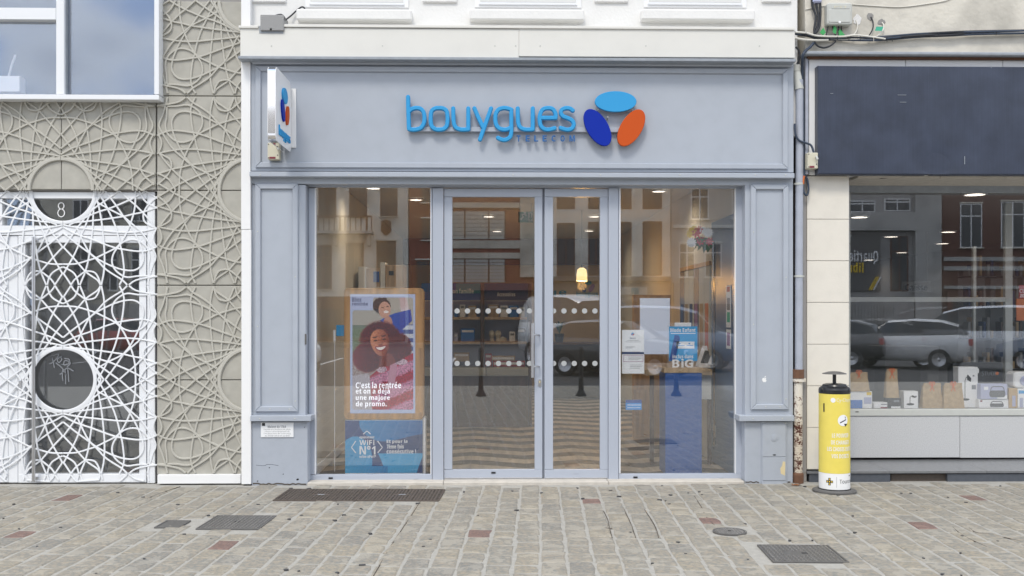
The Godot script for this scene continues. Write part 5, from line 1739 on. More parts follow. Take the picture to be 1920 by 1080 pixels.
# ---------------------------------------------------------------- shop with the dark fascia
func make_right_shop() -> void:
	var t := thing("stone_shop_building", "cream building with stone-clad pillar, granite plinth and wide display window", "building", Vector3(X(1700), 0, 0))
	var zw := -0.65
	var xa := X(1513)
	var xo := X(2100)
	# shell
	block(t, "upper_wall", mats.cream_wall, Vector3(X(1508), 4.04, -0.5), Vector3(xo, 6.4, 0.03))
	block(t, "upper_wall", mats.room_dark, Vector3(X(1508), 3.3, -20.0), Vector3(xo, 6.38, -0.51))
	block(t, "roof_slab", mats.slate, Vector3(X(1508), 6.402, -20.0), Vector3(xo, 6.6, 0.1))
	block(t, "wall", mats.room_dark, Vector3(X(1500), -0.02, -20.0), Vector3(X(1513), 4.03, -0.01))
	block(t, "wall", mats.room_dark, Vector3(X(1513) + 0.002, -0.02, -20.0), Vector3(X(1580), 3.0, -0.67))
	block(t, "wall", mats.room_dark, Vector3(X(1500), -0.02, -20.2), Vector3(xo + 4.0, 3.3, -20.002))
	block(t, "wall", mats.room_dark, Vector3(xo + 3.8, -0.02, -20.0), Vector3(xo + 4.0, 3.3, -0.6))
	block(t, "ceiling", mats.ceiling_grey, Vector3(X(1513), 2.95, -20.0), Vector3(xo + 3.8, 3.28, -0.75))
	block(t, "shop_floor", mats.floor_grey, Vector3(X(1513), -0.02, -20.0), Vector3(xo + 3.8, 0.03, -0.75))
	# fascia build-up
	block(t, "fascia_core", mats.white_paint, Vector3(X(1517), Y(1700, 328) + 0.006, -0.66), Vector3(xo, 4.04, -0.05))
	plate(t, "drip_cap", mats.zinc, 1508, 97, 2090, 104, 0.0, 0.13, 0.01)
	plate(t, "drip_moulding", mats.rust_brown, 1514, 104.3, 2090, 111, -0.02, 0.07, 0.004)
	for s in [[1517, 1698], [1699, 1880], [1881, 2080]]:
		plate(t, "fascia_panel", mats.white_paint, s[0], 111.5, s[1], 328, -0.049, 0.03)
	plate(t, "side_trim", mats.pipe_grey, 1510, 108, 1516, 327, -0.05, 0.05)
	# soffit boards, one sagging
	for s in [[1592, 1742, 0.0], [1743, 1862, 0.0], [1863, 2080, 0.0]]:
		block(t, "soffit_board", mats.threshold, Vector3(X(s[0], -0.3), Y(1700, 328) - 0.02, -0.64), Vector3(X(s[1], -0.3), Y(1700, 328), -0.06), 0.002)
	var b := MB.new()
	b.prism(PackedVector2Array([Vector2(X(1655, 0), Y(1700, 346, -0.5)), Vector2(X(1700, 0), Y(1700, 330, 0)), Vector2(X(1690, 0), Y(1700, 329, 0)), Vector2(X(1662, 0), Y(1700, 341, -.4))]), -0.10, -0.07)
	part(t, "loose_strip", b.mesh(), mats.iron_rusty)
	plate(t, "head_frame", mats.zinc, 1592.5, 346.5, 2080, 361, zw - 0.05, zw + 0.02)
	# pillar faced with stone blocks
	block(t, "pillar", mats.cement_patch, Vector3(xa + 0.004, 0.1, -0.66), Vector3(X(1592) - 0.004, Y(1550, 329), -0.03))
	var vs := [330.0, 411.0, 489.0, 567.0, 645.5, 723.5, 801.5, 880.0]
	for i in 7:
		plate(t, "stone_slab", mats.pillar_stone, 1513.3, vs[i] + 0.4, 1592, vs[i + 1] - 0.4, -0.029, 0.0, 0.002)
	b = MB.new()
	b.box(Vector3(X(1592) - 0.0035, 0.3, -0.6), Vector3(X(1592) + 0.002, Y(1550, 347), -0.001))
	part(t, "pillar_edge", b.mesh(), mats.steel)
	# window frame and glass
	var w := plate(t, "window", mats.box_grey, 1592.5, 767.5, 2080, 779.5, zw - 0.05, zw + 0.03)
	plate(w, "frame", mats.box_grey, 1592.5, 361.5, 1594.5, 767, zw - 0.05, zw + 0.02)
	pane(w, 1594.5, 361, 2080, 768, zw)
	plate(w, "drain_cap", mats.black_plastic, 1604, 771.5, 1610, 773, zw + 0.03, zw + 0.033, 0.0)
	for s in [[1592.5, 1799.5], [1800.3, 2080.0]]:
		plate(t, "granite_panel", mats.granite, s[0], 780.3, s[1], 858, zw - 0.04, zw + 0.02, 0.002)
	# plinth: sloping wet ledge over dark blocks with a vent
	var zl := 0.015
	b = MB.new()
	var yb := Y(1700, 858.5, zw)
	var yf := Y(1700, 883.5, zl)
	for s in [[1513.0, 1668.0], [1668.6, 1850.0], [1850.6, 2080.0]]:
		var m := MB.new()
		var p0 := Vector3(X(s[0], zl), yf, zl)
		var p1 := Vector3(X(s[1], zl), yf, zl)
		var r0 := Vector3(p0.x, yf + 0.012, zw)
		var r1 := Vector3(p1.x, yf + 0.012, zw)
		m.quad(p0, p1, r1, r0)
		m.quad(p0 + Vector3(0, -0.02, 0), p1 + Vector3(0, -0.02, 0), p1, p0)
		m.quad(p0 + Vector3(0, -0.02, 0), p0, r0, r0 + Vector3(0, -0.03, 0)); m.quad(p1, p1 + Vector3(0, -0.02, 0), r1 + Vector3(0, -0.03, 0), r1)
		m.quad(r0 + Vector3(0, -0.03, 0), r1 + Vector3(0, -0.03, 0), p1 + Vector3(0, -0.02, 0), p0 + Vector3(0, -0.02, 0))
		part(t, "plinth_ledge", m.mesh(), mats.granite_wet)
	block(t, "plinth_core", mats.cement_patch, Vector3(xa + 0.01, -0.02, zw), Vector3(xo, yf - 0.035, -0.06))
	for s in [[1517.0, 1669.5], [1776.5, 1990.0]]:
		plate(t, "plinth_block", mats.bluestone, s[0], 887.5, s[1], 909.5, -0.055, 0.0, 0.003)
	plate(t, "vent_lip", mats.zinc, 1669, 885.2, 1778, 887.2, -0.055, 0.006, 0.001)
	plate(t, "vent_grate", mats.iron_rusty, 1671, 889, 1775, 907, -0.058, -0.04, 0.001)
	# dark fascia box
	t = thing("blank_fascia_box", "wide blank dark blue metal fascia box with a dented lower edge", "sign", P(1726, 328, 0.03))
	b = MB.new()
	var y0 := Y(1700, 327.5, 0.12)
	var y1 := Y(1700, 124, 0.12)
	var x0 := X(1533.5, 0.12)
	var poly := PackedVector2Array([Vector2(x0, y0), Vector2(X(1738, .12), y0), Vector2(X(1742, .12), y0 + 0.008), Vector2(X(1746, .12), y0 + 0.006), Vector2(X(1750, .12), y0), Vector2(X(2085), y0), Vector2(X(2085), y1), Vector2(x0, y1)])
	b.prism(poly, 0.031, 0.117, 0.006)
	part(t, "box", b.mesh(), mats.dark_sign)
	b = MB.new()
	var nz := FastNoiseLite.new(); nz.frequency = 0.9; nz.seed = 3; nz.fractal_octaves = 2
	var at := func(i: int, j: int) -> Vector3:
		var p := Vector3(lerpf(x0 + 0.004, X(2084), i / 60.0), lerpf(y0 + 0.010, y1 - 0.004, j / 22.0), 0.1175)
		var edge := minf(minf(i, 60 - i) / 3.0, minf(j, 22 - j) / 3.0)
		p.z += 0.004 * nz.get_noise_2d(p.x * 1.4, p.y) * clampf(edge, 0.0, 1.0) + 0.003
		var dd := Vector2((p.x - X(1744)) / 0.16, (p.y - y0) / 0.26)
		p.z -= 0.012 * exp(-dd.length_squared() * 2.0) * (1.0 if j > 0 else 0.3)
		return p
	for i in 60:
		for j in 22:
			b.quad(at.call(i, j), at.call(i + 1, j), at.call(i + 1, j + 1), at.call(i, j + 1))
	part(t, "front_sheet", smooth_mesh(b), mats.dark_sign)
	b = MB.new()
	for l in [[1683, 177, 1699, 178.5], [1687, 190, 1699, 192], [1557, 175, 1562, 175.6], [1808, 293, 1809, 308], [1858, 126, 1859, 127.5]]:
		b = MB.new()
		b.prism(rect(X(l[0], .12), Y(l[0], l[3], .12), X(l[2], .12), Y(l[0], l[3] - 0.7 if l[2] - l[0] > 3 else l[1], .12)), 0.112, 0.1245)
		part(t, "scratch", b.mesh(), mats.zinc)

	# ---- inside
	for p in [[1611, 405], [1671, 442], [1778, 433], [1767, 455], [1691, 472], [1629, 486], [1725, 490], [1685, 498], [1752, 504], [1816, 472], [1792, 498], [1828, 362]]:
		downlight("round recessed downlight in the ceiling of the stone shop", "downlights of the stone shop", ceiling_point(p[0], p[1], 2.95), 0.11, 0.16)
	t = thing("glass_partition", "grey metal framed glass partition inside the stone shop", "partition", P(1740, 800, -2.2))
	var zp := -2.2
	plate(t, "rail", mats.box_grey, 1560, 557, 1886, 566, zp - 0.05, zp)
	plate(t, "post", mats.box_grey, 1885, 380, 1899, 850, zp - 0.05, zp + 0.004)
	plate(t, "post", mats.box_grey, 1825, 462, 1831, 556.5, zp - 0.05, zp - 0.002)
	plate(t, "post", mats.box_grey, 1825.5, 566.5, 1830, 850, zp - 0.05, zp - 0.002)
	b = MB.new()
	b.box(Vector3(X(1560, zp), 0.031, zp - 0.03), Vector3(X(1824, zp), Y(1700, 567, zp), zp - 0.02))
	part(t, "pane", b.mesh(), mats.glass)
	# stocked racks along the right, gloomy
	for k in 3:
		var uu := 1846.0 + k * 62.0
		t = thing("stock_rack", ["dark rack of small goods beside the partition post", "dark rack of small goods behind the orange poster", "dark rack of small goods at the window end"][k], "rack", P(uu, 800, -4.0), "racks in the stone shop")
		block(t, "back", mats.room_dark, Vector3(X(uu - 26, -4), 0.031, -4.4), Vector3(X(uu + 26, -4), 2.2, -4.36))
		for j in 5:
			var y := 0.4 + j * 0.42
			block(t, "shelf", mats.box_black, Vector3(X(uu - 26, -4), y, -4.36), Vector3(X(uu + 26, -4), y + 0.02, -4.0))
			for g in 7:
				var gx: float = X(uu - 24 + g * 7.2, -4)
				block(t, "goods", [mats.walnut, mats.navy_print, mats.cardboard, mats.room_grey, mats.room_dark][(g * 3 + j * 2 + k) % 5], Vector3(gx, y + 0.021, -4.25), Vector3(gx + 0.035, y + 0.12 + 0.06 * ((g * 5 + j) % 4), -4.1))
	t = thing("hanging_poster", "orange and red poster hanging behind the window end", "poster", P(1912, 600, -1.4))
	plate(t, "sheet", mats.poster_orange, 1906, 560, 1990, 601, -1.41, -1.40, 0.0)
	plate(t, "sheet", mats.box_red, 1911, 535, 1990, 559.5, -1.41, -1.40, 0.0)
	letters(t, "lettering", "20", mats.paper, 1912, 551, 1921, 557.5, -1.40, 0.002)
	letters(t, "lettering", "CL", mats.paper, 1911.5, 542, 1921, 549, -1.40, 0.002)
	b = MB.new()
	b.tube([P(1950, 535, -1.405), Vector3(P(1950, 535, -1.405).x, 2.952, -1.405)], 0.002, 5)
	part(t, "wire", b.mesh(), mats.cable_black)
	t = thing("cash_desk", "dark cash desk with a hanging sign inside the stone shop", "desk", P(1710, 700, -7.0))
	block(t, "body", mats.room_grey, Vector3(X(1660, -7), 0.031, -7.8), Vector3(X(1760, -7), 1.05, -7.0))
	letters(t, "lettering", "Caisse", mats.box_black, 1697, 532, 1738, 545, -7.0, 0.03)
	b = MB.new()
	b.box(Vector3(X(1690, -7.05), Y(1718, 548, -7.05), -7.06), Vector3(X(1745, -7.05), Y(1718, 528, -7.05), -7.03))
	b.tube([P(1700, 529, -7.045), Vector3(P(1700, 529, -7.045).x, 2.952, -7.045)], 0.004, 5)
	b.tube([P(1738, 529, -7.045), Vector3(P(1738, 529, -7.045).x, 2.952, -7.045)], 0.004, 5)
	part(t, "hanging_board", b.mesh(), mats.room_grey)
	# ---- display ledge and goods
	var yl := Y(1700, 767.5, zw - 0.06)
	t = thing("display_ledge", "dark display ledge running behind the stone shop window", "ledge", Vector3(X(1740, zw), 0.03, zw - 0.4))
	block(t, "board", mats.room_grey, Vector3(X(1593, zw), yl - 0.03, zw - 0.75), Vector3(xo, yl - 0.002, zw - 0.055))
	block(t, "front", mats.room_dark, Vector3(X(1593, zw), 0.031, zw - 0.75), Vector3(xo, yl - 0.031, zw - 0.70))
	paper_bag("kraft paper bag with orange bow standing on a white and blue box", 1593, 698, 1631, 734, -0.85, 0.02)
	paper_bag("narrow kraft paper bag with orange bow, turned sideways on a dark box", 1662.5, 692, 1686, 746, -0.85, 0.012)
	paper_bag("kraft paper bag with orange bow beside the small lamp box", 1730, 718, 1769, 767, -0.85, 0.02)
	paper_bag("kraft paper bag with orange bow next to the tall white lamp box", 1769.5, 718, 1809, 767, -0.82, 0.02)
	goods_box("white and blue electronics carton under a kraft bag", 1593.5, 734, 1635.5, 767, -0.86, "sign_white", [["box_blue", 1594, 750, 1617, 766.5], ["box_lilac", 1620, 745, 1634, 757], ["paper", 1622, 762, 1634.5, 766.5], ["banner_yellow", 1625, 735, 1634, 741]])
	goods_box("small flat white carton between two larger boxes", 1638.5, 754.5, 1664, 767, -0.85, "sign_white", [["red_label", 1651, 763, 1664, 766.5], ["grey_print", 1652, 757, 1663, 759]])
	goods_box("small dark carton under the narrow kraft bag", 1665.5, 746.5, 1689, 767, -0.85, "box_black", [["paper", 1671, 762, 1688.5, 766.5], ["grey_print", 1676, 750, 1686, 754]])
	goods_box("small white box with a printed desk lamp", 1695, 733.5, 1721.5, 767, -0.83, "sign_white", [["paper", 1712, 761.5, 1721.3, 766.5], ["grey_print", 1716, 742, 1719, 745]])
	lamp_print(1705.0, 741.0, 12.0, 17.0, -0.83)
	goods_box("tall white box with a large printed desk lamp", 1797, 688, 1833.5, 764, -0.92, "sign_white", [["paper", 1816, 691, 1835.5, 699.5], ["grey_print", 1824, 703, 1827, 706], ["grey_print", 1822, 722, 1830, 730], ["paper", 1815, 757, 1832, 763.5]])
	lamp_print(1808.0, 702.0, 13.0, 47.0, -0.92)
	goods_box("black carton with pale STUDIO lettering behind the lamp box", 1786, 680, 1880, 767, -1.15, "box_black", [])
	letters(get_node("goods_box_005"), "lettering", "STUDI", mats.grey_print, 1841, 696.5, 1867, 704, -1.149, 0.001, font_plain)
	b = MB.new()
	b.prism(ellipse(X(1869.5, -1.15), Y(1869, 700, -1.15), 0.018, 0.018, 0.0, 16), -1.15, -1.148)
	part(get_node("goods_box_005"), "emblem", b.mesh(), mats.poster_orange)
	goods_box("lilac speaker carton lying on top of a white one", 1839, 720, 1889, 748.3, -0.84, "box_lilac", [["paper", 1870, 741, 1888.8, 748], ["paper", 1845, 725, 1853, 731]])
	speaker_print(1855.0, 725.0, 30.0, 20.0, -0.84)
	goods_box("white speaker carton under the lilac one", 1835, 748.8, 1891, 767, -0.85, "sign_white", [["paper", 1874, 761, 1891, 766.6], ["red_label", 1838, 750.5, 1842, 753.5]])
	speaker_print(1856.0, 753.0, 26.0, 10.0, -0.85)
	goods_box("brown and white printed carton at the window end", 1892, 728, 1908, 767, -0.84, "cardboard", [["box_lilac", 1898, 742, 1904, 762]])
	goods_box("pale carton with violet pictures at the window end", 1908.5, 728.5, 1950, 767, -0.84, "sign_white", [["box_lilac", 1912, 746, 1918, 764], ["box_lilac", 1920, 746, 1926, 764], ["sky_blue", 1910, 732, 1935, 738]])
	t = thing("white_speaker", "rounded white loudspeaker on the cartons at the window end", "speaker", P(1912, 728, -0.86))
	b = MB.new()
	b.prism(round_rect(X(1901, -.84), Y(1912, 727.6, -.84), X(1945, -.84), Y(1912, 697, -.84), 0.04), -1.0, -0.84, 0.012)
	part(t, "case", b.mesh(), mats.sign_white)
	b = MB.new()
	b.prism(ellipse(X(1921, -.84), Y(1921, 714, -.84), 0.05, 0.05, 0.0, 24), -0.84, -0.832, 0.003)
	part(t, "cone", b.mesh(), mats.box_lilac)

func goods_box(label: String, u0: float, v0: float, u1: float, v1: float, z: float, m: String, prints: Array) -> void:
	var t := thing("goods_box", label, "box", P((u0 + u1) / 2, v1, z - 0.05))
	var yl := Y(1700, 767.5, -0.71) - 0.001
	var um := (u0 + u1) / 2
	var lo := Y(um, v1, z) if v1 < 760.0 else yl
	block(t, "carton", mats[m], Vector3(X(u0, z), lo, z - minf(0.12, (u1 - u0) * 0.003 + 0.04)), Vector3(X(u1, z), Y(um, v0, z), z), 0.003)
	var k := 0.0
	for p in prints:
		k += 0.0002
		plate(t, "print", mats[p[0]], p[1], p[2], minf(p[3], u1 + 2.0), p[4], z + k - 0.0001, z + 0.0008 + k, 0.0)

func lamp_print(u: float, v: float, w: float, h: float, z: float) -> void:
	var t := get_child(get_child_count() - 1)
	var b := MB.new()
	var f := func(a: float, c: float) -> Vector2: return Vector2(X(u + a * w, z), Y(u, v + c * h, z))
	b.ribbon(PackedVector2Array([f.call(0.1, 1.0), f.call(0.1, 0.25), f.call(0.3, 0.1), f.call(0.55, 0.14)]), 0.007, z + 0.0008, 0.0008)
	b.prism(PackedVector2Array([f.call(0.4, 0.22), f.call(0.95, 0.30), f.call(1.0, 0.16), f.call(0.5, 0.0), f.call(0.38, 0.06)]), z + 0.0008, z + 0.002)
	b.prism(ellipse(f.call(0.15, 1.0).x, f.call(0.15, 1.0).y, w * 0.0034, 0.012, 0.0, 16), z + 0.0008, z + 0.0022)
	part(t, "lamp_picture", b.mesh(), mats.black_print)

func speaker_print(u: float, v: float, w: float, h: float, z: float) -> void:
	var t := get_child(get_child_count() - 1)
	var b := MB.new()
	var f := func(a: float, c: float) -> Vector2: return Vector2(X(u + a * w, z), Y(u, v + c * h, z))
	b.ribbon(smooth_line([f.call(0.05, 0.6), f.call(0.15, 0.05), f.call(0.5, 0.0), f.call(0.85, 0.05), f.call(0.95, 0.6)], 4), 0.008, z + 0.0012, 0.0008)
	b.prism(round_rect(f.call(0.0, 1.0).x, f.call(0.0, 1.0).y, f.call(1.0, 0.35).x, f.call(1.0, 0.35).y, h * 0.0014), z + 0.0008, z + 0.002)
	part(t, "speaker_picture", b.mesh(), mats.car_grey)

func paper_bag(label: String, u0: float, v0: float, u1: float, v1: float, z: float, lean: float) -> void:
	var um := (u0 + u1) / 2
	var t := thing("paper_bag", label, "bag", P(um, v1, z - 0.04))
	var yl := Y(1700, 767.5, -0.71) - 0.001
	var x0 := X(u0, z); var x1 := X(u1, z)
	var y0 := yl if v1 > 760.0 else Y(um, v1, z)
	var y1 := Y(um, v0, z)
	var w := x1 - x0
	var h := y1 - y0
	var zt := z - 0.045
	var b := MB.new()
	# body: wide gusseted foot, flat top folded over
	var a := [Vector3(x0, y0, z), Vector3(x1, y0, z), Vector3(x1 - w * 0.07, y1 - h * 0.10, zt + 0.012), Vector3(x0 + w * 0.05 + lean * 0.3, y1 - h * 0.10, zt + 0.012)]
	var c := [Vector3(x0, y0, z - 0.09), Vector3(x1, y0, z - 0.09), Vector3(x1 - w * 0.07, y1 - h * 0.10, zt - 0.012), Vector3(x0 + w * 0.05 + lean * 0.3, y1 - h * 0.10, zt - 0.012)]
	var crease: Vector3 = (a[0] + a[1]) * 0.5 + Vector3(-w * 0.06, h * 0.45, -0.012)
	b.tri(a[0], a[1], crease); b.tri(a[1], a[2], crease); b.tri(a[2], a[3], crease); b.tri(a[3], a[0], crease)
	b.quad(c[1], c[0], c[3], c[2])
	for s in [[0, 3], [1, 2]]:
		var g: Vector3 = (a[s[0]] + c[s[0]]) * 0.5 + Vector3(0.012 if s[0] == 0 else -0.012, h * 0.4, 0)
		var l0: Vector3 = a[s[0]]; var l1: Vector3 = c[s[0]]; var l2: Vector3 = c[s[1]]; var l3: Vector3 = a[s[1]]
		b.tri(l0, g, l1); b.tri(l1, g, l2); b.tri(l2, g, l3); b.tri(l3, g, l0)
	b.quad(a[3], a[2], c[2], c[3])
	part(t, "body", b.mesh(), mats.kraft)
	b = MB.new()
	var fx0: float = a[3].x
	var fx1: float = a[2].x
	b.prism(PackedVector2Array([Vector2(fx0 - 0.002, y1 - h * 0.22), Vector2(fx1 + 0.002, y1 - h * 0.20), Vector2(fx1, y1), Vector2(fx0 + 0.006, y1 - 0.003)]), zt + 0.014, zt + 0.019, 0.001)
	part(t, "folded_top", b.mesh(), mats.kraft)
	b = MB.new()
	var k := Vector2((fx0 + fx1) / 2, y1 - h * 0.14)
	var zr := zt + 0.02
	for s in [-1.0, 1.0]:
		b.ribbon(smooth_line([k, k + Vector2(s * 0.028, 0.03), k + Vector2(s * 0.010, 0.045), k], 5), 0.009, zr, 0.004)
		b.ribbon(smooth_line([k, k + Vector2(s * 0.012, -0.03), k + Vector2(s * 0.026, -0.065)], 5), 0.009, zr, 0.003)
	b.prism(ellipse(k.x, k.y, 0.008, 0.009, 0.0, 10), zr, zr + 0.008)
	part(t, "bow", b.mesh(), mats.ribbon_orange)

# ---------------------------------------------------------------- street furniture, pipes and cables
func bent_text(parent: Node, called: String, text: String, material: Material, axis: Vector3, r: float, ang: float, y: float, w: float, h: float, font: Font = null) -> void:
	var m := TextMesh.new()
	m.text = text
	m.font = font if font else font_bold
	m.font_size = 32; m.pixel_size = 0.01; m.depth = 0.0; m.curve_step = 1.5
	var box := m.get_aabb()
	var arr := m.surface_get_arrays(0)
	var vs: PackedVector3Array = arr[Mesh.ARRAY_VERTEX]
	var idx: PackedInt32Array = arr[Mesh.ARRAY_INDEX] if arr[Mesh.ARRAY_INDEX] != null else PackedInt32Array(range(vs.size()))
	var b := MB.new()
	var put := func(p: Vector3) -> Vector3:
		var a: float = ang + (p.x - box.get_center().x) / box.size.x * w / r
		return axis + Vector3(sin(a) * r, y + (p.y - box.get_center().y) / box.size.y * h, cos(a) * r)
	for i in range(0, idx.size(), 3):
		b.tri(put.call(vs[idx[i]]), put.call(vs[idx[i + 2]]), put.call(vs[idx[i + 1]]))
	part(parent, called, b.mesh(), material)

func bent_patch(parent: Node, called: String, material: Material, axis: Vector3, r: float, poly: PackedVector2Array) -> void:
	# poly in (arc length from angle 0, height); finely cut so that it follows the round
	var b := MB.new()
	var put := func(p: Vector2) -> Vector3: return axis + Vector3(sin(p.x / r) * r, p.y, cos(p.x / r) * r)
	var lo := poly[0]
	var hi := poly[0]
	for p in poly:
		lo = lo.min(p); hi = hi.max(p)
	var x := lo.x
	while x < hi.x:
		for piece in Geometry2D.intersect_polygons(poly, rect(x, lo.y - 1.0, minf(x + 0.008, hi.x + 0.001), hi.y + 1.0)):
			var idx := Geometry2D.triangulate_polygon(piece)
			for i in range(0, idx.size(), 3):
				var a: Vector2 = piece[idx[i]]
				var c: Vector2 = piece[idx[i + 1]]
				var d: Vector2 = piece[idx[i + 2]]
				if (c - a).cross(d - a) < 0.0: b.tri(put.call(a), put.call(d), put.call(c))
				else: b.tri(put.call(a), put.call(c), put.call(d))
		x += 0.008
	part(parent, called, b.mesh(), material)

func make_street() -> void:
	# ---- ashtray column
	var at := ground_point(1564.5, 921.0)
	at.y = 0.0
	var t := thing("ashtray_column", "yellow and white public ashtray column with black lid and foot", "ashtray", at)
	var px := (CAM_Z - at.z) / F
	var r := 28.6 * px
	var H := func(v: float) -> float: return (919.5 - v) * px
	var b := MB.new()
	b.lathe(at, [[0.0, 0.002], [0.19, 0.002], [0.19, 0.014], [0.172, 0.022], [r * 1.04, 0.026]], 40)
	part(t, "foot_plate", b.mesh(), mats.cast_iron)
	b = MB.new()
	b.lathe(at, [[r * 0.995, 0.02], [r * 0.995, H.call(912.5)]], 48)
	part(t, "foot_band", b.mesh(), mats.black_plastic)
	b = MB.new()
	b.lathe(at, [[r * 0.99, H.call(913)], [r, H.call(912)], [r, H.call(882.5)]], 48)
	part(t, "white_band", b.mesh(), mats.sign_white)
	b = MB.new()
	b.lathe(at, [[r, H.call(882.3)], [r, H.call(734.5)]], 48)
	part(t, "yellow_body", b.mesh(), mats.yellow)
	b = MB.new()
	b.lathe(at, [[r * 0.99, H.call(734.6)], [r * 1.012, H.call(733)], [r * 1.012, H.call(727.5)], [r * 0.97, H.call(724)], [r * 0.80, H.call(720.5)], [r * 0.74, H.call(717.5)], [r * 0.55, H.call(716)], [r * 0.2, H.call(715.5)]], 40)
	part(t, "lid", b.mesh(), mats.black_plastic)
	b = MB.new()
	b.lathe(at, [[0.016, H.call(717)], [0.016, H.call(698.5)]], 14)
	part(t, "stem", b.mesh(), mats.black_plastic)
	b = MB.new()
	b.lathe(at, [[0.0, H.call(698.2)], [22.5 * px, H.call(698.0)], [21.5 * px, H.call(696.6)], [11 * px, H.call(693.6)], [0.0, H.call(692.6)]], 32)
	part(t, "rain_cap", b.mesh(), mats.cast_iron)
	var rr := r + 0.0012
	var c0 := 0.06
	for l in [["LE POUVOIR", 811, 34], ["DE CHANGER", 824, 37], ["LES CHOSES ENTRE", 836.5, 52], ["VOS DOIGTS", 849.5, 36]]:
		bent_text(t, "lettering", l[0], mats.sign_white, at, rr, c0 + 0.05, H.call(l[1]), l[2] * px, 7.6 * px)
	bent_text(t, "lettering", "Cy-Clope", mats.sign_white, at, rr, 0.36, H.call(746.0), 32 * px, 8.5 * px, font_plain)
	bent_text(t, "lettering", "Tourcoing", mats.black_print, at, rr, 0.72, H.call(898.0), 42 * px, 9.5 * px, font_plain)
	bent_text(t, "lettering", "www.cy-clope.com", mats.sign_white, at, rr - 0.001, 0.22, H.call(916.3), 40 * px, 3.6 * px)
	# round pictogram with a cigarette, small square emblem
	var disc := PackedVector2Array()
	for p in ellipse(0.24 * r, H.call(783), 10.5 * px, 10.5 * px, 0.0, 28): disc.append(p)
	bent_patch(t, "pictogram_disc", mats.sign_white, at, rr, disc)
	var bar := func(u: float, v: float) -> Vector2: return Vector2(0.24 * r + u * px, H.call(783.0 + v))
	bent_patch(t, "pictogram", mats.black_print, at, rr + 0.001, PackedVector2Array([bar.call(-6, 5.2), bar.call(6.5, -0.6), bar.call(6, -2.4), bar.call(-6.6, 3.4)]))
	bent_patch(t, "pictogram", mats.black_print, at, rr + 0.001, PackedVector2Array([bar.call(3.5, -5.5), bar.call(5.5, -2.5), bar.call(5.0, -6.8), bar.call(4.2, -7.5)]))
	bent_patch(t, "pictogram", mats.black_print, at, rr + 0.001, PackedVector2Array([bar.call(1.5, 6.2), bar.call(5.0, 11.5), bar.call(9.5, 6.4)]))
	bent_patch(t, "emblem", mats.sign_white, at, rr, ellipse(-0.42 * r, H.call(745.5), 4.5 * px, 4.5 * px, 0.0, 16))
	for e in [[0, 0, "banner_yellow"], [-4.2, 0, "black_print"], [4.2, 0, "black_print"], [0, -4.6, "black_print"], [0, 4.6, "black_print"]]:
		bent_patch(t, "emblem", mats.black_print, at, rr, rect((-18.5 + e[0] - 2.2) * px, H.call(897.5 + e[1] + 2.3), (-18.5 + e[0] + 2.2) * px, H.call(897.5 + e[1] - 2.3)))
		bent_patch(t, "emblem", mats.banner_yellow, at, rr + 0.001, rect((-18.5 + e[0] - 1.1) * px, H.call(897.5 + e[1] + 1.2), (-18.5 + e[0] + 1.1) * px, H.call(897.5 + e[1] - 1.2)))
	bent_patch(t, "rule", mats.grey_print, at, rr, rect(-5.9 * px, H.call(908), -5.4 * px, H.call(888)))
	bent_patch(t, "slot", mats.black_print, at, rr, rect(22.0 * px, H.call(887.8), 26.0 * px, H.call(886.2)))
	bent_patch(t, "code_label", mats.black_print, at, rr, rect(-31.5 * px, H.call(768), -28.5 * px, H.call(752)))
	# ---- covers and grates in the paving
	cover("ribbed rectangular cast iron cover with pale stains in the left paving", 0, "cast_iron")
	cover("square cast iron cover with raised studs and a lifting slot", 1, "cast_iron")
	round_cover()
	cover("rusty rectangular grate cover close to the left pilaster", 3, "iron_rusty")
	cover("rusty rectangular grate cover in front of the door", 4, "iron_rusty")
	cover("small dark square drain cover beside the stained cover", 5, "cast_iron")
	# ---- drain pipe between the two shops
	t = thing("drain_pipe", "grey drain pipe with a rusty cast iron lower length between the two shops", "pipe", Vector3(X(1498, 0.05), 0, 0.03))
	var zc := 0.045
	b = MB.new()
	b.tube([P(1499, 150, zc), P(1499, 300, zc), P(1498, 500, zc), P(1497.5, 693, zc)], 0.036, 16)
	part(t, "upper_pipe", b.mesh(), mats.pipe_grey)
	b = MB.new()
	b.tube([P(1494, 130, zc - 0.02), P(1496, 146, zc - 0.01), P(1498.5, 168, zc)], 0.042, 14)
	b.tube([P(1493.5, 126, zc - 0.02), P(1494, 134, zc - 0.02)], 0.048, 14)
	b.tube([P(1493.5, 122, zc - 0.02), P(1493.5, 126, zc - 0.02)], 0.036, 14)
	part(t, "elbow", b.mesh(), mats.box_grey)
	var bx := P(1496.5, 905, zc)
	b = MB.new()
	b.tube([P(1496.5, 706, zc), P(1496.5, 790, zc)], 0.0405, 18)
	part(t, "iron_pipe", b.mesh(), mats.rust_white)
	b = MB.new()
	b.tube([P(1496.5, 790, zc), P(1496.5, 893, zc)], 0.041, 18)
	part(t, "iron_pipe", b.mesh(), mats.rust_mixed)
	b = MB.new()
	b.tube([P(1496.5, 692.5, zc), P(1496.5, 709, zc)], 0.055, 18)
	part(t, "iron_collar", b.mesh(), mats.rust_brown)
	b = MB.new()
	b.tube([P(1497, 710, zc), P(1497, 715.5, zc)], 0.058, 18)
	b.box(P(1506, 716, zc) + Vector3(0, 0, -0.01), P(1511, 709, zc), 0.002)
	part(t, "pipe_clamp", b.mesh(), mats.rust_white)
	b = MB.new()
	b.lathe(Vector3(bx.x, 0.0, zc), [[0.050, -0.004], [0.052, 0.075], [0.046, 0.09], [0.040, 0.095]], 18)
	part(t, "foot_socket", b.mesh(), mats.rust_brown)
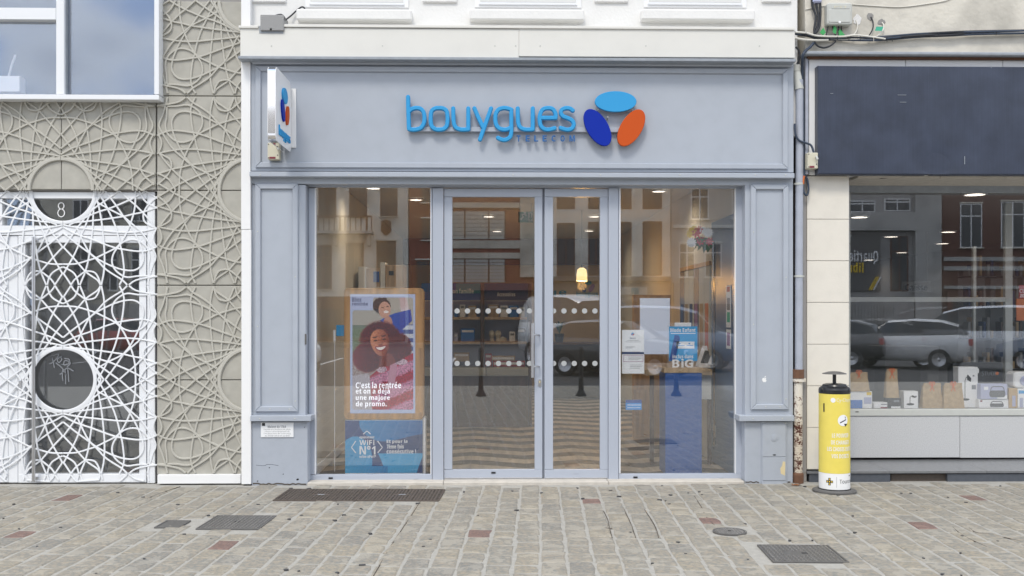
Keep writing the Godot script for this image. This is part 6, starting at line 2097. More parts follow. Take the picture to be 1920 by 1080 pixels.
	for v in [518.0, 345.0]:
		b = MB.new()
		b.tube([P(1498, v - 2, zc), P(1498, v + 2, zc)], 0.041, 14)
		b.tube([P(1488, v, zc - 0.02), P(1508, v, zc - 0.02)], 0.006, 6)
		part(t, "pipe_bracket", b.mesh(), mats.box_grey)
	# dead leaves at the foot of the pipe
	rng.seed = 31
	for i in 5:
		var lf := thing("dead_leaf", "small curled brown leaf at the foot of the drain pipe", "leaf", ground_point(1486 + i * 3.0, 910.5 + (i % 2)) , "leaves at the drain pipe")
		b = MB.new()
		b.T = Transform3D(Basis(Vector3.UP, rng.randf() * TAU), lf.position + Vector3(0, 0.006, 0))
		b.tri(Vector3(-0.025, 0.0, 0), Vector3(0, 0.004, 0.014), Vector3(0.028, 0.008, 0)); b.tri(Vector3(-0.025, 0.0, 0), Vector3(0.028, 0.008, 0), Vector3(0, 0.010, -0.014))
		part(lf, "blade", b.mesh(), mats.leaf_brown)
	# ---- boxes on the upper walls
	t = thing("weathered_box", "weathered speckled junction box set into the cream band", "electrical box", P(509, 62, 0.2))
	plate(t, "case", mats.box_weathered, 488, 27.5, 532, 57, 0.03, 0.225, 0.004)
	plate(t, "recess", mats.zinc, 486, 48.5, 531, 62.5, 0.03, 0.2035, 0.0)
	b = MB.new()
	b.prism(ellipse(X(508, .225), Y(508, 55, .225), 0.011, 0.011, 0.0, 12), 0.2245, 0.227)
	part(t, "knockout", b.mesh(), mats.hole)
	cable("thin black cable from the weathered box up to the sill", [P(532, 40, 0.15), P(545, 30, 0.06), P(556, 20, 0.05), P(566, 13, 0.05), P(572, 16, 0.05)], 0.008, "cable_black")
	cable("thin black cable looping over the weathered box", [P(518, 28, 0.16), P(528, 27, 0.2), P(534, 34, 0.19), P(533, 44, 0.15)], 0.005, "cable_black")
	t = thing("phone_box", "large pale grey telecom box with rounded corners on the cream wall", "electrical box", P(1573, 48, 0.03))
	b = MB.new()
	b.prism(round_rect(X(1550, .1), Y(1573, 47.5, .1), X(1597, .1), Y(1573, 6, .1), 0.022), 0.032, 0.12, 0.01)
	part(t, "case", b.mesh(), mats.box_grey)
	b = MB.new()
	b.prism(round_rect(X(1554, .12), Y(1573, 42, .12), X(1594, .12), Y(1573, 18, .12), 0.01), 0.12, 0.126, 0.003)
	b.prism(round_rect(X(1559, .12), Y(1573, 16.5, .12), X(1593, .12), Y(1573, 9.5, .12), 0.004), 0.12, 0.124, 0.002)
	part(t, "lid", b.mesh(), mats.box_grey)
	letters(t, "lettering", "PTT", mats.box_cream, 1564, 11, 1589, 15, 0.124, 0.002)
	b = MB.new()
	b.prism(ellipse(X(1574.5, .126), Y(1574, 42, .126), 0.012, 0.012, 0.0, 16), 0.124, 0.132, 0.003)
	part(t, "lock", b.mesh(), mats.sign_white)
	t = thing("cable_box", "grey cable entry box at the top of the black cables", "electrical box", P(1533, 5, 0.03))
	plate(t, "case", mats.box_lilac, 1525, -25, 1541.5, 4.5, 0.032, 0.10, 0.012)
	# tags on the cables
	for g in [["diamond-shaped green cable tag on the far left of three", [[1537, 61], [1543.5, 51.5], [1548.5, 61], [1543, 66.5]], "green_tag"], ["upright green cable tag under the telecom box", [[1561, 60], [1563.5, 47.5], [1569, 52.5], [1567, 64.5]], "green_tag"], ["folded green cable tag beside the upright one", [[1573, 66.5], [1572, 58], [1575.5, 55], [1584.5, 66.5]], "green_tag"], ["turquoise tape tag on the white cable", [[1640.5, 57.5], [1643, 50], [1656, 50], [1653.5, 58]], "teal_tag"]]:
		t = thing("cable_tag", g[0], "tag", P(g[1][0][0], g[1][0][1], 0.085))
		b = MB.new()
		var q := PackedVector2Array()
		for p in g[1]: q.append(Vector2(X(p[0], .085), Y(p[0], p[1], .085)))
		if Geometry2D.is_polygon_clockwise(q): q.reverse()
		b.prism(q, 0.084, 0.0865)
		part(t, "tape", b.mesh(), mats[g[2]])
	for c in [["grey cement patch round the black cable hole", 1631, 31, 6.5, 7.5, "cement_patch"], ["grey cement patch round the white cable hole", 1652.5, 41.5, 7.5, 6.0, "cement_patch"], ["white filler patch on the cream wall", 1607, 37, 8.5, 9.5, "filler_white"]]:
		t = thing("wall_patch", c[0], "patch", P(c[1], c[2] + c[4], 0.03))
		b = MB.new()
		var q := PackedVector2Array()
		rng.seed = int(c[1])
		for i in 18:
			var a := TAU * i / 18.0
			q.append(Vector2(X(c[1], .03), Y(c[1], c[2], .03)) + Vector2(cos(a) * c[3], sin(a) * c[4]) * 0.005 * rng.randf_range(0.8, 1.12))
		b.prism(q, 0.029, 0.034, 0.002)
		part(t, "patch", b.mesh(), mats[c[5]])
	# ---- cable bundle along the right-hand wall
	rng.seed = 12
	var runs := [["thick black cable of the bundle crossing the cream wall", "cable_black", 0.011, 5], ["dark blue cable of the bundle crossing the cream wall", "cable_blue", 0.010, 3], ["thin white cable of the bundle crossing the cream wall", "cable_white", 0.006, 3]]
	for rn in runs:
		for i in rn[3]:
			var o := rng.randf_range(-2.6, 2.2)
			var pts := []
			for p in [[1488, 62], [1508, 66], [1540, 70.5], [1575, 72.5], [1625, 74.5], [1660, 72], [1720, 67], [1780, 63.5], [1850, 61.5], [2060, 57]]:
				pts.append(P(p[0], p[1] + o * (0.6 if p[0] < 1520 else 1.0) + rng.randf_range(-1.3, 1.3), 0.06 + rng.randf_range(0.0, 0.03)))
			cable(rn[0], pts, rn[2], rn[1], "cable bundle on the cream wall")
	cable("white cable sagging over the left end of the bundle", [P(1491, 60, 0.1), P(1512, 62, 0.1), P(1535, 67.5, 0.1), P(1580, 68.5, 0.1), P(1607, 66, 0.1), P(1660, 73, 0.09)], 0.009, "cable_white")
	cable("cream cable pair below the bundle end", [P(1489, 71, 0.08), P(1505, 74, 0.08), P(1525, 75.5, 0.08), P(1553, 75, 0.08)], 0.012, "cable_white")
	for k in [[1522, 1528], [1530, 1533], [1537, 1536.5]]:
		cable("black cable dropping from the cable entry box to the bundle", [P(k[0], -20, 0.07), P(k[0] + 1, 10, 0.07), P(k[1] + 1.5, 30, 0.075), P(k[1] - 1, 52, 0.08), P(1527, 64, 0.08)], 0.011, "cable_black", "drops from the cable entry box")
	cable("blue-black cable bending from the bundle down beside the pipe", [P(1526, 80, 0.09), P(1519, 88, 0.09), P(1509, 97, 0.14), P(1505, 108, 0.14), P(1504, 140, 0.06), P(1506, 220, 0.05), P(1506, 300, 0.05), P(1508, 330, 0.05)], 0.013, "cable_blue")
	cable("black cable hanging in a slack loop under the bundle", [P(1527, 78, 0.08), P(1533, 86, 0.08), P(1545, 89.5, 0.08), P(1558, 85, 0.08), P(1567, 77, 0.08)], 0.009, "cable_black")
	cable("short black cable curling behind the cream band end", [P(1492, 88, 0.06), P(1498, 95, 0.06), P(1499, 108, 0.06), P(1494, 122, 0.05)], 0.010, "cable_black")
	cable("black cable from the filled hole to the bundle", [P(1633, 32, 0.035), P(1637, 42, 0.05), P(1636, 55, 0.06), P(1627, 71, 0.07)], 0.006, "cable_black")
	cable("white cable from the second hole to the bundle", [P(1654, 42, 0.035), P(1657, 48, 0.05), P(1655, 58, 0.06), P(1644, 68, 0.07), P(1630, 73, 0.07)], 0.006, "cable_white")
	cable("white cable from the filler patch to the bundle", [P(1605, 38, 0.035), P(1608, 48, 0.05), P(1605, 60, 0.06), P(1597, 69, 0.07)], 0.005, "cable_white")
	for k in [[1553, 1549], [1560, 1567], [1572, 1573], [1577, 1579]]:
		cable("short black tail hanging below the telecom box", [P(k[0], 47, 0.07), P(k[0] + (k[1] - k[0]) * 0.4, 55, 0.07), P(k[1], 67, 0.075)], 0.006, "cable_black", "tails below the telecom box")
	cable("thin old wire stapled along the top of the cream wall", [P(1510, 18, 0.036), P(1530, 13.5, 0.036), P(1549, 10.5, 0.036)], 0.004, "cable_white")
	cable("thin cream wire running right from the telecom box", [P(1598, 8, 0.036), P(1640, 11, 0.036), P(1690, 13, 0.036), P(1740, 7, 0.036), P(1770, 2, 0.036), P(1783, -3, 0.036)], 0.005, "cable_white")
	cable("dark cable looping to the switch box on the right", [P(1490, 232, 0.09), P(1491, 250, 0.09), P(1498, 263, 0.09), P(1511, 268, 0.09), P(1521, 273, 0.1), P(1526, 287, 0.11)], 0.010, "cable_blue")
	cable("coiled black cable end hanging at the pillar top", [P(1508, 330, 0.05), P(1505, 345, 0.05), P(1507, 360, 0.05), P(1513, 366, 0.05), P(1516, 355, 0.05), P(1514, 338, 0.05), P(1510, 331, 0.05)], 0.010, "cable_blue")
	cable("short rusty orange sleeve on the cable end", [P(1508, 330, 0.064), P(1506, 338, 0.064), P(1506, 345, 0.064)], 0.011, "poster_orange")
	for k in [[1511, 64], [1570, 72], [1592, 73], [1613, 72], [1638, 74], [1663, 75], [1673, 74], [1760, 65], [1868, 62]]:
		var c := thing("cable_tie", "small tie clamped round the cable bundle", "cable tie", P(k[0], k[1] + 4, 0.07), "ties on the cable bundle")
		b = MB.new()
		b.box(P(k[0] - 0.7, k[1] + 4.5, 0.10), P(k[0] + 0.7, k[1] - 4.0, 0.112), 0.001)
		part(c, "strap", b.mesh(), mats.cable_white if k[0] % 3 == 0 else mats.cable_black)

func cable(label: String, pts: Array, r: float, m: String, group := "") -> void:
	var b := MB.new()
	b.tube(smooth3(pts, 5), r, 8)
	var o := part(self, "cable", b.mesh(), mats[m])
	tag(o, label, "cable", group)

func cover(label: String, i: int, m: String) -> void:
	var c: Vector2 = covers[i][0]
	var hw: float = covers[i][1]
	var hd: float = covers[i][2]
	var at := pave_axes(c.x, c.y)
	var t := thing("manhole_cover" if i < 3 else ("floor_grate" if i < 5 else "drain_cover"), label, "cover", at)
	var T := Transform3D(Basis(Vector3.UP, -PHI), at)
	var b := MB.new()
	b.T = T
	for s in [[Vector3(-hw, -0.02, -hd), Vector3(hw, 0.006, -hd + 0.014)], [Vector3(-hw, -0.02, hd - 0.014), Vector3(hw, 0.006, hd)], [Vector3(-hw, -0.02, -hd + 0.0141), Vector3(-hw + 0.014, 0.006, hd - 0.0141)], [Vector3(hw - 0.014, -0.02, -hd + 0.0141), Vector3(hw, 0.006, hd - 0.0141)]]:
		b.box(s[0], s[1], 0.002)
	part(t, "rim", b.mesh(), mats[m])
	b = MB.new()
	b.T = T
	b.box(Vector3(-hw + 0.017, -0.02, -hd + 0.017), Vector3(hw - 0.017, 0.0035, hd - 0.017), 0.001)
	part(t, "plate", b.mesh(), mats[m])
	b = MB.new()
	b.T = T
	var n := int(hw * 2 / 0.03)
	var k := int(hd * 2 / 0.024)
	for a in n:
		for d in k:
			var p := Vector3(-hw + 0.03 + a * (hw * 2 - 0.06) / maxf(n - 1, 1), 0.0035, -hd + 0.028 + d * (hd * 2 - 0.056) / maxf(k - 1, 1))
			if i == 1 and absf(p.x + 0.05) < 0.07 and absf(p.z) < 0.05: continue
			if i >= 3 and absf(p.x) < 0.07 and absf(p.z) < 0.03: continue
			var w := 0.009 if (a + d) % 2 == 0 else 0.004
			var l := 0.004 if (a + d) % 2 == 0 else 0.008
			b.box(p - Vector3(w, 0.001, l), p + Vector3(w, 0.0035, l), 0.001)
	if i != 5:
		part(t, "studs", b.mesh(), mats.worn_iron if i < 3 else mats.rust_mixed_iron)
		b = MB.new()
		b.T = T
		b.box(Vector3(0.0 if i == 1 else -0.03, 0.003, -0.012), Vector3(0.05 if i == 1 else 0.03, 0.0045, 0.012))
		part(t, "lifting_slot", b.mesh(), mats.hole if i < 3 else mats.zinc)

func round_cover() -> void:
	var c: Vector2 = covers[2][0]
	var at := pave_axes(c.x, c.y)
	var t := thing("manhole_cover", "small round cast iron cover with fine ribs", "cover", at)
	var b := MB.new()
	b.lathe(at, [[0.122, -0.01], [0.122, 0.006], [0.108, 0.007], [0.106, 0.003]], 36)
	part(t, "rim", b.mesh(), mats.cast_iron)
	b = MB.new()
	b.lathe(at, [[0.106, 0.003], [0.0, 0.003]], 36)
	part(t, "plate", b.mesh(), mats.cast_iron)
	b = MB.new()
	for k in range(-6, 7):
		var z := k * 0.015
		var x := sqrt(maxf(0.0, 0.1 * 0.1 - z * z))
		b.box(at + Vector3(-x, 0.002, z - 0.004), at + Vector3(x, 0.0065, z + 0.004), 0.001)
	part(t, "ribs", b.mesh(), mats.worn_iron)
	b = MB.new()
	b.box(at + Vector3(-0.012, 0.003, -0.012), at + Vector3(0.012, 0.0075, 0.012))
	part(t, "lifting_slot", b.mesh(), mats.hole)

# ---------------------------------------------------------------- far side of the square, seen as reflections in the panes
# A reflection at photo pixel (u, v) belongs to a wall at z = OPP, whose mirror image lies at z = -OPP - 0.17.
func RX(u: float) -> float: return X(u, -OPP - 0.17)
func RY(u: float, v: float) -> float: return Y(u, v, -OPP - 0.17)

func far_box(parent: Node, called: String, m: Material, u0: float, v0: float, u1: float, v1: float, out: float, depth := 0.3) -> MeshInstance3D:
	var um := (u0 + u1) / 2
	return block(parent, called, m, Vector3(RX(u0), RY(um, v1), OPP - out), Vector3(RX(u1), RY(um, v0), OPP - out + depth), 0.01)

func far_window(parent: Node, u0: float, v0: float, u1: float, v1: float, fr: Material, glass: Material, surround: Material = null) -> void:
	var w := far_box(parent, "window", fr, u0, v0, u1, v1, 0.03, 0.1)
	if surround: 
		far_box(w, "sill", surround, u0 - 2, v1, u1 + 2, v1 + 2, 0.18, 0.3)
		far_box(w, "lintel", surround, u0 - 1.5, v0 - 3, u1 + 1.5, v0 - 0.2, 0.10, 0.2)
	var um := (u0 + u1) / 2
	var tv := v0 + (v1 - v0) * 0.28
	for p in [[u0 + 2, v0 + 2, um - 1, tv - 1], [um + 1, v0 + 2, u1 - 2, tv - 1], [u0 + 2, tv + 1, um - 1, v1 - 1.5], [um + 1, tv + 1, u1 - 2, v1 - 1.5]]:
		far_box(w, "pane", glass, p[0], p[1], p[2], p[3], 0.035, 0.05)

func far_building(called: String, label: String, m: Material, u0: float, u1: float, top: float) -> Node3D:
	var t := thing(called, label, "building", Vector3((RX(u0) + RX(u1)) / 2, 0, OPP))
	block(t, "wall", m, Vector3(RX(u0) + 0.02, -0.1, OPP), Vector3(RX(u1) - 0.02, top, OPP + 9.0), 0.02)
	var b := MB.new()
	var xa := RX(u0) - 0.1
	var xb := RX(u1) + 0.1
	b.T = Transform3D(Basis(Vector3(0, 0, -1), Vector3(0, 1, 0), Vector3(1, 0, 0)), Vector3.ZERO)
	b.prism(PackedVector2Array([Vector2(-OPP - 9.3, top), Vector2(-OPP + 0.3, top), Vector2(-OPP - 4.5, top + 2.6)]), xa, xb)
	part(t, "roof", b.mesh(), mats.slate)
	block(t, "cornice", m, Vector3(xa, top - 0.3, OPP - 0.35), Vector3(xb, top - 0.02, OPP - 0.001), 0.03)
	return t

func make_opposite() -> void:
	var gl: Material = mats.far_glass
	# cream house with the timber balcony
	var t := far_building("balcony_house", "cream rendered house with a brown timber balcony across the square", mats.facade_white, 470, 766, 11.6)
	for w in [[597, 353, 630, 410], [655, 350, 688, 406], [713, 348, 745, 406], [648, 456, 682, 540], [706, 452, 742, 538], [590, 460, 622, 542], [540, 356, 570, 412], [540, 462, 570, 545], [490, 356, 520, 412], [490, 462, 520, 545], [597, 275, 630, 322], [655, 273, 688, 322], [713, 272, 745, 322], [540, 275, 570, 322]]:
		far_window(t, w[0], w[1], w[2], w[3], mats.far_frame_brown, gl, mats.facade_cream)
	far_box(t, "balcony_floor", mats.facade_grey, 560, 435, 701, 440, 1.0, 1.0)
	far_box(t, "balcony_rail", mats.far_frame_brown, 560, 407, 701, 410, 1.0, 0.12)
	for k in 15:
		var u := 562.0 + k * 9.8
		far_box(t, "baluster", mats.far_frame_brown, u, 410.3, u + (3.5 if k % 5 == 3 else 1.8), 434.7, 0.97, 0.08)
	for u in [628.0, 690.0]:
		far_box(t, "bracket", mats.facade_cream, u, 440.3, u + 6, 462, 0.6, 0.6)
	var b := MB.new()
	b.T = Transform3D(Basis(Vector3(-1, 0, 0), Vector3(0, 1, 0), Vector3(0, 0, -1)), Vector3(RX(724), RY(724, 426), OPP))
	b.prism(PackedVector2Array([Vector2(0, -0.5), Vector2(0.3, -0.25), Vector2(0.28, 0.35), Vector2(0, 0.45), Vector2(-0.28, 0.35), Vector2(-0.3, -0.25)]), 0.0, 0.12, 0.04)
	part(t, "crest", b.mesh(), mats.far_frame_brown)
	far_box(t, "shopfront", mats.far_frame_brown, 480, 556, 760, 640, 0.25, 0.24)
	far_box(t, "shop_glass", gl, 500, 580, 640, 632, 0.26, 0.02)
	far_box(t, "shop_glass", gl, 655, 580, 750, 632, 0.26, 0.02)
	# red brick house with pale bands
	t = far_building("red_house", "red house with pale bands and shuttered windows across the square", mats.brick_red, 766, 1003, 11.0)
	for w in [[848, 396, 870, 449], [873, 396, 915, 449], [918, 396, 946, 449], [848, 486, 870, 530], [873, 486, 915, 530], [918, 486, 946, 530]]:
		var f := far_box(t, "window", mats.far_frame_brown, w[0] - 1.5, w[1], w[2] + 1.5, w[3], 0.04, 0.1)
		for k in 7:
			var h: float = (w[3] - w[1]) / 7.0
			far_box(f, "shutter_slat", mats.shutter, w[0], w[1] + k * h + 0.5, w[2], w[1] + (k + 1) * h - 0.3, 0.08, 0.04)
	for v in [[451, 466], [474, 485], [380, 390]]:
		far_box(t, "band", mats.facade_cream, 842, v[0], 1002, v[1], 0.12, 0.2)
	far_box(t, "pier", mats.facade_cream, 975, 340, 1002, 520, 0.16, 0.2)
	for w in [[790, 410, 812, 450], [780, 488, 826, 560], [790, 345, 812, 380]]:
		far_window(t, w[0], w[1], w[2], w[3], mats.far_frame_brown, gl, mats.facade_white)
	far_box(t, "shopfront", mats.brick_dark, 770, 548, 1000, 642, 0.22, 0.21)
	far_box(t, "awning", mats.brick_red, 850, 530, 1000, 545, 0.9, 0.9)
	far_box(t, "shop_glass", gl, 850, 570, 980, 636, 0.23, 0.02)
	# cream house with tall windows and dark shopfront
	t = far_building("tall_window_house", "cream house with tall dark windows over a dark shopfront across the square", mats.facade_white, 1003, 1258, 11.8)
	for w in [[1044, 418, 1078, 518], [1103, 416, 1132, 517], [1150, 416, 1184, 517], [1205, 415, 1241, 517], [1044, 320, 1078, 392], [1103, 320, 1132, 392], [1150, 320, 1184, 392], [1205, 320, 1241, 392]]:
		far_window(t, w[0], w[1], w[2], w[3], mats.far_frame_brown, gl)
	far_box(t, "shop_cornice", mats.shop_dark, 1006, 519, 1256, 528, 0.55, 0.5)
	far_box(t, "shopfront", mats.shop_dark, 1006, 528.5, 1256, 642, 0.3, 0.29)
	far_box(t, "shop_glass", gl, 1020, 572, 1130, 636, 0.31, 0.02)
	far_box(t, "shop_glass", gl, 1140, 572, 1245, 636, 0.31, 0.02)
	far_box(t, "sign_board", mats.facade_grey, 1150, 538, 1212, 553, 0.36, 0.05)
	far_box(t, "sign_field", mats.teal, 1182, 540, 1196, 552, 0.37, 0.02)
	letters_at(t, "lettering", "direction", mats.facade_grey, Vector3(RX(1185), RY(1185, 561), OPP - 0.36), 1.5, 0.3, 0.03, font_plain, PI)
	# grey house with French windows
	t = far_building("french_window_house", "grey rendered house with white French windows across the square", mats.facade_grey, 1258, 1420, 12.2)
	for w in [[1295, 353, 1329, 411], [1273, 456, 1303, 520], [1321, 456, 1353, 520], [1372, 456, 1402, 520], [1372, 353, 1402, 411]]:
		far_window(t, w[0], w[1], w[2], w[3], mats.far_frame_white, gl, mats.facade_white)
	far_box(t, "band", mats.facade_white, 1262, 422, 1416, 428, 0.12, 0.2)
	far_box(t, "shopfront", mats.facade_stone, 1262, 530, 1416, 642, 0.25, 0.24)
	far_box(t, "shop_glass", gl, 1275, 570, 1400, 636, 0.26, 0.02)
	letters_at(t, "lettering", "Maison", mats.facade_grey, Vector3(RX(1335), RY(1335, 561), OPP - 0.27), 1.6, 0.35, 0.03, font_serif, PI)
	# stone house with banner, brick house with white windows
	t = far_building("banner_house", "grey stone house with a dark banner window across the square", mats.facade_stone, 1420, 1782, 12.0)
	far_box(t, "entablature", mats.facade_grey, 1425, 395, 1728, 430, 0.4, 0.4)
	for w in [[1605, 372, 1655, 394], [1672, 368, 1722, 392], [1450, 440, 1500, 560], [1520, 440, 1570, 560]]:
		far_window(t, w[0], w[1], w[2], w[3], mats.far_frame_white, gl)
	far_box(t, "pilaster", mats.facade_grey, 1728, 360, 1778, 640, 0.3, 0.3)
	var bn := far_box(t, "banner_window", mats.shop_dark, 1585, 436, 1664, 545, 0.1, 0.1)
	letters_at(bn, "lettering", "Quartier,", mats.far_frame_white, Vector3(RX(1626), RY(1626, 480), OPP - 0.14), 2.1, 0.85, 0.03, font_bold, PI)
	letters_at(bn, "lettering", "libre", mats.banner_yellow, Vector3(RX(1612), RY(1612, 500), OPP - 0.14), 1.2, 0.6, 0.03, font_bold, PI)
	for k in 3:
		b = MB.new()
		b.T = Transform3D(Basis(Vector3(-1, 0, 0), Vector3(0, 1, 0), Vector3(0, 0, -1)), Vector3(0, 0, OPP - 0.12))
		for c in [[1586.0, 1606.0, 438.0, 458.0], [1642.0, 1662.0, 518.0, 543.0]]:
			b.ribbon(PackedVector2Array([Vector2(-RX(c[0] + k * 4), RY(1620, c[3])), Vector2(-RX(c[1] + k * 4 - 6), RY(1620, c[2]))]), 0.08, 0.0, 0.03)
		part(bn, "stripe", b.mesh(), mats.banner_yellow if k < 2 else mats.far_frame_white)
	far_window(t, 1684, 440, 1718, 545, mats.far_frame_brown, gl)
	far_box(t, "shopfront", mats.facade_stone, 1430, 562, 1726, 642, 0.25, 0.24)
	for k in 14:
		far_box(t, "shopfront_slat", mats.facade_stone, 1590.0 + k * 6.0, 566, 1592.0 + k * 6.0, 636, 0.3, 0.04)
	t = far_building("brick_house", "dark brick house with white framed windows across the square", mats.brick_dark, 1782, 2150, 11.6)
	for w in [[1817, 378, 1859, 462], [1895, 374, 1940, 462], [1975, 374, 2020, 462], [1817, 290, 1859, 350], [1895, 290, 1940, 350]]:
		far_window(t, w[0], w[1], w[2], w[3], mats.far_frame_white, gl, mats.facade_cream)
	for v in [[480, 488], [498, 506], [535, 541]]:
		far_box(t, "band", mats.facade_grey, 1785, v[0], 2140, v[1], 0.12, 0.2)
	far_box(t, "shopfront", mats.brick_dark, 1790, 545, 2140, 642, 0.25, 0.24)
	for k in 5:
		far_box(t, "shop_glass", gl, 1800.0 + k * 62, 560, 1850.0 + k * 62, 636, 0.26, 0.02)
	t = far_building("end_house", "plain cream house at the end of the square", mats.facade_cream, 60, 470, 10.4)
	for k in 6:
		far_window(t, 136.0 + k * 55, 360, 166.0 + k * 55, 415, mats.far_frame_white, gl, mats.facade_white)
		far_window(t, 136.0 + k * 55, 465, 166.0 + k * 55, 545, mats.far_frame_white, gl, mats.facade_white)
	far_box(t, "shopfront", mats.facade_grey, 80, 570, 460, 641, 0.25, 0.24)
	# bollards on the kerb behind the viewer
	for x in [-4.0, -2.05, -0.19, 1.75, 3.6, 5.45]:
		t = thing("bollard", "black bollard with flared foot on the paving edge", "bollard", Vector3(x, 0, 9.75), "bollards along the paving edge")
		b = MB.new()
		b.lathe(Vector3(x, 0, 9.75), [[0.0, -0.004], [0.11, -0.004], [0.10, 0.03], [0.052, 0.12], [0.045, 0.4], [0.045, 0.84], [0.055, 0.86], [0.055, 0.90], [0.03, 0.95], [0.0, 0.96]], 18)
		part(t, "post", b.mesh(), mats.bollard_black)
	# parked vehicles
	car("white panel van seen end-on across the square", "van", "car_white", 2.9, 21.0, 1.15)
	car("dark grey hatchback parked in front of the white van", "hatch", "car_grey", 3.5, 17.0, 0.55)
	car("blue-grey people carrier parked beside the dark grey hatchback", "van_small", "car_blue", 5.3, 20.0, 0.35)
	car("white hatchback parked by the balcony house", "hatch", "car_white", -6.3, 18.8, 1.0)
	car("black hatchback parked in the row of angled cars", "hatch", "car_black", 10.4, 20.6, -2.5)
	car("white hatchback parked in the row of angled cars", "hatch", "car_white", 12.6, 19.6, -2.5)
	car("silver people carrier parked in the row of angled cars", "van_small", "car_silver", 14.6, 18.8, -2.5)
	car("dark blue hatchback parked along the kerb", "hatch", "car_blue", 16.6, 17.4, -2.7)
	car("red hatchback parked at the far end of the square", "hatch", "car_red", -14.0, 30.0, 0.0)

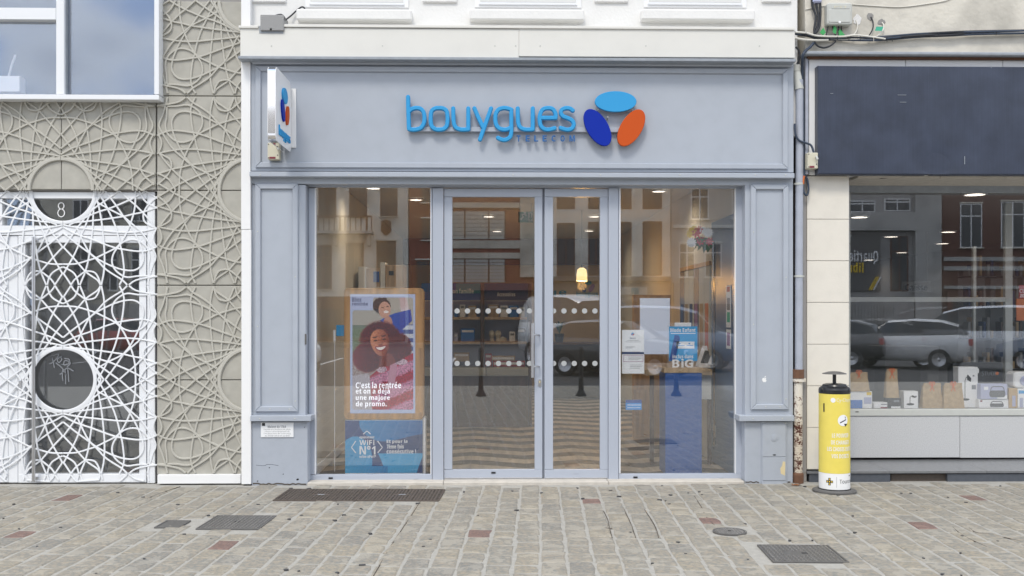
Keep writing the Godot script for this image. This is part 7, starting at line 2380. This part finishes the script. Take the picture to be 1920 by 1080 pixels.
func car(label: String, kind: String, m: String, x: float, z: float, turn: float) -> void:
	var at := Vector3(x, -0.05, z)
	var t := thing("parked_car" if kind == "hatch" else "parked_van", label, "car" if kind == "hatch" else "van", at)
	var T := Transform3D(Basis(Vector3.UP, turn), at)
	var S: float = {"hatch": 1.0, "van": 1.25, "van_small": 1.05}[kind]
	# stations from bonnet to tail: x, sill, belt, roof (0 = none), half width, half roof width
	var st := [[2.10, 0.38, 0.60, 0.0, 0.60, 0.0], [1.98, 0.27, 0.76, 0.0, 0.78, 0.0], [1.55, 0.24, 0.88, 0.0, 0.86, 0.0], [1.02, 0.24, 0.96, 0.0, 0.88, 0.0], [0.28, 0.24, 0.98, 1.43, 0.88, 0.62], [-0.45, 0.24, 1.0, 1.49, 0.88, 0.64], [-1.25, 0.24, 1.02, 1.45, 0.88, 0.61], [-1.72, 0.26, 1.04, 1.32, 0.86, 0.57], [-1.98, 0.30, 1.02, 0.0, 0.82, 0.0], [-2.10, 0.40, 0.78, 0.0, 0.70, 0.0]]
	if kind != "hatch":
		st = [[2.10, 0.40, 0.72, 0.0, 0.62, 0.0], [1.95, 0.30, 0.92, 0.0, 0.80, 0.0], [1.45, 0.28, 1.06, 0.0, 0.88, 0.0], [0.85, 0.28, 1.08, 1.62, 0.88, 0.66], [0.35, 0.28, 1.09, 1.76, 0.88, 0.70], [-0.8, 0.28, 1.10, 1.80, 0.88, 0.72], [-1.75, 0.28, 1.10, 1.77, 0.88, 0.71], [-2.02, 0.30, 1.08, 1.62, 0.87, 0.68], [-2.10, 0.36, 1.02, 0.0, 0.82, 0.0]]
	var body := MB.new()
	var glass := MB.new()
	var roof := MB.new()
	for b0 in [body, glass, roof]: b0.T = T
	var ring := func(q: Array) -> Array:
		var o := []
		for p in [[0.72, q[1]], [0.97, q[1] + 0.12], [1.0, lerpf(q[1], q[2], 0.6)], [0.95, q[2]], [0.5, q[2] + 0.04], [0.0, q[2] + 0.05]]:
			o.append(Vector3(q[0], p[1], p[0] * q[4]) * S)
		return o
	var top := func(q: Array) -> Array:
		var r: float = q[3] if q[3] > 0.0 else q[2] + 0.03
		var w: float = q[5] if q[3] > 0.0 else q[4] * 0.9
		var o := []
		for p in [[0.95 * q[4], q[2]], [w, r - (0.05 if q[3] > 0.0 else 0.02)], [w * 0.85, r], [0.0, r + 0.025]]:
			o.append(Vector3(q[0], p[1], p[0]) * S)
		return o
	var flip := Vector3(1, 1, -1)
	var both := func(m: MB, a: Vector3, c: Vector3, d: Vector3, e: Vector3) -> void:
		m.quad(a, c, d, e); m.quad(e * flip, d * flip, c * flip, a * flip)
	for n in st.size() - 1:
		var r0: Array = ring.call(st[n])
		var r1: Array = ring.call(st[n + 1])
		for h in 5: both.call(body, r1[h], r0[h], r0[h + 1], r1[h + 1])
		if st[n][3] > 0.0 or st[n + 1][3] > 0.0:
			var t0: Array = top.call(st[n])
			var t1: Array = top.call(st[n + 1])
			var open_end: bool = st[n][3] == 0.0 or st[n + 1][3] == 0.0
			var panel: bool = kind == "van" and st[n][0] < 0.3
			both.call(roof if panel else glass, t1[0], t0[0], t0[1], t1[1])
			for h in [1, 2]: both.call(glass if open_end else roof, t1[h], t0[h], t0[h + 1], t1[h + 1])
	for e in [[st[0], 1.0], [st[st.size() - 1], -1.0]]:
		var r: Array = ring.call(e[0])
		for h in 5: both.call(body, r[h], Vector3(r[h].x, r[h].y, 0), Vector3(r[h + 1].x, r[h + 1].y, 0), r[h + 1])
	part(t, "body", smooth_mesh(body), mats[m])
	part(t, "windows", smooth_mesh(glass), mats.far_glass)
	part(t, "roof", smooth_mesh(roof), mats[m])
	var b: MB
	for wx in [-1.25, 1.3]:
		for s in [-1.0, 1.0]:
			b = MB.new()
			b.T = T * Transform3D(Basis(Vector3.RIGHT, PI / 2 * s), Vector3(wx * S, 0.31 * S, s * 0.73 * S))
			b.lathe(Vector3.ZERO, [[0.2 * S, -0.02], [0.31 * S, 0.0], [0.31 * S, 0.17 * S], [0.20 * S, 0.185 * S]], 22)
			var wh := part(t, "wheel", b.mesh(), mats.tyre)
			b = MB.new()
			b.T = T * Transform3D(Basis(Vector3.RIGHT, PI / 2 * s), Vector3(wx * S, 0.31 * S, s * 0.73 * S))
			b.lathe(Vector3.ZERO, [[0.20 * S, 0.17 * S], [0.06 * S, 0.15 * S], [0.0, 0.16 * S]], 14)
			part(wh, "rim", b.mesh(), mats.steel)
	for s in [-1.0, 1.0]:
		b = MB.new()
		b.T = T
		b.box(Vector3(1.80, 0.60, s * 0.58 - 0.14) * S, Vector3(2.04, 0.74, s * 0.58 + 0.14) * S, 0.03)
		part(t, "headlight", b.mesh(), mats.lamp_clear)
		b = MB.new()
		b.T = T
		b.box(Vector3(-2.13, 0.72, s * 0.66 - 0.1) * S, Vector3(-2.0, 0.92, s * 0.66 + 0.1) * S, 0.02)
		part(t, "tail_light", b.mesh(), mats.lamp_red)

# ----------------------------------------------------------------
func _ready() -> void:
	make_world()
	make_materials()
	make_ground()
	make_tile()
	make_clad_building()
	make_shop()
	make_right_shop()
	make_opposite()
	make_signs()
	make_inside()
	make_street()
